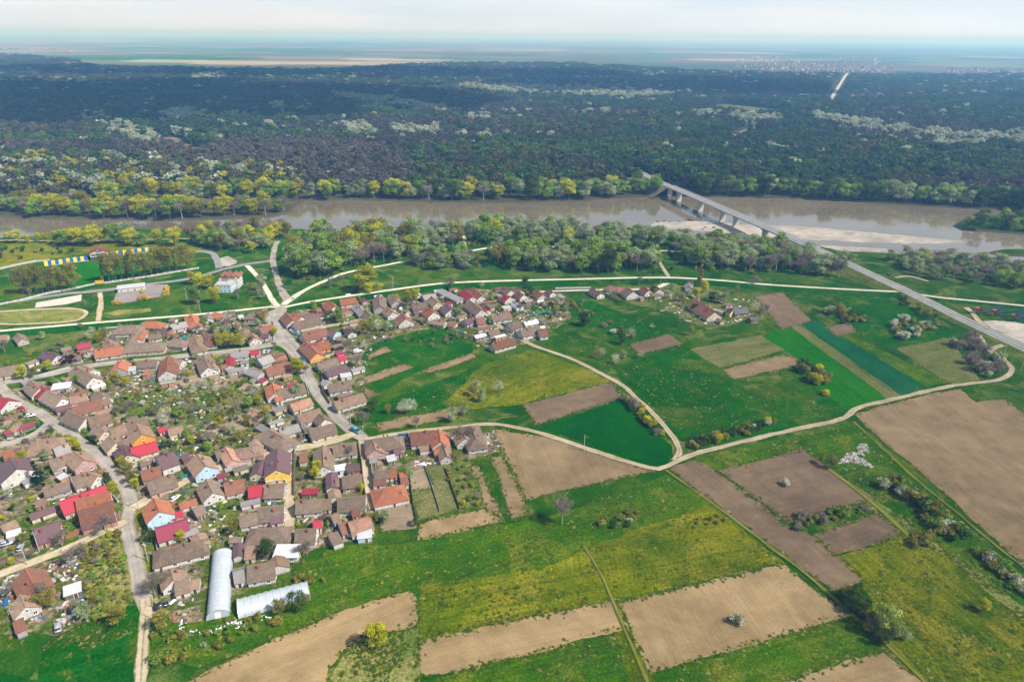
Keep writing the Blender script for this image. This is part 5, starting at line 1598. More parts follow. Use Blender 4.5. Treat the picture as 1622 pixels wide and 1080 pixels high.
for T_, pts, h, m, lab in [
    (TC, [(30, 478), (290, 395)], 1.8, MT['darkdoor'], 'dark red board fence beside the short side street'),
    (TC, [(880, 900), (960, 1010), (1010, 1060)], 1.8, CO, 'yard wall of the crimson roofed house on the curving street'),
    (TC, [(1230, 1000), (1560, 870)], 1.5, WD, 'board fence before the pink walled house'),
    (TC, [(700, 780), (850, 720)], 1.8, WALLS['P'][0], 'pink yard wall beside the pink house'),
    (TC, [(330, 640), (260, 560)], 1.6, CO, 'grey yard wall at the hipped corner house'),
    (TE, [(700, 345), (1020, 235)], 1.9, MT['brickred'], 'brick wall with pillars along the dirt street'),
    (TE, [(570, 395), (695, 335)], 1.6, MT['brickred'], 'low brick wall beside the plum roofed brick house'),
    (TE, [(0, 590), (200, 540), (330, 480)], 1.3, WD, 'weathered board fence opposite the vacant lot'),
    (TE, [(1300, 290), (1340, 450), (1370, 620), (1400, 700)], 1.7, CO, 'grey street wall in front of the maroon roofed house'),
    (TD, [(200, 860), (370, 800)], 1.7, MT['tealp'], 'green metal fence below the pale blue house'),
    (TD, [(580, 800), (800, 735)], 1.8, MT['concrete'], 'grey block wall above the slanting dirt street'),
    (TD, [(1170, 620), (1170, 1000)], 1.9, WD, 'long wooden fence along the lane by the plum hall'),
    (TD, [(1115, 640), (1105, 800), (1095, 900)], 1.9, CO, 'plastered wall of the plum roofed hall on the lane'),
    (TD, [(650, 700), (930, 630)], 1.7, WALLS['P'][0], 'pink street wall above the slanting dirt street'),
    (TD, [(1130, 560), (1260, 520)], 1.8, WD, 'wooden gate wall beside the hipped white house'),
    (TG, [(830, 340), (850, 500), (868, 650), (885, 800)], 2.2, CO, 'tall wall casting shade on the narrow lane'),
    (TG, [(740, 350), (770, 500), (785, 650), (805, 780)], 1.7, WD, 'wooden fence on the sunny side of the narrow lane'),
    (TG, [(200, 780), (205, 460)], 1.8, WD, 'wooden yard fence opposite the plum hall'),
    (TG, [(1085, 280), (1170, 270), (1180, 370)], 1.5, MT['bluep'], 'dark blue fence round the small lawn'),
    (TG, [(1310, 540), (1350, 640), (1440, 920)], 1.0, MT['steel'], 'thin wire fence between the tan garden plots'),
    (TG, [(1490, 560), (1560, 760), (1610, 900)], 1.3, MT['wood'], 'overgrown fence beside the tan garden plots'),
    (TG, [(1190, 690), (1210, 850), (1235, 980)], 1.2, MT['wood'], 'low wooden fence dividing two dug gardens'),
    (TH, [(240, 500), (330, 690), (350, 710)], 1.9, CO, 'street wall along the main street before rust roofed houses'),
    (TH, [(360, 720), (660, 640)], 2.0, WALLS['C'][0], 'cream yard wall below the orange walled house'),
    (TH, [(430, 790), (440, 990), (500, 1080)], 1.8, WD, 'dark fence along the lower main street'),
    (TH, [(230, 470), (640, 400), (830, 360)], 1.8, WALLS['C'][0], 'long cream garden wall behind the crossroads house'),
    (TH, [(1480, 400), (1620, 470)], 1.4, WD, 'board fence at the edge of the green plot'),
    (TI, [(120, 400), (300, 490), (400, 530), (510, 530)], 1.4, CO, 'grey wall at the village edge above the hay meadow'),
    (TI, [(320, 240), (560, 390)], 1.7, CO, 'grey yard wall along the lane into the fields'),
    (TI, [(620, 400), (760, 500), (800, 520)], 1.6, MT['tealp'], 'green fence beside the pale blue house at the lane'),
    (TI, [(150, 85), (250, 190)], 2.4, MT['tealp'], 'teal metal fence round the concrete yard'),
    (TI, [(870, 330), (1030, 290)], 1.6, MT['tealp'], 'teal fence behind the bright green lawn'),
    (TI, [(1080, 100), (1380, 95)], 1.5, WALLS['W'][0], 'pale wall along the gravel access road'),
    (TI, [(1480, 150), (1620, 215)], 1.6, WD, 'dark fence of the farm cluster beside the bright paddock'),
    (TB, [(1100, 640), (1160, 760)], 1.7, WALLS['C'][0], 'cream wall at the bend of the main street'),
    (TB, [(985, 380), (1000, 480), (990, 540)], 1.6, CO, 'grey wall beside the crossroads bush'),
    (TB, [(1260, 900), (1290, 1000)], 1.7, CO, 'grey street wall before the brown roofed long house'),
    (TB, [(590, 810), (780, 790)], 2.2, WALLS['B'][0], 'pale blue wall above the bare garden bed'),
    (TA, [(380, 790), (620, 745)], 1.6, WD, 'wooden fence beside the plum coloured trees'),
    (TA, [(330, 850), (600, 775)], 1.4, CO, 'grey fence on the lower side of the cross street'),
    (TA, [(700, 690), (1040, 660)], 1.6, WALLS['W'][0], 'white street wall before the orange roofed corner house'),
    (TA, [(850, 445), (1010, 430)], 1.2, WALLS['W'][0], 'low white wall on the grass below the levee'),
]:
    fence([T_(*p) for p in pts], h, m, lab, name='fence' if m in (WD, MT['wood']) or 'fence' in lab else 'yard_wall', th=0.05 if m is MT['steel'] or h <= 1.3 else 0.12)

# ------------------------------------------------------------------ trees
def leaf_mesh(name, C, Nrm, size, tint, mat, aspect=1.0, rng=None):
    """one quad per leaf clump: centres C, facing Nrm"""
    n = len(C)
    r = rng.normal(size=(n, 3))
    Nn = Nrm / (np.linalg.norm(Nrm, axis=1)[:, None] + 1e-9)
    u = np.cross(Nn, r); u /= np.linalg.norm(u, axis=1)[:, None] + 1e-9
    v = np.cross(Nn, u)
    a = (size * rng.uniform(.6, 1.35, n))[:, None] * u * 0.5
    b = (size * rng.uniform(.6, 1.35, n) * aspect)[:, None] * v * 0.5
    k = rng.uniform(-.35, .35, (n, 1))
    P = np.stack([C - a - b, C + a - b * (1 + k), C + a * (1 + k) + b, C - a * (1 - k) + b], 1).reshape(-1, 3)
    F = np.arange(4 * n).reshape(-1, 4)
    me = bpy.data.meshes.new(name)
    me.vertices.add(4 * n); me.loops.add(4 * n); me.polygons.add(n)
    me.vertices.foreach_set('co', P.astype(np.float32).ravel())
    me.loops.foreach_set('vertex_index', F.astype(np.int32).ravel())
    me.polygons.foreach_set('loop_start', (np.arange(n) * 4).astype(np.int32))
    me.polygons.foreach_set('loop_total', np.full(n, 4, dtype=np.int32))
    lay_ = me.uv_layers.new(name='UVMap')
    lay_.data.foreach_set('uv', np.repeat(np.stack([tint, tint], 1), 4, axis=0).astype(np.float32).ravel())
    me.materials.append(mat)
    me.update(calc_edges=True); me.validate()
    return me

def crown_points(rng, H, rw, base, lobes, nl, shape='round'):
    """leaf centres/normals/tints spread over the shells of many uneven lobes"""
    C, N, T = [], [], []
    hc = H - base
    for i in range(lobes):
        if shape == 'round':
            t = rng.uniform(0, 1); z = base + hc * (0.12 + 0.76 * t)
            rad = rw * math.sqrt(max(0.05, 1 - (2 * (t * .86 + .02) - 0.92) ** 2)) * 0.72
        elif shape == 'column':
            t = (i + .5) / lobes; z = base + hc * (0.05 + 0.88 * t)
            rad = rw * 0.5 * (1 - 0.7 * t)
        elif shape == 'cone':
            t = (i + .5) / lobes; z = base + hc * (0.02 + 0.9 * t)
            rad = rw * 0.72 * (1 - t)
        else:      # vase: willow/poplar, wide above
            t = rng.uniform(0, 1); z = base + hc * (0.1 + 0.8 * t)
            rad = rw * (0.35 + 0.6 * t) * (1 - max(0, t - .7) * 1.5)
        ph = rng.uniform(0, 2 * math.pi); q = math.sqrt(rng.uniform(0.05, 1))
        c = np.array([rad * q * math.cos(ph), rad * q * math.sin(ph), z])
        lr = rw * rng.uniform(0.18, 0.46) * (1 if shape in ('round', 'vase') else (1.15 - 0.75 * t))
        m = max(6, int(nl / lobes * (lr / (0.36 * rw)) ** 2))
        d = rng.normal(size=(m, 3)); d /= np.linalg.norm(d, axis=1)[:, None]
        d[:, 2] = np.where(d[:, 2] < -0.3, -d[:, 2] * .6, d[:, 2])
        d /= np.linalg.norm(d, axis=1)[:, None]
        rr = lr * (0.45 + 0.75 * rng.random(m) ** 0.8 + 0.25 * (rng.random(m) > .9))[:, None]
        C.append(c + d * rr * np.array([1, 1, 0.85 if shape != 'column' else 1.5]))
        N.append(d + 0.7 * rng.normal(size=(m, 3)))
        T.append(np.clip(rng.uniform(0.2, 0.8) + rng.normal(0, .16, m), 0.02, 0.98))
    return np.vstack(C), np.vstack(N), np.concatenate(T)

def trunk_mesh(name, rng, H, r, base, rw, mat, limbs=7, sub=0, lean=0.03):
    V, F = [], []
    p = np.array([0., 0., -0.3]); top = H * 0.82
    K = 5; pts = [p]
    for k in range(1, K + 1):
        p = np.array([rng.normal(0, lean * H) * k / K, rng.normal(0, lean * H) * k / K, top * k / K]); pts.append(p)
    for k in range(K):
        add_tube(V, F, pts[k], pts[k + 1], r * (1 - 0.16 * k) * (1.35 if k == 0 else 1), r * (1 - 0.16 * (k + 1)), 6)
    tips = []
    for i in range(limbs):
        t = rng.uniform(0.25, 0.95)
        z = max(base * 0.75, 0.1 * H) + (top - base * 0.75) * t * 0.8
        f = np.clip(z / top * K, 0, K - .01); k = int(f); o = pts[k] + (pts[k + 1] - pts[k]) * (f - k)
        ph = 2 * math.pi * (i * 0.382 + rng.uniform(-.06, .06)); el = rng.uniform(0.45, 1.0)
        Ln = rw * rng.uniform(0.65, 1.0) * (1.15 - 0.5 * t)
        d = np.array([math.cos(ph) * math.cos(el), math.sin(ph) * math.cos(el), math.sin(el)])
        e = o + d * Ln
        add_tube(V, F, o, e, r * 0.38 * (1.1 - .5 * t), r * 0.12, 5)
        tips.append((o, e, d, Ln))
        for j in range(sub):
            s = rng.uniform(0.35, 0.95); oo = o + (e - o) * s
            dd = d + rng.normal(0, .55, 3); dd[2] += .25; dd /= np.linalg.norm(dd)
            ee = oo + dd * Ln * rng.uniform(.35, .6)
            add_tube(V, F, oo, ee, r * 0.13, r * 0.04, 3)
            tips.append((oo, ee, dd, Ln * .5))
    me = bpy.data.meshes.new(name); me.from_pydata(V, [], F); me.materials.append(mat); me.update()
    return me, tips

SPEC = {   # leaf colours lo mid hi, crown shape, leaf size, leaf count, lobes, width/height, crown base/height
    'green': ((0.125, 0.21, 0.022), (0.21, 0.325, 0.042), (0.32, 0.44, 0.075), 'round', 0.44, 3400, 24, 0.40, 0.16),
    'yellow': ((0.25, 0.275, 0.010), (0.42, 0.42, 0.014), (0.59, 0.54, 0.025), 'round', 0.40, 2500, 22, 0.38, 0.18),
    'olive': ((0.14, 0.135, 0.02), (0.235, 0.22, 0.034), (0.34, 0.305, 0.06), 'round', 0.36, 2000, 22, 0.38, 0.18),
    'pale': ((0.20, 0.25, 0.105), (0.31, 0.375, 0.175), (0.44, 0.50, 0.28), 'vase', 0.40, 2600, 22, 0.40, 0.14),
    'dark': ((0.028, 0.062, 0.010), (0.055, 0.105, 0.016), (0.095, 0.155, 0.026), 'round', 0.40, 2200, 20, 0.42, 0.10),
    'conifer': ((0.006, 0.025, 0.012), (0.014, 0.045, 0.02), (0.03, 0.07, 0.03), 'cone', 0.45, 1500, 16, 0.26, 0.04),
    'poplar': ((0.15, 0.14, 0.025), (0.23, 0.205, 0.045), (0.32, 0.28, 0.07), 'column', 0.5, 1300, 14, 0.12, 0.06),
    'lime': ((0.17, 0.22, 0.035), (0.28, 0.34, 0.065), (0.40, 0.45, 0.12), 'vase', 0.40, 2600, 22, 0.34, 0.12),
    'blossom': ((0.22, 0.26, 0.10), (0.50, 0.50, 0.37), (0.78, 0.76, 0.66), 'round', 0.24, 1500, 16, 0.46, 0.16),
    'plum': ((0.035, 0.010, 0.012), (0.07, 0.018, 0.022), (0.12, 0.03, 0.035), 'round', 0.45, 1200, 16, 0.42, 0.14),
    'forsythia': ((0.50, 0.33, 0.01), (0.70, 0.48, 0.012), (0.82, 0.60, 0.03), 'round', 0.3, 700, 14, 0.62, 0.02),
}
LEAFM = {k: mat_leaf(k + '_leaves', *v[:3]) for k, v in SPEC.items()}
LEAFM['bud'] = mat_leaf('bud_haze', (0.12, 0.115, 0.035), (0.18, 0.165, 0.055), (0.25, 0.22, 0.09))
PROTO = {}
HREF = 12.0
def make_proto(sp, k, lo=False):
    rng = np.random.default_rng(abs(hash((sp, k))) % 1 + 1000 + 37 * k + sum(map(ord, sp)))
    H = HREF
    if sp in ('bare', 'barered'):
        rw = H * 0.36
        tm, tips = trunk_mesh('trunk', rng, H, 0.24, H * 0.2, rw, MT['paleb'] if sp == 'bare' else MT['bark'], 13, 3, 0.02)
        C, N, T = [], [], []
        for (o, e, d, Ln) in tips:
            m = 17
            s = rng.uniform(0.25, 1.05, m)[:, None]
            c = o + (e - o) * s + rng.normal(0, 0.09 * H * .5, (m, 3)) * np.array([1, 1, .9])
            c[:, 2] += 0.25
            C.append(c); N.append(rng.normal(size=(m, 3))); T.append(rng.uniform(0, 1, m))
        C, N, T = np.vstack(C), np.vstack(N), np.concatenate(T)
        ok = C[:, 2] > 0.15 * H; C, N, T = C[ok], N[ok], T[ok]
        cm = leaf_mesh('crown', C, N, 1.3, T, MT['twig'] if sp == 'bare' else MT['twigred'], 0.055, rng)
        return tm, cm
    lo_, mi_, hi_, shape, ls, nl, lobes, wr, br = SPEC[sp]
    if sp == 'conifer':
        pass
    tm, tips = trunk_mesh('trunk', rng, H, 0.22, H * br, H * wr, MT['bark'], 8 if shape != 'column' else 10, 1, 0.015)
    C, N, T = crown_points(rng, H, H * wr, H * br, lobes, nl, shape)
    cm = leaf_mesh('crown', C, N, ls, T, LEAFM[sp], 1.0, rng)
    return tm, cm
for sp in list(SPEC) + ['bare', 'barered']:
    PROTO[sp] = [make_proto(sp, k) for k in range(3 if sp in ('green', 'yellow', 'pale', 'bare', 'olive') else 2)]
def bush_proto(sp, k):
    rng = np.random.default_rng(500 + 13 * k + sum(map(ord, sp)))
    V, F = [], []
    for i in range(7):
        ph = rng.uniform(0, 6.28); d = np.array([math.cos(ph) * .8, math.sin(ph) * .8, 1.5])
        add_tube(V, F, (0.15 * math.cos(ph), .15 * math.sin(ph), -.1), d * rng.uniform(.7, 1.1), 0.06, 0.015, 4)
    st = bpy.data.meshes.new('stem'); st.from_pydata(V, [], F); st.materials.append(MT['bark']); st.update()
    C, N, T = crown_points(rng, 2.4, 1.7, 0.0, 13, 700, 'round')
    C[:, 2] = np.abs(C[:, 2]) + 0.05
    m = {'bare': MT['twig'], 'barered': MT['twigred']}.get(sp) or LEAFM[sp]
    cm = leaf_mesh('foliage', C, N, 0.25 if sp not in ('bare', 'barered') else 0.6, T, m, 1.0 if sp not in ('bare', 'barered') else 0.11, rng)
    return st, cm
BUSH = {sp: [bush_proto(sp, k) for k in range(2)] for sp in ('green', 'yellow', 'olive', 'pale', 'dark', 'blossom', 'bare', 'plum', 'forsythia')}
WORDS = {'green': 'fresh green leafy', 'yellow': 'yellow green budding', 'olive': 'olive brown budding', 'pale': 'pale silvery green', 'dark': 'dark green', 'conifer': 'dark conifer',
         'poplar': 'slim columnar poplar', 'lime': 'tall lime green', 'blossom': 'white blossoming', 'plum': 'dark plum leaved', 'forsythia': 'bright yellow flowering', 'bare': 'bare grey', 'barered': 'bare brown'}
NT = Counter()
def tree(sp, p, h, where, group, rng=random, wide=1.0, name='tree'):
    var = rng.randrange(len(PROTO[sp])); tm, cm = PROTO[sp][var]
    root = empty(name, p, rng.uniform(0, 6.28))
    s = h / HREF; root.scale = (s * wide, s * wide, s)
    w = WORDS[sp]
    tag(root, '%s %s %s' % (w, 'tree' if sp not in ('poplar', 'conifer') else ('tree' if sp == 'conifer' else ''), where), name.replace('_', ' '), group)
    root['label'] = ' '.join(root['label'].split())
    link(bpy.data.objects.new('trunk', tm), root); link(bpy.data.objects.new('crown', cm), root)
    NT[name] += 1
    return root
def bush(sp, p, h, where, group, wide=1.0):
    st, cm = random.choice(BUSH[sp])
    root = empty('bush', p, random.uniform(0, 6.28))
    s = h / 2.4; root.scale = (s * wide, s * wide * random.uniform(.85, 1.15), s)
    tag(root, '%s bush %s' % (WORDS[sp], where), 'bush', group)
    link(bpy.data.objects.new('stems', st), root); link(bpy.data.objects.new('foliage', cm), root)
    NT['bush'] += 1
    return root

def clear_of(P, mroad=1.0, mhouse=1.0):
    P = np.atleast_2d(P); ok = np.ones(len(P), bool)
    for (C, w) in ROADS.values():
        d = np.full(len(P), 1e9)
        for i in range(0, len(C) - 1, 2):
            j = min(i + 2, len(C) - 1)
            a, b = C[i], C[j]; ab = b - a
            t = np.clip(((P - a) @ ab) / max(ab @ ab, 1e-9), 0, 1)
            d = np.minimum(d, np.linalg.norm(P - (a + t[:, None] * ab), axis=1))
        ok &= d > w.mean() / 2 + mroad
    for (x, y, hl, hw, an) in FOOT:
        dx, dy = P[:, 0] - x, P[:, 1] - y
        u = dx * math.cos(an) + dy * math.sin(an); v = -dx * math.sin(an) + dy * math.cos(an)
        ok &= ~((np.abs(u) < hl + mhouse) & (np.abs(v) < hw + mhouse))
    return ok

def scatter(poly_px, n, mind, rng, mroad=1.0, mhouse=1.0, z=0.0, tries=40):
    P = polyw(poly_px, z)
    lo, hi = P.min(0), P.max(0)
    Q = rng.uniform(lo, hi, (n * tries, 2)); Q = Q[inside(Q, P)]
    if mroad is not None: Q = Q[clear_of(Q, mroad, mhouse)]
    out = []
    for q in Q:
        if len(out) >= n: break
        if all((q[0] - o[0]) ** 2 + (q[1] - o[1]) ** 2 > mind * mind for o in out): out.append(q)
    return np.array(out).reshape(-1, 2)

R5 = random.Random(77)
# single trees, at the foot of the trunk in the photograph: tile, list of (species x y height)
SINGLE = [
 (TA, 'in the north gardens', [('yellow', 205, 872, 8), ('olive', 290, 860, 6), ('yellow', 420, 800, 6.5), ('plum', 545, 760, 5.5), ('plum', 600, 745, 5.5), ('plum', 640, 735, 5.5), ('plum', 705, 715, 5.5),
   ('bare', 45, 640, 9), ('olive', 900, 545, 9), ('yellow', 850, 560, 6), ('yellow', 1010, 905, 7), ('blossom', 790, 480, 5), ('blossom', 765, 530, 5), ('pale', 360, 530, 6), ('bare', 700, 450, 6), ('dark', 1130, 755, 5), ('green', 470, 920, 5), ('green', 650, 905, 5), ('pale', 530, 580, 5), ('bare', 1560, 880, 6), ('yellow', 1090, 930, 6), ('blossom', 1130, 950, 4)]),
 (TB, 'near the cross street', [('yellow', 555, 600, 10), ('yellow', 610, 598, 9), ('yellow', 660, 596, 8.5), ('yellow', 715, 590, 8), ('conifer', 655, 515, 10), ('poplar', 692, 515, 11), ('yellow', 1000, 500, 6), ('yellow', 1195, 835, 10), ('green', 1215, 800, 8), ('olive', 905, 385, 8), ('olive', 870, 380, 6),
   ('bare', 345, 480, 7), ('pale', 560, 480, 6), ('green', 400, 420, 6), ('blossom', 600, 385, 7), ('pale', 850, 420, 6), ('dark', 110, 480, 4), ('bare', 1080, 120, 6), ('green', 480, 470, 5), ('yellow', 1350, 300, 5), ('bare', 1000, 620, 6), ('blossom', 590, 960, 4), ('blossom', 380, 950, 5), ('blossom', 430, 960, 5), ('blossom', 310, 1000, 5), ('bare', 1270, 830, 7), ('dark', 800, 580, 5), ('pale', 330, 700, 5)]),
 (TB, 'on the green by the stadium', [('yellow', 370, 100, 12), ('yellow', 440, 95, 11), ('green', 335, 225, 13), ('yellow', 500, 218, 12), ('yellow', 300, 60, 10), ('bare', 690, 180, 8), ('bare', 870, 160, 9), ('pale', 900, 110, 12), ('pale', 890, 180, 8)]),
 (TC, 'in the lower gardens', [('conifer', 340, 915, 12), ('yellow', 205, 720, 6), ('yellow', 640, 600, 6), ('yellow', 600, 560, 5), ('yellow', 680, 620, 5), ('dark', 820, 565, 5), ('blossom', 85, 1030, 6), ('bare', 1090, 300, 6), ('blossom', 1420, 400, 6), ('olive', 1090, 820, 7), ('olive', 1140, 900, 7), ('yellow', 1050, 770, 6), ('yellow', 970, 990, 6), ('dark', 930, 900, 5), ('pale', 390, 700, 5), ('bare', 1010, 320, 6), ('bare', 1350, 320, 7), ('green', 1530, 330, 6), ('dark', 1400, 600, 3.5), ('dark', 1455, 585, 3.5), ('bare', 440, 450, 4), ('yellow', 1160, 940, 5)]),
 (TD, 'in the middle gardens', [('yellow', 530, 425, 6), ('green', 440, 620, 5), ('blossom', 70, 370, 7), ('olive', 760, 390, 6), ('bare', 430, 560, 7), ('yellow', 300, 560, 5), ('olive', 360, 540, 5), ('green', 250, 500, 4), ('pale', 640, 480, 6), ('olive', 700, 540, 6), ('blossom', 230, 270, 5), ('bare', 840, 420, 7), ('pale', 940, 380, 6), ('yellow', 930, 310, 5), ('blossom', 820, 150, 5), ('bare', 680, 300, 7), ('olive', 560, 340, 5), ('green', 780, 250, 6), ('yellow', 1370, 800, 6), ('olive', 480, 240, 5), ('bare', 320, 300, 6), ('pale', 1180, 160, 8), ('blossom', 500, 130, 5), ('blossom', 330, 110, 5), ('pale', 180, 190, 4), ('yellow', 870, 230, 6)]),
 (TE, 'beside the scrubby lot', [('bare', 540, 470, 8), ('bare', 620, 640, 9), ('bare', 700, 560, 7), ('bare', 920, 330, 8), ('bare', 860, 380, 6), ('olive', 770, 610, 3.5), ('olive', 440, 980, 7), ('olive', 340, 1000, 6), ('bare', 380, 920, 8), ('olive', 640, 720, 4), ('bare', 90, 900, 7), ('blossom', 140, 1060, 5), ('bare', 660, 1040, 6), ('pale', 720, 1090, 7), ('olive', 950, 560, 4), ('bare', 850, 520, 5), ('olive', 900, 480, 3.5), ('olive', 810, 560, 3.5), ('olive', 810, 950, 5), ('green', 870, 930, 4.5), ('olive', 1010, 1140, 8), ('yellow', 1550, 420, 5), ('blossom', 1540, 300, 4), ('olive', 200, 450, 5), ('dark', 1280, 430, 5.5)]),
 (TF, 'in the gardens by the polytunnels', [('dark', 1105, 570, 8), ('bare', 140, 880, 10), ('bare', 220, 830, 8), ('olive', 830, 360, 7), ('bare', 1440, 540, 7), ('bare', 1380, 560, 6), ('blossom', 640, 230, 4), ('olive', 200, 1180, 8), ('olive', 1200, 1040, 6), ('dark', 1350, 1010, 7), ('olive', 1420, 960, 5), ('green', 700, 160, 4)]),
 (TG, 'in the yards by the narrow lane', [('yellow', 380, 645, 6), ('blossom', 1150, 90, 8), ('blossom', 1200, 80, 8), ('blossom', 1120, 80, 6), ('dark', 870, 75, 7), ('bare', 790, 180, 9), ('bare', 750, 150, 6), ('bare', 1240, 200, 7), ('pale', 1540, 150, 7), ('olive', 1000, 80, 5), ('yellow', 770, 750, 4), ('bare', 680, 460, 7), ('bare', 1590, 330, 9), ('bare', 1700, 330, 9), ('olive', 1560, 500, 5), ('pale', 1180, 640, 5), ('pale', 980, 1020, 6), ('olive', 880, 1050, 6), ('dark', 1240, 1040, 4), ('pale', 1640, 90, 6), ('bare', 1100, 820, 5)]),
 (TH, 'behind the main street houses', [('dark', 500, 395, 9), ('green', 585, 385, 10), ('olive', 780, 500, 11), ('olive', 830, 490, 10), ('bare', 835, 580, 9), ('bare', 640, 640, 9), ('bare', 730, 760, 8), ('yellow', 840, 152, 10), ('yellow', 930, 125, 7), ('yellow', 1170, 205, 9), ('yellow', 1240, 195, 9), ('bare', 510, 90, 9), ('bare', 600, 75, 10), ('bare', 1540, 75, 9), ('pale', 900, 460, 7), ('blossom', 920, 440, 7), ('pale', 990, 460, 7), ('pale', 1060, 450, 6), ('green', 870, 400, 6), ('yellow', 360, 270, 6), ('blossom', 750, 190, 4), ('green', 1580, 330, 6), ('blossom', 800, 620, 6), ('bare', 700, 650, 7), ('yellow', 1070, 220, 6), ('dark', 1150, 260, 7)]),
 (TI, 'among the lane houses', [('dark', 820, 120, 10), ('dark', 860, 150, 7), ('bare', 190, 95, 8), ('green', 530, 215, 6), ('dark', 1330, 410, 9), ('olive', 1230, 280, 6), ('pale', 1090, 240, 7), ('bare', 1000, 240, 7), ('bare', 770, 310, 8), ('bare', 600, 230, 7), ('green', 515, 400, 5), ('pale', 1020, 320, 5), ('blossom', 450, 90, 5), ('bare', 1020, 440, 5), ('olive', 1190, 250, 6), ('pale', 1170, 280, 5), ('pale', 1080, 320, 6), ('bare', 890, 270, 6), ('bare', 1440, 690, 7), ('blossom', 1480, 670, 5), ('blossom', 1590, 730, 6), ('pale', 220, 500, 5), ('blossom', 400, 960, 6), ('blossom', 590, 985, 7), ('pale', 450, 1060, 7), ('olive', 380, 1010, 7), ('bare', 250, 340, 6)]),
 (tile(920, 420, 5.4), 'around the detached farms', [('poplar', 1015, 188, 22), ('blossom', 430, 625, 7), ('dark', 350, 680, 7), ('dark', 40, 520, 9), ('blossom', 290, 850, 6), ('pale', 360, 800, 5), ('blossom', 510, 800, 5), ('pale', 780, 250, 8), ('pale', 850, 310, 8), ('blossom', 740, 290, 7), ('yellow', 990, 285, 8), ('yellow', 1050, 235, 9), ('pale', 1210, 330, 9), ('pale', 1170, 320, 8), ('bare', 1240, 280, 7), ('blossom', 610, 550, 4), ('olive', 940, 600, 6), ('dark', 1120, 310, 7), ('bare', 1540, 450, 9), ('blossom', 1490, 400, 8), ('bare', 1580, 420, 8), ('blossom', 260, 260, 6), ('dark', 620, 250, 6), ('yellow', 600, 290, 5), ('dark', 970, 400, 6), ('bare', 1330, 250, 7), ('bare', 1490, 180, 10), ('olive', 880, 350, 6), ('bare', 840, 520, 5), ('bare', 900, 280, 6), ('bare', 500, 170, 8)]),
 (tile(0, 0, 1), 'standing alone among the fields', [('bare', 890, 830, 13), ('yellow', 596, 1028, 9.5), ('lime', 1396, 1003, 11), ('lime', 1412, 1014, 8), ('pale', 1432, 1012, 5), ('olive', 1315, 742, 7), ('olive', 1300, 735, 5), ('yellow', 1345, 945, 4), ('dark', 1350, 958, 7), ('dark', 1362, 972, 7), ('olive', 1340, 948, 6), ('bare', 1382, 1000, 6), ('dark', 1395, 1022, 5), ('yellow', 1556, 968, 5)]),
]
for T_, where, lst in SINGLE:
    for sp, x, y, h in lst:
        px, py = T_(x, y)
        tree(sp, at(px, py), h, where, 'trees ' + where, R5, 1.0, 'garden_tree' if h < 11 else 'tree')
# the big yellow tree and the poplars by the pitch
tree('yellow', at(581, 462), 18, 'standing tall beside the gravel road to the river', 'trees ' + 'beside the gravel road', R5, 1.35)
for k in range(9):
    x = 205 + 440 * k / 8
    tree('poplar' if k % 3 == 1 else 'olive', at(*TS(x, 690 - 50 * k / 8 + R5.uniform(-8, 8))), R5.uniform(18, 21), 'in the row at the fenced pitch corner', 'trees along the football pitch', R5, 0.75)
for k in range(15):
    x = 890 + 720 * k / 14
    tree('olive' if k % 4 else 'poplar', at(*TS(x, 582 - 100 * k / 14 + R5.uniform(-8, 8))), R5.uniform(18, 22), 'in the long row behind the stadium fence', 'trees along the football pitch', R5, 0.7)
print('single trees', NT['tree'])
nR = np.random.default_rng(4)
WOOD = []
def belt(poly, n, mind, mixsp, hlo, hhi, where, group, mroad=1.5, wide=1.0):
    for q in scatter(poly, n, mind, nR, mroad):
        sp = R5.choices([m[0] for m in mixsp], [m[1] for m in mixsp])[0]
        WOOD.append((sp, (q[0], q[1], 0.0), R5.uniform(hlo, hhi), where, group, wide))
GW = 'trees of the riverside wood'
belt([(472, 400), (486, 375), (560, 380), (560, 425), (505, 445), (482, 450), (470, 435)], 30, 5.5, [('green', 6), ('pale', 2), ('olive', 1), ('bare', 1)], 16, 21, 'in the dense corner of the riverside wood by the crossroads', GW, wide=1.15)
belt([(556, 374), (640, 376), (728, 378), (728, 392), (640, 408), (556, 426)], 60, 5.5, [('green', 3), ('pale', 4), ('bare', 3), ('olive', 2), ('yellow', 1)], 13, 20, 'in the riverside wood beside the gravel road', GW, wide=1.1)
belt([(650, 414), (735, 402), (750, 412), (740, 428), (660, 432)], 22, 5, [('pale', 3), ('green', 2), ('bare', 1)], 10, 13, 'in the willow clump below the gravel road', GW, wide=1.1)
belt([(745, 372), (850, 370), (1000, 374), (1070, 382), (1070, 394), (900, 390), (745, 388)], 64, 6, [('green', 3), ('pale', 5), ('bare', 2), ('yellow', 1)], 12, 19, 'on the river bank above the sand bar', GW, wide=1.1)
belt([(780, 402), (900, 402), (1040, 408), (1050, 428), (960, 434), (850, 430), (790, 425)], 72, 6, [('green', 4), ('pale', 4), ('bare', 2), ('olive', 1), ('dark', 1)], 12, 18, 'in the wood between gravel road and levee', GW, wide=1.1)
belt([(1075, 386), (1200, 395), (1290, 405), (1345, 425), (1340, 440), (1220, 434), (1100, 425), (1065, 405)], 85, 6, [('green', 2), ('pale', 6), ('bare', 3)], 11, 17, 'in the silvery willow wood beside the bridge ramp', GW, wide=1.15)
belt([(1400, 412), (1500, 416), (1700, 430), (1700, 462), (1500, 450), (1440, 436)], 70, 6.5, [('pale', 4), ('bare', 4), ('green', 2)], 9, 14, 'in the thin wood beyond the highway', GW, wide=1.1)
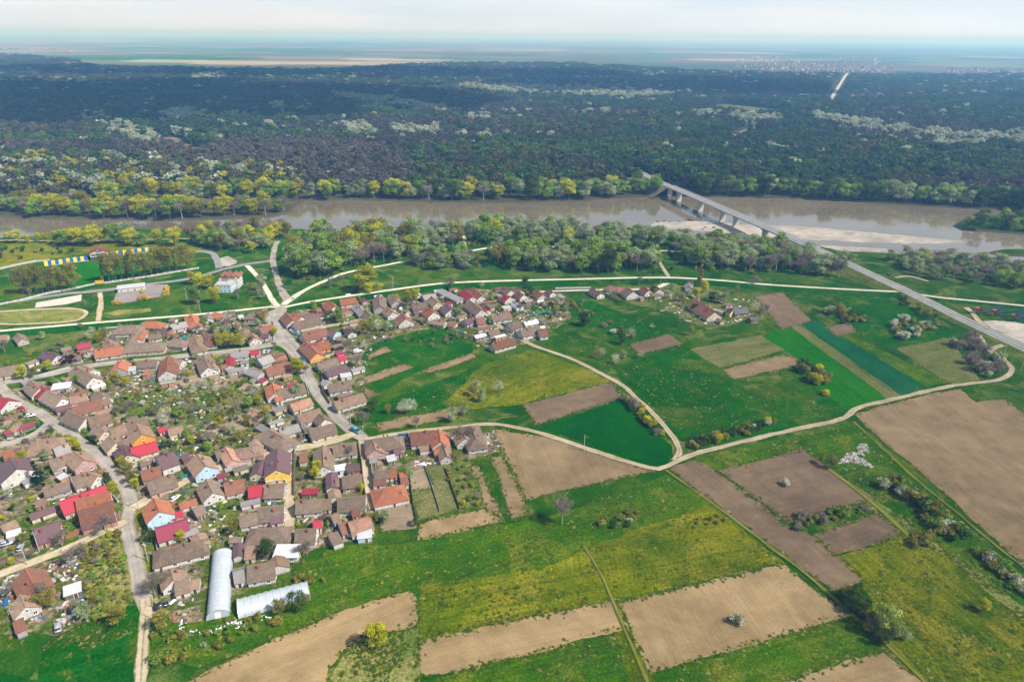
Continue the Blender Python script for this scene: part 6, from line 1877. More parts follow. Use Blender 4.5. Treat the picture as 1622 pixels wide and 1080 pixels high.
belt([(300, 372), (430, 368), (468, 372), (430, 392), (400, 404), (340, 398), (290, 384)], 48, 5.5, [('bare', 3), ('green', 2), ('yellow', 2), ('pale', 2), ('olive', 2)], 10, 16, 'between the river and the curved stadium drive', GW, wide=1.05)
belt([(10, 381), (90, 381), (100, 386), (10, 386)], 6, 6, [('yellow', 3), ('green', 1)], 8, 12, 'on the open river meadow behind the stadium', GW)
belt([(95, 384), (200, 384), (280, 386), (280, 391), (95, 391)], 14, 6, [('yellow', 4), ('green', 3), ('pale', 1)], 12, 17, 'behind the stadium clubhouse along the river', GW, 1.0, 1.15)
GF = 'trees of the far river bank'
belt([(-60, 340), (100, 345), (280, 347), (420, 342), (465, 334), (400, 333), (200, 336), (-60, 330)], 75, 6, [('yellow', 5), ('green', 4), ('bare', 2), ('olive', 2)], 14, 20, 'in the yellow green belt lining the far river bank', GF, None, 1.1)
belt([(-60, 325), (120, 325), (150, 335), (-60, 338)], 16, 6, [('bare', 5), ('olive', 2), ('yellow', 1)], 14, 19, 'in the grey thicket at the bend of the far bank', GF, None, 1.1)
belt([(488, 316), (600, 315), (720, 318), (860, 318), (1000, 312), (1050, 308), (1030, 302), (860, 309), (700, 311), (490, 309)], 75, 6, [('green', 6), ('dark', 1), ('pale', 2), ('yellow', 2), ('bare', 1)], 15, 21, 'in the green belt lining the far bank above the river bend', GF, None, 1.1)
belt([(1100, 309), (1260, 312), (1400, 321), (1540, 328), (1700, 335), (1700, 329), (1540, 322), (1400, 315), (1260, 306), (1110, 303)], 70, 7, [('dark', 7), ('green', 2), ('bare', 2), ('pale', 1), ('yellow', .4)], 18, 23, 'in the dark forest edge on the far bank past the bridge', GF, None, 1.1)
belt([(1478, 325), (1530, 328), (1530, 318), (1482, 316)], 9, 6, [('pale', 1)], 18, 23, 'in the tall pale clump at the forest edge past the bridge', GF, None, 1.1)
belt([(1520, 360), (1560, 350), (1700, 356), (1700, 375), (1560, 364)], 28, 5.5, [('dark', 4), ('green', 3), ('bare', 1)], 9, 14, 'on the wooded island in the river', GF, None, 1.15)
belt([(160, 322), (210, 318), (330, 315), (480, 315), (480, 308), (330, 306), (160, 310)], 50, 6, [('yellow', 4), ('green', 4), ('olive', 3), ('pale', 2)], 14, 20, 'in the second belt behind the muddy side arm', GF, None, 1.1)
WOOD.sort(key=lambda q: -q[2] / (q[1][1] ** 2 + q[1][0] ** 2 + CAM_H ** 2) ** .5)
room = 300 - NT['tree']
for sp, p, h, where, group, wide in WOOD[:room]: tree(sp, p, h, where, group, R5, wide)
REST_WOOD = WOOD[room:]
print('trees', NT, len(REST_WOOD))
BG = 'field and garden bushes'
SHRUBS = []
def bushes(poly, n, mind, mixsp, hlo, hhi, where, mroad=0.6, wide=1.0):
    for q in scatter(poly, n, mind, nR, mroad, 0.3):
        sp = R5.choices([m[0] for m in mixsp], [m[1] for m in mixsp])[0]
        SHRUBS.append((sp, (q[0], q[1], 0.0), R5.uniform(hlo, hhi), where, BG, wide))
bushes([(1085, 702), (1120, 692), (1225, 664), (1232, 672), (1190, 688), (1095, 712)], 34, 1.9, [('olive', 3), ('dark', 3), ('blossom', 2), ('yellow', 1)], 1.8, 3.6, 'in the shrub belt above the winding track')
bushes([(985, 632), (1000, 632), (1035, 665), (1055, 690), (1045, 693), (1010, 665)], 18, 2.2, [('yellow', 3), ('olive', 2), ('bare', 2), ('dark', 1)], 2.2, 4, 'between wheat field and curving track')
bushes([(1262, 570), (1275, 572), (1315, 605), (1300, 612), (1280, 605), (1265, 585)], 14, 2.4, [('dark', 4), ('olive', 2), ('yellow', 1)], 3, 5, 'in the dark clump beside the vivid green strip')
bushes([(1250, 828), (1268, 818), (1330, 808), (1375, 802), (1378, 810), (1330, 822), (1265, 842)], 18, 2.0, [('olive', 2), ('blossom', 1), ('bare', 2), ('green', 3)], 1.4, 3.2, 'on the grass island between ploughed fields')
bushes([(1385, 752), (1420, 765), (1480, 800), (1530, 850), (1505, 862), (1440, 800), (1390, 770)], 30, 2.2, [('dark', 4), ('olive', 4), ('blossom', 1), ('green', 2)], 2.4, 4.6, 'in the dark hedge beside the vast brown field')
bushes([(1542, 874), (1560, 876), (1622, 925), (1660, 965), (1640, 960), (1600, 930)], 20, 2.0, [('blossom', 3), ('olive', 3), ('green', 2)], 2.2, 3.6, 'in the blossoming hedge below the brown field')
bushes([(1338, 938), (1365, 955), (1400, 1010), (1385, 1012), (1345, 962)], 14, 2.0, [('dark', 3), ('olive', 3), ('bare', 2)], 2.4, 4.2, 'in the thicket at the foot of the pale poplar')
bushes([(945, 822), (1010, 812), (1014, 830), (950, 842)], 10, 2.0, [('olive', 4), ('dark', 2), ('blossom', 1)], 1.4, 2.6, 'in the short hedge on the meadow')
bushes([(1095, 822), (1150, 812), (1152, 826), (1100, 836)], 8, 2.2, [('olive', 4), ('green', 2)], 1.0, 1.8, 'in the low scrub line on the meadow')
bushes([(1435, 855), (1478, 850), (1478, 868), (1440, 868)], 6, 2.4, [('olive', 1)], 2.4, 3.4, 'in the rounded clump at the olive meadow corner')
bushes([(1295, 495), (1320, 485), (1370, 505), (1372, 520), (1340, 515)], 16, 3, [('olive', 2), ('pale', 2), ('blossom', 2), ('dark', 2)], 3, 5, 'beside the tiny dark plot', wide=1.1)
bushes([(1405, 520), (1440, 508), (1475, 520), (1480, 535), (1430, 545)], 13, 3.4, [('blossom', 3), ('pale', 2), ('olive', 1)], 3, 5, 'in the blossoming thicket below the highway', wide=1.1)
bushes([(1505, 545), (1540, 530), (1575, 560), (1590, 590), (1560, 600)], 22, 3, [('bare', 4), ('pale', 3), ('dark', 1)], 3, 6, 'in the grey thicket at the track bend', wide=1.1)
bushes([(1430, 470), (1480, 498), (1500, 520), (1480, 518), (1420, 480)], 14, 3, [('dark', 4), ('olive', 2)], 2, 3.6, 'on the highway embankment foot', wide=1.1)
bushes([(945, 500), (1010, 530), (1000, 545), (930, 510), (900, 480), (915, 470)], 22, 2.6, [('olive', 3), ('blossom', 2), ('bare', 2), ('pale', 1)], 1.6, 3.2, 'in the overgrown strip between the paddocks')
bushes([(122, 862), (198, 836), (210, 880), (214, 950), (150, 985), (132, 930)], 60, 2.2, [('olive', 6), ('bare', 3), ('green', 2), ('yellow', .4)], 0.8, 2.2, 'in the scrubby vacant lot')
bushes([(240, 1000), (330, 985), (420, 950), (500, 900), (520, 930), (440, 990), (320, 1040), (240, 1060)], 26, 2.8, [('olive', 4), ('green', 3), ('blossom', 1)], 1.2, 3, 'on the bank below the polytunnels')
bushes([(702, 735), (740, 728), (766, 804), (732, 810)], 20, 2.2, [('green', 3), ('yellow', 3), ('olive', 2), ('bare', 1)], 1.2, 2.4, 'in the weedy garden beside the tan plots')
bushes([(0, 395), (60, 392), (140, 388), (150, 398), (60, 408), (0, 415)], 16, 4, [('dark', 4), ('bare', 3), ('olive', 1)], 2, 4, 'on the slope behind the pitch')
bushes([(180, 450), (260, 440), (270, 470), (180, 480)], 0, 3, [('forsythia', 1)], 2, 3, 'in the gravel yard')
for x, y, h in [(980, 770, 2.6), (1010, 770, 2.6), (1045, 768, 2.4), (1205, 732, 2.8), (1240, 728, 2.6), (1265, 722, 2.4), (1425, 690, 4), (1432, 645, 3), (1220, 668, 2.4)]:
    bush('forsythia', at(*TS(x, y)), h, 'in the gravel yard of the white hall', BG)
for x, y, sp, h in [(1168, 986, 'blossom', 3.4), (1244, 769, 'blossom', 2.6), (1307, 626, 'yellow', 3), (1260, 625, 'green', 1.5)]:
    bush(sp, at(x, y), h, 'growing alone on open field %s' % ('soil' if sp == 'blossom' else 'grass'), BG)
bushes([(180, 632), (330, 602), (420, 592), (430, 640), (330, 668), (210, 660)], 40, 3, [('blossom', 3), ('green', 3), ('olive', 3), ('bare', 3)], 1.4, 3, 'in the orchard behind the cross street')
bushes([(300, 690), (400, 650), (440, 680), (400, 715), (330, 730)], 24, 3, [('olive', 3), ('green', 2), ('bare', 3)], 1.2, 2.6, 'in the overgrown middle garden')
bushes([(-20, 625), (200, 577), (430, 552), (480, 620), (535, 690), (590, 800), (592, 850), (400, 925), (345, 985), (222, 880), (210, 830), (0, 905)], 330, 2.2, [('olive', 3), ('green', 3), ('bare', 3), ('dark', 2), ('yellow', 1), ('blossom', .6)], 0.9, 2.2, 'in the village yards')
bushes([(455, 500), (760, 460), (890, 466), (900, 505), (780, 555), (590, 545), (572, 640), (492, 592)], 150, 2.4, [('olive', 3), ('green', 3), ('bare', 3), ('dark', 2), ('blossom', .6)], 1.0, 2.6, 'in the yards east of the main street')
bushes([(0, 580), (190, 512), (432, 494), (438, 540), (150, 570), (0, 600)], 90, 2.6, [('olive', 3), ('green', 3), ('bare', 3), ('dark', 2)], 1.0, 2.6, 'in the yards below the levee')
bushes([(472, 400), (486, 375), (728, 380), (1070, 386), (1340, 425), (1220, 434), (960, 434), (790, 425), (740, 428), (650, 412), (505, 445), (482, 450)], 330, 3.0, [('olive', 3), ('green', 3), ('dark', 3), ('bare', 1)], 1.6, 3.6, 'in the undergrowth of the riverside wood')
SHRUBS.sort(key=lambda q: -q[2] / (q[1][1] ** 2 + q[1][0] ** 2 + CAM_H ** 2) ** .5)
room = 295 - NT['bush']
for q in SHRUBS[:room]: bush(*q)
REST_SHRUBS = SHRUBS[room:]
print('bushes', NT, len(REST_SHRUBS))

# ------------------------------------------------------------------ masses: forest, rest of the woods, scrub, weeds
def combine(name, meshes):
    bm = bmesh.new(); mats = []
    for m in meshes:
        n0 = len(bm.faces); bm.from_mesh(m); bm.faces.ensure_lookup_table()
        off = len(mats)
        for f in bm.faces[n0:]: f.material_index += off
        mats += list(m.materials)
    me = bpy.data.meshes.new(name); bm.to_mesh(me); bm.free()
    for m in mats: me.materials.append(m)
    return me

def instancer(name, P, rot, scl, idx, protos, label, cat):
    col = bpy.data.collections.new(name + '_kinds')
    for k, m in enumerate(protos): col.objects.link(bpy.data.objects.new('%s_kind_%02d' % (name, k), m))
    me = bpy.data.meshes.new(name); n = len(P)
    me.vertices.add(n); me.vertices.foreach_set('co', np.asarray(P, np.float32).ravel())
    a = me.attributes.new('rz', 'FLOAT_VECTOR', 'POINT'); a.data.foreach_set('vector', np.stack([np.zeros(n), np.zeros(n), rot], 1).astype(np.float32).ravel())
    a = me.attributes.new('sc', 'FLOAT_VECTOR', 'POINT'); a.data.foreach_set('vector', np.asarray(scl, np.float32).ravel())
    a = me.attributes.new('kd', 'INT', 'POINT'); a.data.foreach_set('value', np.asarray(idx, np.int32))
    o = link(bpy.data.objects.new(name, me))
    g = bpy.data.node_groups.new(name, 'GeometryNodeTree')
    g.interface.new_socket('Geometry', in_out='INPUT', socket_type='NodeSocketGeometry')
    g.interface.new_socket('Geometry', in_out='OUTPUT', socket_type='NodeSocketGeometry')
    N = g.nodes.new
    gi, go, ip, ci = N('NodeGroupInput'), N('NodeGroupOutput'), N('GeometryNodeInstanceOnPoints'), N('GeometryNodeCollectionInfo')
    ci.inputs['Collection'].default_value = col
    ci.inputs['Separate Children'].default_value = True
    ci.inputs['Reset Children'].default_value = True
    def attr(nm, ty):
        q = N('GeometryNodeInputNamedAttribute'); q.data_type = ty; q.inputs['Name'].default_value = nm
        return q.outputs['Attribute']
    L = g.links.new
    L(gi.outputs[0], ip.inputs['Points']); L(ci.outputs[0], ip.inputs['Instance'])
    ip.inputs['Pick Instance'].default_value = True
    L(attr('kd', 'INT'), ip.inputs['Instance Index'])
    e2r = N('FunctionNodeEulerToRotation'); L(attr('rz', 'FLOAT_VECTOR'), e2r.inputs[0])
    L(e2r.outputs[0], ip.inputs['Rotation']); L(attr('sc', 'FLOAT_VECTOR'), ip.inputs['Scale'])
    L(ip.outputs[0], go.inputs[0])
    md = o.modifiers.new('scatter', 'NODES'); md.node_group = g
    tag(o, label, cat, kind='stuff')
    return o

FLEAF = {'olive': mat_leaf('forest_olive_leaves', (0.07, 0.07, 0.02), (0.115, 0.11, 0.03), (0.17, 0.155, 0.045)), 'green': mat_leaf('forest_green_leaves', (0.05, 0.095, 0.014), (0.09, 0.15, 0.026), (0.14, 0.21, 0.045)), 'dark': mat_leaf('forest_dark_leaves', (0.020, 0.050, 0.016), (0.040, 0.082, 0.026), (0.07, 0.12, 0.042)),
         'pale': mat_leaf('forest_pale_leaves', (0.20, 0.24, 0.14), (0.32, 0.36, 0.23), (0.44, 0.47, 0.34)), 'yellow': mat_leaf('forest_yellow_leaves', (0.15, 0.16, 0.012), (0.25, 0.245, 0.018), (0.36, 0.33, 0.03))}
FTWIG = mat_leaf('forest_grey_twigs', (0.075, 0.063, 0.052), (0.115, 0.098, 0.080), (0.16, 0.138, 0.112), 0.1)
def lo_proto(sp, k):
    LEAFM_ = FLEAF
    rng = np.random.default_rng(900 + 31 * k + sum(map(ord, sp)))
    H = HREF
    if sp in ('bare', 'barered'):
        tm, tips = trunk_mesh('t', rng, H, 0.22, H * .3, H * .33, MT['paleb'] if sp == 'bare' else MT['bark'], 9, 0, .01)
        C, N_, T = crown_points(rng, H, H * 0.36, H * 0.22, 12, 420, 'round')
        cm = leaf_mesh('c', C, N_ + .5 * rng.normal(size=N_.shape), 1.5, T, FTWIG if sp == 'bare' else MT['twigred'], 0.3, rng)
        return combine('lo', [tm, cm])
    lo_, mi_, hi_, shape, ls, nl, lobes, wr, br = SPEC[sp]
    tm, tips = trunk_mesh('t', rng, H, 0.22, H * br, H * wr, MT['bark'], 4, 0, .01)
    C, N_, T = crown_points(rng, H, H * wr, H * br, 13, 380, shape)
    cm = leaf_mesh('c', C, N_, 1.15, T, LEAFM_[sp], 1.0, rng)
    return combine('lo', [tm, cm])
KIND = ['barered', 'bare', 'olive', 'green', 'dark', 'pale', 'yellow']
LO = [lo_proto(sp, k) for sp in KIND for k in range(2)]      # index 2*kind + variant

def project(P):
    v = np.column_stack([P[:, 0], P[:, 1], np.full(len(P), 0.0 - CAM_H)])
    dpt = v @ np.array(_F)
    return np.stack([PW / 2 + FPX * (v @ np.array(CX)) / dpt, PH / 2 - FPX * (v @ np.array(CY)) / dpt], 1)

fr = np.random.default_rng(21)
pts = []
for (ya, yb, sp_) in [(690, 1150, 7.6), (1150, 1900, 10.0), (1900, 3000, 14.5), (3000, 4300, 21.0), (4300, 6600, 30.0)]:
    xw = 0.86 * yb + 120
    X, Y = np.meshgrid(np.arange(-xw, xw, sp_), np.arange(ya, yb, sp_))
    Q = np.stack([X.ravel(), Y.ravel()], 1)
    Q += fr.uniform(-.48, .48, Q.shape) * sp_
    Q = Q[np.abs(Q[:, 0]) < 0.84 * Q[:, 1] + 100]
    pts.append(np.column_stack([Q, np.full(len(Q), sp_)]))
FP = np.vstack(pts); Q = FP[:, :2]
pp = project(Q)
edge_top = np.interp(pp[:, 0], [-200, 0, 110, 150, 300, 540, 640, 760, 900, 1000, 1100, 1350, 1622, 1900], [86, 88, 97, 110, 114, 114, 107, 104, 103, 110, 117, 123, 124, 128])
keep = pp[:, 1] > edge_top + (fbm(Q, 300, 61) - .5) * 7
shore = np.interp(pp[:, 0], [-300, 0, 150, 160, 480, 500, 700, 860, 1040, 1062, 1260, 1400, 1622, 1900], [326, 324, 322, 306, 306, 307, 309, 307, 300, 300, 304, 313, 326, 335])
keep &= pp[:, 1] < shore
# openings in the forest: clearings, road cuts
CLEAR = [[(242, 222), (275, 216), (335, 244), (318, 252), (262, 240)], [(1142, 236), (1175, 212), (1200, 209), (1248, 214), (1215, 219), (1170, 229), (1150, 240)],
         [(1098, 172), (1150, 165), (1255, 176), (1245, 186), (1180, 190), (1120, 180)]]
for c in CLEAR: keep &= ~inside(pp, np.array(c, float))
for c, w in [([(1000, 266), (960, 268), (900, 271)], 0), ([(1312, 165), (1322, 148), (1338, 122)], 26), ([(1105, 240), (1150, 220), (1192, 201)], 12)]:
    if w: keep &= dist_poly(Q, polyw(c), False) > w
keep &= dist_poly(Q, Ch[:i0 + 4, :2], False) > 13
keep &= (fbm(Q, 55, 71) > .30) | (fr.random(len(Q)) < .3)
FP, Q, pp = FP[keep], Q[keep], pp[keep]
n = len(Q)
k1, k2, k3 = fbm(Q, 260, 31), fbm(Q, 90, 41), fr.random(n)
kind = np.zeros(n, int)                                   # brown leafless wood
kind[(k1 > 0.52) & (k3 < .75)] = 4                        # dark green stands
kind[(k2 > 0.60) & (k3 < .7)] = 2                         # olive budding
kind[(k1 < 0.40) & (k3 < .6)] = 1                         # grey stands
kind[(k3 > .975)] = 3
k4 = fbm(Q * np.array([0.3, 1.0]), 95, 51); k5 = fr.random(n)
kind[(k4 > .57) & (k5 < .65)] = 4
kind[(k4 > .63) & (k5 < .55)] = 3
kind[(k4 < .33) & (k5 < .30)] = 5
kind[(k3 > .99)] = 5
right = pp[:, 0] > 1040
sel = right & (k3 < .5) & (k1 > .42); kind[sel] = 4
PALE = [[(255, 196), (275, 184), (330, 190), (325, 200), (280, 206)], [(115, 200), (160, 190), (200, 210), (255, 232), (240, 246), (190, 228), (140, 210)],
        [(530, 158), (610, 164), (712, 184), (705, 192), (600, 176), (530, 166)], [(640, 148), (760, 140), (860, 145), (1010, 150), (1070, 158), (1000, 166), (860, 158), (700, 152)],
        [(1280, 193), (1340, 198), (1420, 210), (1500, 222), (1640, 224), (1640, 240), (1480, 232), (1380, 218), (1290, 203)], [(1475, 238), (1560, 238), (1560, 246), (1480, 246)],
        [(540, 206), (585, 208), (600, 228), (560, 228)], [(620, 214), (700, 212), (700, 226), (630, 226)], [(740, 195), (775, 192), (776, 200), (742, 202)],
        [(1215, 247), (1236, 246), (1236, 252), (1216, 252)], [(430, 176), (452, 174), (450, 188), (434, 188)], [(1090, 186), (1230, 195), (1230, 204), (1100, 196)], [(300, 124), (360, 122), (360, 130), (310, 131)]]
for c in PALE:
    m = inside(pp, np.array(c, float)) & (fr.random(n) < .9)
    kind[m] = 5
OLI = [[(0, 150), (120, 155), (200, 180), (180, 230), (60, 235), (0, 230)], [(800, 200), (900, 190), (1060, 182), (1060, 200), (980, 215), (930, 245), (860, 225)], [(1000, 240), (1100, 235), (1080, 262), (1000, 262)], [(340, 270), (480, 272), (480, 300), (350, 300)], [(1290, 250), (1400, 240), (1400, 270), (1320, 280)], [(380, 140), (520, 140), (520, 155), (400, 155)]]
for c in OLI:
    m = inside(pp, np.array(c, float)) & (fr.random(n) < .5)
    kind[m] = 2
m = inside(pp, np.array([(640, 280), (720, 276), (880, 276), (1000, 285), (1040, 300), (860, 312), (640, 312)], float)) & (fr.random(n) < .8)
kind[m] = np.array([3, 4, 4, 2])[fr.integers(0, 4, m.sum())]
m = inside(pp, np.array([(180, 240), (540, 235), (640, 250), (640, 285), (400, 280), (200, 268)], float)) & (fr.random(n) < .9)
kind[m] = 1
m = inside(pp, np.array([(-50, 255), (200, 262), (480, 285), (480, 316), (150, 320), (-50, 318)], float)) & (fr.random(n) < .75)
kind[m] = np.array([6, 2, 5, 3, 1])[fr.integers(0, 5, m.sum())]
hgt = (12 + 11 * fr.random(n) ** 1.3) * (0.85 + 0.3 * k1)
wid = hgt * fr.uniform(.85, 1.2, n) * np.interp(FP[:, 2], [7, 10, 14, 21, 30], [1.0, 1.1, 1.35, 1.8, 2.3])
scl = np.stack([wid, wid, hgt * np.interp(FP[:, 2], [7, 14, 30], [1, 1.05, 1.15])], 1) / HREF
print('forest', n)
for kd, nm, lab in [(0, 'leafless_forest', 'brown leafless lowland forest across the river'), (1, 'leafless_forest', 'grey leafless stands of the forest across the river'), (2, 'forest', 'olive budding stands of the forest across the river'),
                    (3, 'forest', 'fresh green stands of the forest across the river'), (4, 'forest', 'dark green stands of the forest across the river'), (5, 'forest', 'pale silvery willow stands of the forest across the river'), (6, 'forest', 'yellow green stands on the far river bank')]:
    m = kind == kd
    instancer(nm, np.column_stack([Q[m], np.zeros(m.sum())]), fr.uniform(0, 6.28, m.sum()), scl[m], fr.integers(0, 2, m.sum()), LO[2 * kd:2 * kd + 2], lab, 'forest')

def rest(items, name, label, cat, full, href):
    sps = sorted(set(q[0] for q in items))
    protos = [combine('lo', list(full[sp][0])) for sp in sps]
    P = [q[1] for q in items]; s = np.array([[q[2] / href * q[5], q[2] / href * q[5], q[2] / href] for q in items])
    instancer(name, P, fr.uniform(0, 6.28, len(P)), s, [sps.index(q[0]) for q in items], protos, label, cat)
if REST_WOOD: rest(REST_WOOD, 'woodland', 'remaining mixed trees of the woods lining both river banks', 'woodland', PROTO, HREF)
if REST_SHRUBS: rest(REST_SHRUBS, 'undergrowth', 'smaller scrub scattered through gardens hedges and waste ground', 'undergrowth', BUSH, 2.4)

# weeds and tufts that roughen the grass near the camera
def tuft(k, mat, n=26, h=0.5):
    rng = np.random.default_rng(70 + k)
    C = rng.normal(0, .32, (n, 3)); C[:, 2] = rng.uniform(0.02, h, n)
    return leaf_mesh('tuft', C, rng.normal(size=(n, 3)) + np.array([0, 0, 1.5]), 0.26, rng.uniform(0, 1, n), mat, 1.0, rng)
WEED = [tuft(0,  mat_leaf('weed_green', (0.03, 0.085, 0.003), (0.07, 0.125, 0.005), (0.13, 0.165, 0.012))), tuft(1, LEAFM['olive']), tuft(2, mat_leaf('dry_stalks', (0.22, 0.19, 0.07), (0.32, 0.27, 0.11), (0.42, 0.36, 0.17))), tuft(3, LEAFM['yellow'], 18)]
wpts = []
for poly, nn in [([(520, 870), (812, 828), (1055, 752), (1242, 890), (975, 952), (664, 1014), (560, 962), (330, 1060), (240, 1040), (260, 985), (420, 960)], 2600),
                 ([(1395, 790), (1500, 870), (1622, 960), (1640, 1010), (1500, 880), (1430, 850), (1330, 770)], 900), ([(545, 1030), (590, 1000), (662, 990), (668, 1110), (515, 1110)], 1100),
                 ([(1085, 728), (1350, 668), (1420, 730), (1560, 860), (1622, 930), (1622, 960), (1500, 872), (1310, 740), (1140, 746)], 1400),
                 ([(118, 862), (198, 832), (216, 952), (220, 1000), (60, 1060), (20, 1000), (130, 930)], 1800), ([(-40, 925), (120, 880), (140, 985), (-40, 1040)], 900),
                 ([(180, 632), (420, 590), (430, 640), (210, 665)], 1400), ([(230, 700), (440, 655), (450, 700), (330, 740)], 1000), ([(240, 820), (590, 800), (590, 870), (350, 985), (240, 985)], 1800),
                 ([(0, 620), (430, 555), (560, 690), (590, 800), (210, 830), (0, 900)], 3000), ([(560, 650), (760, 580), (960, 600), (830, 640), (735, 652), (598, 670)], 900), ([(1000, 570), (1145, 583), (1345, 652), (1085, 710), (990, 600)], 1500),
                 ([(1325, 882), (1430, 848), (1640, 1000), (1700, 1110), (1480, 1110), (1368, 925)], 900), ([(700, 1072), (1000, 997), (1350, 978), (1405, 1028), (1030, 1100)], 700), ([(890, 470), (1062, 528), (1000, 600), (860, 545)], 900)]:
    q = scatter_fast = None
    P = polyw(poly); lo_, hi_ = P.min(0), P.max(0)
    q = nR.uniform(lo_, hi_, (nn * 5, 2)); q = q[inside(q, P)][:nn]
    q = q[fbm(q, 9, 88) > 0.42]
    q = q[clear_of(q, -0.2, 0.0)]
    for nm_, SP in SHEETS:
        if nm_ in ('ploughed_field', 'garden_bed', 'concrete_slab'): q = q[~inside(q, SP)]
    wpts.append(q)
for nm_, SP in SHEETS:      # ragged weedy margins of the ploughed plots
    if nm_ in ('ploughed_field', 'garden_bed') and np.linalg.norm(SP.mean(0)) < 520:
        D = densify(SP, 1.1, 0, 1)
        q = np.repeat(D, 3, axis=0) + nR.normal(0, .75, (3 * len(D), 2))
        q = q[(fbm(q, 7, 91) > .36) & clear_of(q, -.3, 0)]
        wpts.append(q)
WP = np.vstack(wpts); nW = len(WP)
ws = nR.uniform(.35, .8, nW) * nR.uniform(.7, 1.3, nW)
print('weeds', nW)
instancer('weeds', np.column_stack([WP, np.full(nW, 0.05)]), nR.uniform(0, 6.28, nW), np.stack([ws * 1.2, ws * 1.2, ws * .5], 1), nR.choice(4, nW, p=[.78, .12, .09, .01]), WEED, 'tufts of weeds and rank grass on rough ground', 'weeds')

# ------------------------------------------------------------------ sheets beyond the river
for (pts_, mt, lab) in [(CLEAR[0], 'soil3', 'brown clearing in the forest'), (CLEAR[1], 'bright', 'small green clearing in the forest'), (CLEAR[2], 'dull', 'felled grey brown clearing in the forest')]:
    sheet('clearing', pts_, MT[mt], lab, 'clearing', 0, 3.0)
strip('forest_road', [(1306, 172), (1314, 160), (1322, 148), (1338, 122), (1343, 116)], 13, MT['gravel'], 'straight pale road cut through the far forest', 'road', step=40, wob=0.5)
strip('forest_road', [(1090, 246), (1105, 240), (1150, 220), (1192, 201)], 7, MT['newasphalt'], 'grey road climbing through the forest past the green clearing', 'road', step=20)
# far settlements on the plain: too small to tell apart
def far_village(cx0, cx1, cy0, cy1, n, label, seed):
    r = np.random.default_rng(seed); V, F, mi = [], [], []
    for k in range(n):
        p = at(r.uniform(cx0, cx1), cy0 + (cy1 - cy0) * r.random(), 0)
        L, w, h, a = r.uniform(10, 20), r.uniform(8, 11), r.uniform(3, 6), r.uniform(0, 3.14)
        s0 = len(V); co, si = math.cos(a), math.sin(a)
        for x, y, z in ((-L, -w, 0), (L, -w, 0), (L, w, 0), (-L, w, 0), (-L, -w, h), (L, -w, h), (L, w, h), (-L, w, h), (-L, 0, h + w * .6), (L, 0, h + w * .6)):
            V.append((p.x + (co * x - si * y) / 2, p.y + (si * x + co * y) / 2, z))
        for f in ((0, 1, 5, 4), (2, 3, 7, 6), (1, 2, 6, 9, 5), (3, 0, 4, 8, 7)): F.append(tuple(s0 + q for q in f)); mi.append(0)
        rc = int(r.choice([1, 2, 2, 1, 3]))
        for f in ((4, 5, 9, 8), (6, 7, 8, 9)): F.append(tuple(s0 + q for q in f)); mi.append(rc)
    o = mesh_obj('far_village', V, F, [WALLS['G'][0], ROOFS['t'][0], ROOFS['u'][0], ROOFS['g'][0]], midx=mi, uv=[(0, 0)] * len(V))
    tag(o, label, 'village', kind='stuff')
far_village(1165, 1420, 90, 118, 420, 'hazy distant village of many tiny houses beyond the forest', 3)
far_village(5, 118, 77, 83, 90, 'hazy white farm buildings far out on the plain', 5)
far_village(1500, 1622, 108, 118, 60, 'scattered distant houses at the forest margin', 8)

# ------------------------------------------------------------------ cars, poles, yard things
def car_meshes(van=False):
    L, W = (5.2, 1.95) if van else (4.3, 1.75)
    prof = [(-.5, .28), (-.5, .62), (-.485, .86), (.16, .92), (.47, .74), (.5, .55), (.5, .28)] if not van else [(-.5, .3), (-.5, .9), (-.49, 1.1), (.3, 1.1), (.47, .95), (.5, .7), (.5, .3)]
    def loft(prof_, wl, wt):
        V, F = [], []
        n = len(prof_)
        for sy in (-1, 1):
            for (x, z) in prof_: V.append((x * L, sy * W / 2 * (wl if z < .8 else wt), z))
        for k in range(n):
            F.append((k, (k + 1) % n, n + (k + 1) % n, n + k))
        F.append(tuple(range(n))[::-1]); F.append(tuple(n + k for k in range(n)))
        return V, F
    bodyV, bodyF = loft(prof, 1.0, .97)
    cab = [(-.46, .84), (-.40, 1.36), (-.30, 1.44), (.02, 1.42), (.20, .90)] if not van else [(-.49, 1.08), (-.485, 1.95), (-.44, 2.02), (.18, 2.0), (.34, 1.08)]
    glV, glF = loft(cab, .9, .84)
    rf = [(-.38, 1.40), (-.30, 1.475), (.01, 1.455), (.03, 1.41)] if not van else [(-.492, 1.30), (-.487, 1.97), (-.44, 2.04), (.17, 2.02), (.19, 1.30)]
    rV, rF = loft(rf, .9, .80 if not van else .87)
    out = {}
    for nm, (V, F) in {'body': (bodyV, bodyF), 'cabin_glass': (glV, glF), 'roof': (rV, rF)}.items():
        me = bpy.data.meshes.new(nm); me.from_pydata(V, [], F)
        bm = bmesh.new(); bm.from_mesh(me); bmesh.ops.recalc_face_normals(bm, faces=bm.faces[:])
        bmesh.ops.bevel(bm, geom=bm.edges[:], offset=.05, segments=2, affect='EDGES'); bm.to_mesh(me); bm.free()
        me.polygons.foreach_set('use_smooth', np.ones(len(me.polygons), dtype=bool)); out[nm] = me
    V, F = [], []
    add_tube(V, F, (0, -.11, 0), (0, .11, 0), .32, .32, 14, True)
    V2 = len(V); F.append(tuple(range(14))[::-1])
    me = bpy.data.meshes.new('wheel'); me.from_pydata(V, [], F); me.materials.append(MT['tyre']); out['wheel'] = me
    V, F = [], []
    add_box(V, F, (0, 0, 0), (.06, .34, .16)); me = bpy.data.meshes.new('headlight'); me.from_pydata(V, [], F); me.materials.append(MT['white']); out['headlight'] = me
    return out, L, W
CARS = {v: car_meshes(v) for v in (False, True)}
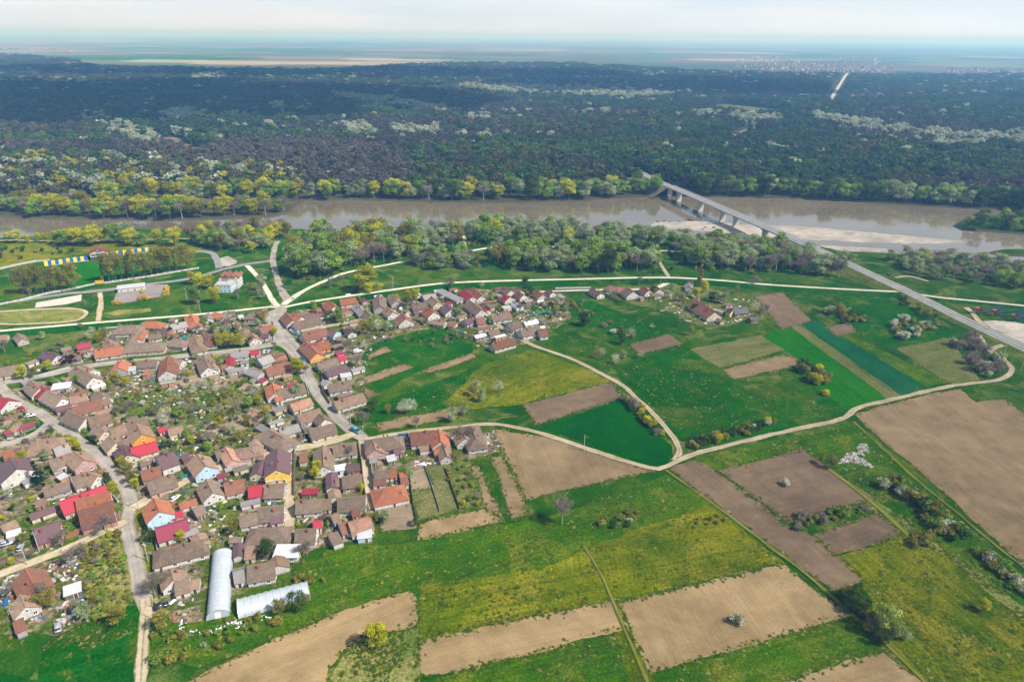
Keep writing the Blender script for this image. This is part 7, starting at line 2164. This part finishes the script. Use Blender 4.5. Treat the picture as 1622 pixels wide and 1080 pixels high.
def car_paint(name, col):
    M = Mat(name); return M.pbr(c4(col), 0.25, 0.1, 0.5)
PAINT = {'white': car_paint('white_car_paint', (.75, .75, .75)), 'black': car_paint('black_car_paint', (.015, .016, .02)), 'blue': car_paint('blue_car_paint', (.01, .10, .35)), 'red': car_paint('red_car_paint', (.45, .015, .03)),
         'silver': car_paint('silver_car_paint', (.45, .47, .50)), 'grey': car_paint('grey_car_paint', (.15, .16, .18)), 'teal': car_paint('teal_car_paint', (.10, .28, .33))}
BODIES = {}
def car(p, ang, colr, label, van=False):
    M_, L, W = CARS[van]
    root = tag(empty('delivery_van' if van else 'parked_car', (p[0], p[1], LAYER[0] + .01 + (p[2] if len(p) > 2 else 0)), ang), label, 'van' if van else 'car', 'cars parked in the village')
    for nm in ('body', 'roof'):
        key = (nm, colr, van)
        if key not in BODIES:
            me = M_[nm].copy(); me.materials.clear(); me.materials.append(PAINT[colr]); BODIES[key] = me
        link(bpy.data.objects.new(nm, BODIES[key]), root)
    key = ('g', van)
    if key not in BODIES:
        me = M_['cabin_glass'].copy(); me.materials.append(MT['glass']); BODIES[key] = me
    link(bpy.data.objects.new('cabin_glass', BODIES[key]), root)
    for sx_ in (-.31, .31):
        for sy in (-1, 1): inst('wheel', M_['wheel'], root, (sx_ * L, sy * (W / 2 - .08), .32))
    for sy in (-1, 1): inst('headlight', M_['headlight'], root, (L / 2 - .02, sy * W * .36, .64))
def pang(a, b):
    d = at(*b) - at(*a); return math.atan2(d.y, d.x)
def cpos(T_, x, y): p = at(*T_(x, y)); return (p.x, p.y)
car(cpos(TF, 195, 985), pang(TF(150, 1000), TF(240, 965)), 'black', 'black car parked on grass below the white walled corner house')
car(cpos(TC, 560, 385), pang(TC(520, 380), TC(600, 390)), 'silver', 'silver car parked under the long white walled street house')
car(cpos(TC, 262, 325), pang(TC(220, 330), TC(300, 315)), 'white', 'white car parked where the side street meets the curving street')
car(cpos(TC, 190, 268), pang(TC(170, 260), TC(215, 280)), 'red', 'small red car parked beside the crimson roofed house')
car(cpos(TG, 725, 240), pang(TG(690, 220), TG(760, 255)), 'teal', 'pale teal van at the end of the main street', True)
car(cpos(TH, 155, 440), pang(TH(140, 430), TH(175, 450)), 'grey', 'dark grey car at the end of the parked group by the crossroads')
car(cpos(TH, 175, 468), pang(TH(160, 462), TH(205, 478)), 'white', 'white car in the middle of the parked group by the crossroads')
car(cpos(TH, 190, 480), pang(TH(160, 462), TH(205, 478)), 'silver', 'silver car in the parked group by the crossroads')
car(cpos(TH, 215, 488), pang(TH(160, 462), TH(205, 478)), 'teal', 'teal car closing the parked group by the crossroads')
car(cpos(TH, 268, 708), pang(TH(255, 690), TH(285, 725)), 'blue', 'bright blue car parked at the grass verge of the main street')
car(cpos(TH, 668, 166), pang(TH(635, 165), TH(700, 155)), 'white', 'white van beside the levee behind the orange roofed house', True)
car(cpos(TH, 545, 190), pang(TH(520, 192), TH(570, 185)), 'teal', 'pale car on the levee road behind orange roofs')
car(cpos(TH, 198, 182), pang(TH(185, 188), TH(215, 170)), 'white', 'white car parked on gravel road above the crossroads')
car(cpos(TH, 1105, 280), pang(TH(1100, 290), TH(1110, 260)), 'white', 'white van in the yard behind tan roofed house', True)
car(cpos(TH, 705, 318), pang(TH(690, 320), TH(720, 310)), 'black', 'dark car in the gravel courtyard behind orange roofs')
car(cpos(TE, 62, 450), pang(TE(40, 455), TE(90, 440)), 'silver', 'silver car in the yard with the white shed roof')
car(cpos(TE, 180, 480), pang(TE(170, 500), TE(190, 450)), 'silver', 'silver car beside the plum roofed brick house')
car(cpos(tile(0, 880, 4.055), 375, 470), pang(tile(0, 880, 4.055)(378, 490), tile(0, 880, 4.055)(372, 440)), 'silver', 'grey blue car parked on bare ground below the brick walled house')
car(cpos(TE, 1500, 60), pang(TE(1470, 60), TE(1510, 30)), 'white', 'white car in the drive behind the orange roofed blue house')
car(cpos(TB, 258, 722), pang(TB(240, 715), TB(280, 730)), 'white', 'white car in the cluttered yard on the cross street')
car(cpos(TB, 915, 640), pang(TB(905, 650), TB(925, 630)), 'white', 'white car in the shaded yard by the main street bend')
car(cpos(TB, 945, 638), pang(TB(935, 650), TB(950, 630)), 'silver', 'silver car beside the white one in the shaded yard')
car(cpos(TH, 735, 640), pang(TH(710, 650), TH(765, 635)), 'white', 'white van behind the street gardens', True)
car(cpos(tile(1220, 300, 4.03), 752, 578) + (2.9,), pang((1400, 440), (1415, 447)), 'black', 'dark car driving down the highway ramp')

def pole_meshes():
    V, F = [], []
    add_tube(V, F, (0, 0, 0), (0, 0, 8.2), .15, .10, 8, True)
    a = bpy.data.meshes.new('shaft'); a.from_pydata(V, [], F); a.materials.append(MT['concrete'])
    V, F = [], []
    add_box(V, F, (0, 0, 7.6), (1.5, .1, .1))
    for x in (-.65, 0, .65): add_tube(V, F, (x, 0, 7.65), (x, 0, 7.9), .05, .04, 6, True)
    b = bpy.data.meshes.new('crossarm'); b.from_pydata(V, [], F); b.materials.append(MT['steel'])
    V, F = [], []
    add_tube(V, F, (0, 0, 7.1), (0, -1.2, 7.4), .035, .03, 6); add_box(V, F, (0, -1.35, 7.38), (.2, .5, .1))
    c = bpy.data.meshes.new('lamp_arm'); c.from_pydata(V, [], F); c.materials.append(MT['steel'])
    return a, b, c
PM = pole_meshes()
for T_, x, y, lab in [(TE, 1190, 150, 'at the fork of the dirt street'), (TE, 1025, 325, 'at the corner of the vacant lot'), (TE, 1270, 590, 'before the hipped white house'), (TE, 340, 510, 'beside the plum roofed brick house'), (TE, 235, 620, 'above the brick walled house'),
                      (TC, 500, 470, 'opposite the long white walled house'), (TC, 715, 640, 'beside the yellow verge bushes'), (TC, 960, 850, 'near the crimson roofed house'), (TC, 640, 960, 'behind the crimson roof'),
                      (TD, 430, 850, 'on the slanting dirt street'), (TD, 840, 690, 'by the pink walled hipped house'), (TG, 680, 185, 'at the lower end of the main street'), (TG, 790, 320, 'at the mouth of the narrow lane'), (TH, 1040, 95, 'on the levee road'), (TH, 280, 560, 'by the orange walled house'),
                      (TB, 365, 300, 'on the levee above the orange hips'), (TB, 690, 175, 'on the green by the guest house'), (TB, 990, 250, 'at the crossroads'), (tile(920, 420, 5.4), 680, 185, 'on the levee above the farms'), (tile(1220, 520, 4.03), 1490, 170, 'by the highway ramp'), (tile(1220, 520, 4.03), 1600, 270, 'at the track bend'),
                      (tile(0, 0, 1), 925, 715, 'beside the ploughed field'), (TA, 1600, 190, 'below the stadium green'), (TD, 1150, 700, 'on the lane by the plum hall'), (TI, 720, 470, 'on the lane into the fields')]:
    p = at(*T_(x, y))
    root = tag(empty('utility_pole', (p.x, p.y, 0.0), R5.uniform(0, 3.14)), 'slim concrete utility pole ' + lab, 'utility pole', 'utility poles')
    for nm, m in zip(('shaft', 'crossarm', 'lamp_arm'), PM): link(bpy.data.objects.new(nm, m), root)

# loose yard clutter: boards, crates, scrap, heaps
def clutter(polys, label, seed, mats, cat='clutter', big=1.2, small=.22):
    r = np.random.default_rng(seed); V, F, mi = [], [], []
    for poly, nn in polys:
        P = polyw(poly); lo_, hi_ = P.min(0), P.max(0)
        q = r.uniform(lo_, hi_, (nn * 4, 2)); q = q[inside(q, P)]
        q = q[fbm(q, 11, seed) > .47][:nn]
        q = q[clear_of(q, .4, .1)]
        for x, y in q:
            s = r.uniform(small, big, 3) * (1, 1, .6)
            if r.random() < .35: s[0] *= 2.6
            add_box(V, F, (x, y, s[2] / 2), s, r.uniform(0, 3.14), mi=mi, m=int(r.integers(0, len(mats))))
    tag(mesh_obj('debris', V, F, mats, midx=mi), label, cat, kind='stuff')
VIL = [([(-20, 625), (200, 577), (430, 552), (480, 620), (535, 690), (590, 800), (592, 850), (480, 872), (400, 925), (345, 985), (275, 985), (222, 880), (210, 830), (150, 846), (0, 905)], 2100),
       ([(150, 540), (190, 512), (300, 502), (432, 494), (438, 540), (300, 555), (150, 570), (0, 600), (0, 580)], 420), ([(455, 500), (600, 474), (760, 460), (890, 466), (900, 505), (840, 545), (780, 555), (700, 520), (590, 545), (572, 640), (545, 660), (492, 592)], 950),
       ([(590, 700), (782, 680), (792, 715), (650, 746), (600, 795)], 330), ([(945, 460), (1190, 472), (1210, 505), (1120, 520), (1000, 482)], 380), ([(-20, 925), (120, 882), (140, 985), (0, 1000)], 330)]
clutter(VIL, 'boards, crates, firewood and scrap lying about the village yards', 14, [MT['wood'], MT['pale_concrete'], MT['white'], MT['bark'], MT['concrete'], MT['brickred'], MT['steel'], MT['darkdoor'], MT['bluep'], ROOFS['t'][0], MT['wood'], MT['pale_concrete']])
clutter([([(1325, 735), (1345, 715), (1395, 725), (1400, 738), (1340, 745)], 520), ([(1352, 705), (1372, 703), (1380, 716), (1360, 718)], 160)], 'heap of pale dumped rubbish beside the yellow olive bush', 15, [MT['pale_concrete'], MT['concrete'], MT['concrete'], MT['steel'], MT['wood'], MT['wood'], MT['bark']], 'rubbish heap', 0.5, 0.12)
clutter([([(282, 985), (335, 975), (345, 1000), (290, 1010)], 90), ([(360, 930), (376, 930), (380, 985), (345, 1000), (360, 975)], 120), ([(365, 985), (480, 955), (480, 962), (360, 1000)], 90)], 'scraps of white film and junk around the polytunnels', 16, [MT['white'], MT['white'], MT['steel'], MT['wood'], FILM], 'clutter', 0.5, .12)
def boulder(seed):
    bm = bmesh.new(); bmesh.ops.create_icosphere(bm, subdivisions=2, radius=1)
    for v in bm.verts: v.co *= 0.75 + 0.5 * vnoise(np.array([[v.co.x * 3 + seed, v.co.y * 3 + v.co.z * 2]]), 1.3, seed)[0]; v.co.z *= .6
    me = bpy.data.meshes.new('driftwood'); bm.to_mesh(me); bm.free(); me.materials.append(MT['bark']); return me
BM_ = [boulder(3), boulder(4)]
T5 = tile(980, 240, 5.4)
for x, y, s in [(335, 600, 1.6), (390, 597, 1.8), (435, 607, 1.6), (520, 600, 1.4), (615, 580, 2.2), (740, 650, 1.6), (815, 653, 2.2), (765, 622, 1.4), (720, 665, 1.3)]:
    o = inst('boulder', BM_[int(x) % 2], None, at(*T5(x, y), WATER_Z + .5), x, s); o.scale = (s * 1.8, s, s * .6)
    tag(o, 'dark drift log lump stranded on the sand bar under the bridge', 'boulder', 'dark lumps on the sand bar')

# labels of look-alike trees and bushes: add what tells each from its neighbours
PL = [q for q in list(COL.objects) if q.get('category') in ('tree', 'garden tree', 'bush')]
pc = Counter(q['label'] for q in PL)
PXY = np.array([q.location[:2] for q in PL])
SH = {'fresh green leafy': 'green', 'yellow green budding': 'yellow green', 'olive brown budding': 'olive', 'pale silvery green': 'silvery', 'dark green': 'dark green', 'dark conifer': 'conifer', 'slim columnar poplar': 'poplar', 'tall lime green': 'lime green',
      'white blossoming': 'blossoming', 'dark plum leaved': 'plum leaved', 'bright yellow flowering': 'yellow flowering', 'bare grey': 'bare', 'bare brown': 'bare brown'}
def spw(l): return next((v for k, v in SH.items() if l.startswith(k)), 'green')
old = [q['label'] for q in PL]
hts = {}
for q in PL: hts.setdefault(q['label'], []).append(q.scale[2])
for i, q in enumerate(PL):
    l = old[i]
    if pc[l] < 2: continue
    hs = sorted(hts[l]); t = hs.index(q.scale[2]) / max(1, len(hs) - 1)
    size = 'tall' if t > .66 else 'low' if t < .34 else 'medium'
    d = np.hypot(*(PXY - PXY[i]).T); d[i] = 1e9; j = int(np.argmin(d))
    k = next(k for k in SH if l.startswith(k))
    tail = l[len(k):].strip().split(' ', 1)
    kind_ = tail[0] if tail[0] in ('tree', 'bush') else ''
    wh = tail[1] if kind_ else ' '.join(tail)
    for a, b in (('in the dense corner of the riverside wood by the crossroads', 'in the wood corner by the crossroads'), ('in the riverside wood beside the gravel road', 'in the gravel road wood'), ('in the silvery willow wood beside the bridge ramp', 'in the bridge ramp wood'),
                 ('in the wood between gravel road and levee', 'in the wood below the levee'), ('in the green belt lining the far bank above the river bend', 'on the far bank bend'), ('in the dark forest edge on the far bank past the bridge', 'on the far bank past bridge'),
                 ('in the yellow green belt lining the far river bank', 'in the far bank belt'), ('in the second belt behind the muddy side arm', 'behind the muddy side arm'), ('between the river and the curved stadium drive', 'behind the stadium drive'), ('in the tall pale clump at the forest edge past the bridge', 'in the pale clump past the bridge')):
        wh = wh.replace(a, b)
    new = '%s %s %s next to %s %s %s' % (size, SH[k], kind_, spw(old[j]), 'bush' if PL[j]['category'] == 'bush' else 'tree', wh)
    q['label'] = ' '.join(new.split()[:16])

# ------------------------------------------------------------------ unseen clouds added out of view to shade the forest
def cloud_mat():
    M = Mat('cloud_white')
    a = M.n('ShaderNodeBsdfDiffuse'); a.inputs['Color'].default_value = (.9, .9, .9, 1)
    b = M.n('ShaderNodeBsdfTranslucent'); b.inputs['Color'].default_value = (.92, .93, .95, 1)
    x = M.n('ShaderNodeMixShader'); x.inputs[0].default_value = .25
    M.l(a.outputs[0], x.inputs[1]); M.l(b.outputs[0], x.inputs[2]); M.l(x.outputs[0], M.out.inputs['Surface'])
    return M.m
CLOUDM = cloud_mat()
def cloud(gx, gy, rx, ry, seed, H=950.0):
    """a flat-based heap of puffs whose shade falls round the ground point gx, gy"""
    r = np.random.default_rng(seed)
    k = H / SUN_DIR.z
    cx, cy = gx + SUN_DIR.x * k, gy + SUN_DIR.y * k
    bm = bmesh.new()
    for i in range(int(rx * ry / 6500) + 14):
        t = r.uniform(0, 6.28); q = math.sqrt(r.random())
        x, y = rx * q * math.cos(t), ry * q * math.sin(t)
        s = r.uniform(110, 240) * (1.15 - .6 * q)
        b0 = len(bm.verts)
        res = bmesh.ops.create_icosphere(bm, subdivisions=2, radius=s)
        for v in res['verts']:
            n_ = .78 + .44 * random.random()
            v.co = Vector((v.co.x * n_ + x, v.co.y * n_ + y, max(v.co.z * n_ * .6, -22 + 12 * random.random())))
    me = bpy.data.meshes.new('cloud'); bm.to_mesh(me); bm.free(); me.materials.append(CLOUDM)
    o = link(bpy.data.objects.new('cloud', me)); o.location = (cx, cy, H)
    return o
for i_, (gx, gy, rx, ry) in enumerate([(-1150, 1850, 1050, 640), (500, 2500, 620, 420), (1750, 1750, 420, 300), (-900, 3200, 1400, 480)]):
    tag(cloud(gx, gy, rx, ry, 40 + i_), ['wide white fair weather cloud shading the forest behind the stadium', 'white fair weather cloud shading the middle of the forest', 'small white fair weather cloud shading the forest past the bridge', 'long white fair weather cloud shading the far forest margin'][i_], 'cloud', 'clouds above the forest', 'stuff')

# ------------------------------------------------------------------ the air
def haze():
    V, F = [], []
    x, y0, y1, z0, z1 = 79000, -380, 79000, -5.2, 250
    add_box(V, F, (0, (y0 + y1) / 2, (z0 + z1) / 2), (2 * x, y1 - y0, z1 - z0))
    m = bpy.data.materials.new('haze'); m.use_nodes = True
    t = m.node_tree; t.nodes.clear()
    out = t.nodes.new('ShaderNodeOutputMaterial'); v = t.nodes.new('ShaderNodeVolumePrincipled')
    v.inputs['Color'].default_value = HAZE_COL
    v.inputs['Density'].default_value = HAZE_DENSITY
    v.inputs['Absorption Color'].default_value = (0.80, 0.84, 1, 1)
    v.inputs['Anisotropy'].default_value = 0.0
    t.links.new(v.outputs[0], out.inputs['Volume'])
    o = mesh_obj('haze', V, F, m)
    tag(o, 'thin blue haze lying over the plain', 'haze', kind='stuff')
HAZE_COL = (0.22, 0.52, 1.0, 1)      # thin air scatters blue first; far off all colours fill in and it turns pale
HAZE_DENSITY = 0.00016
haze()
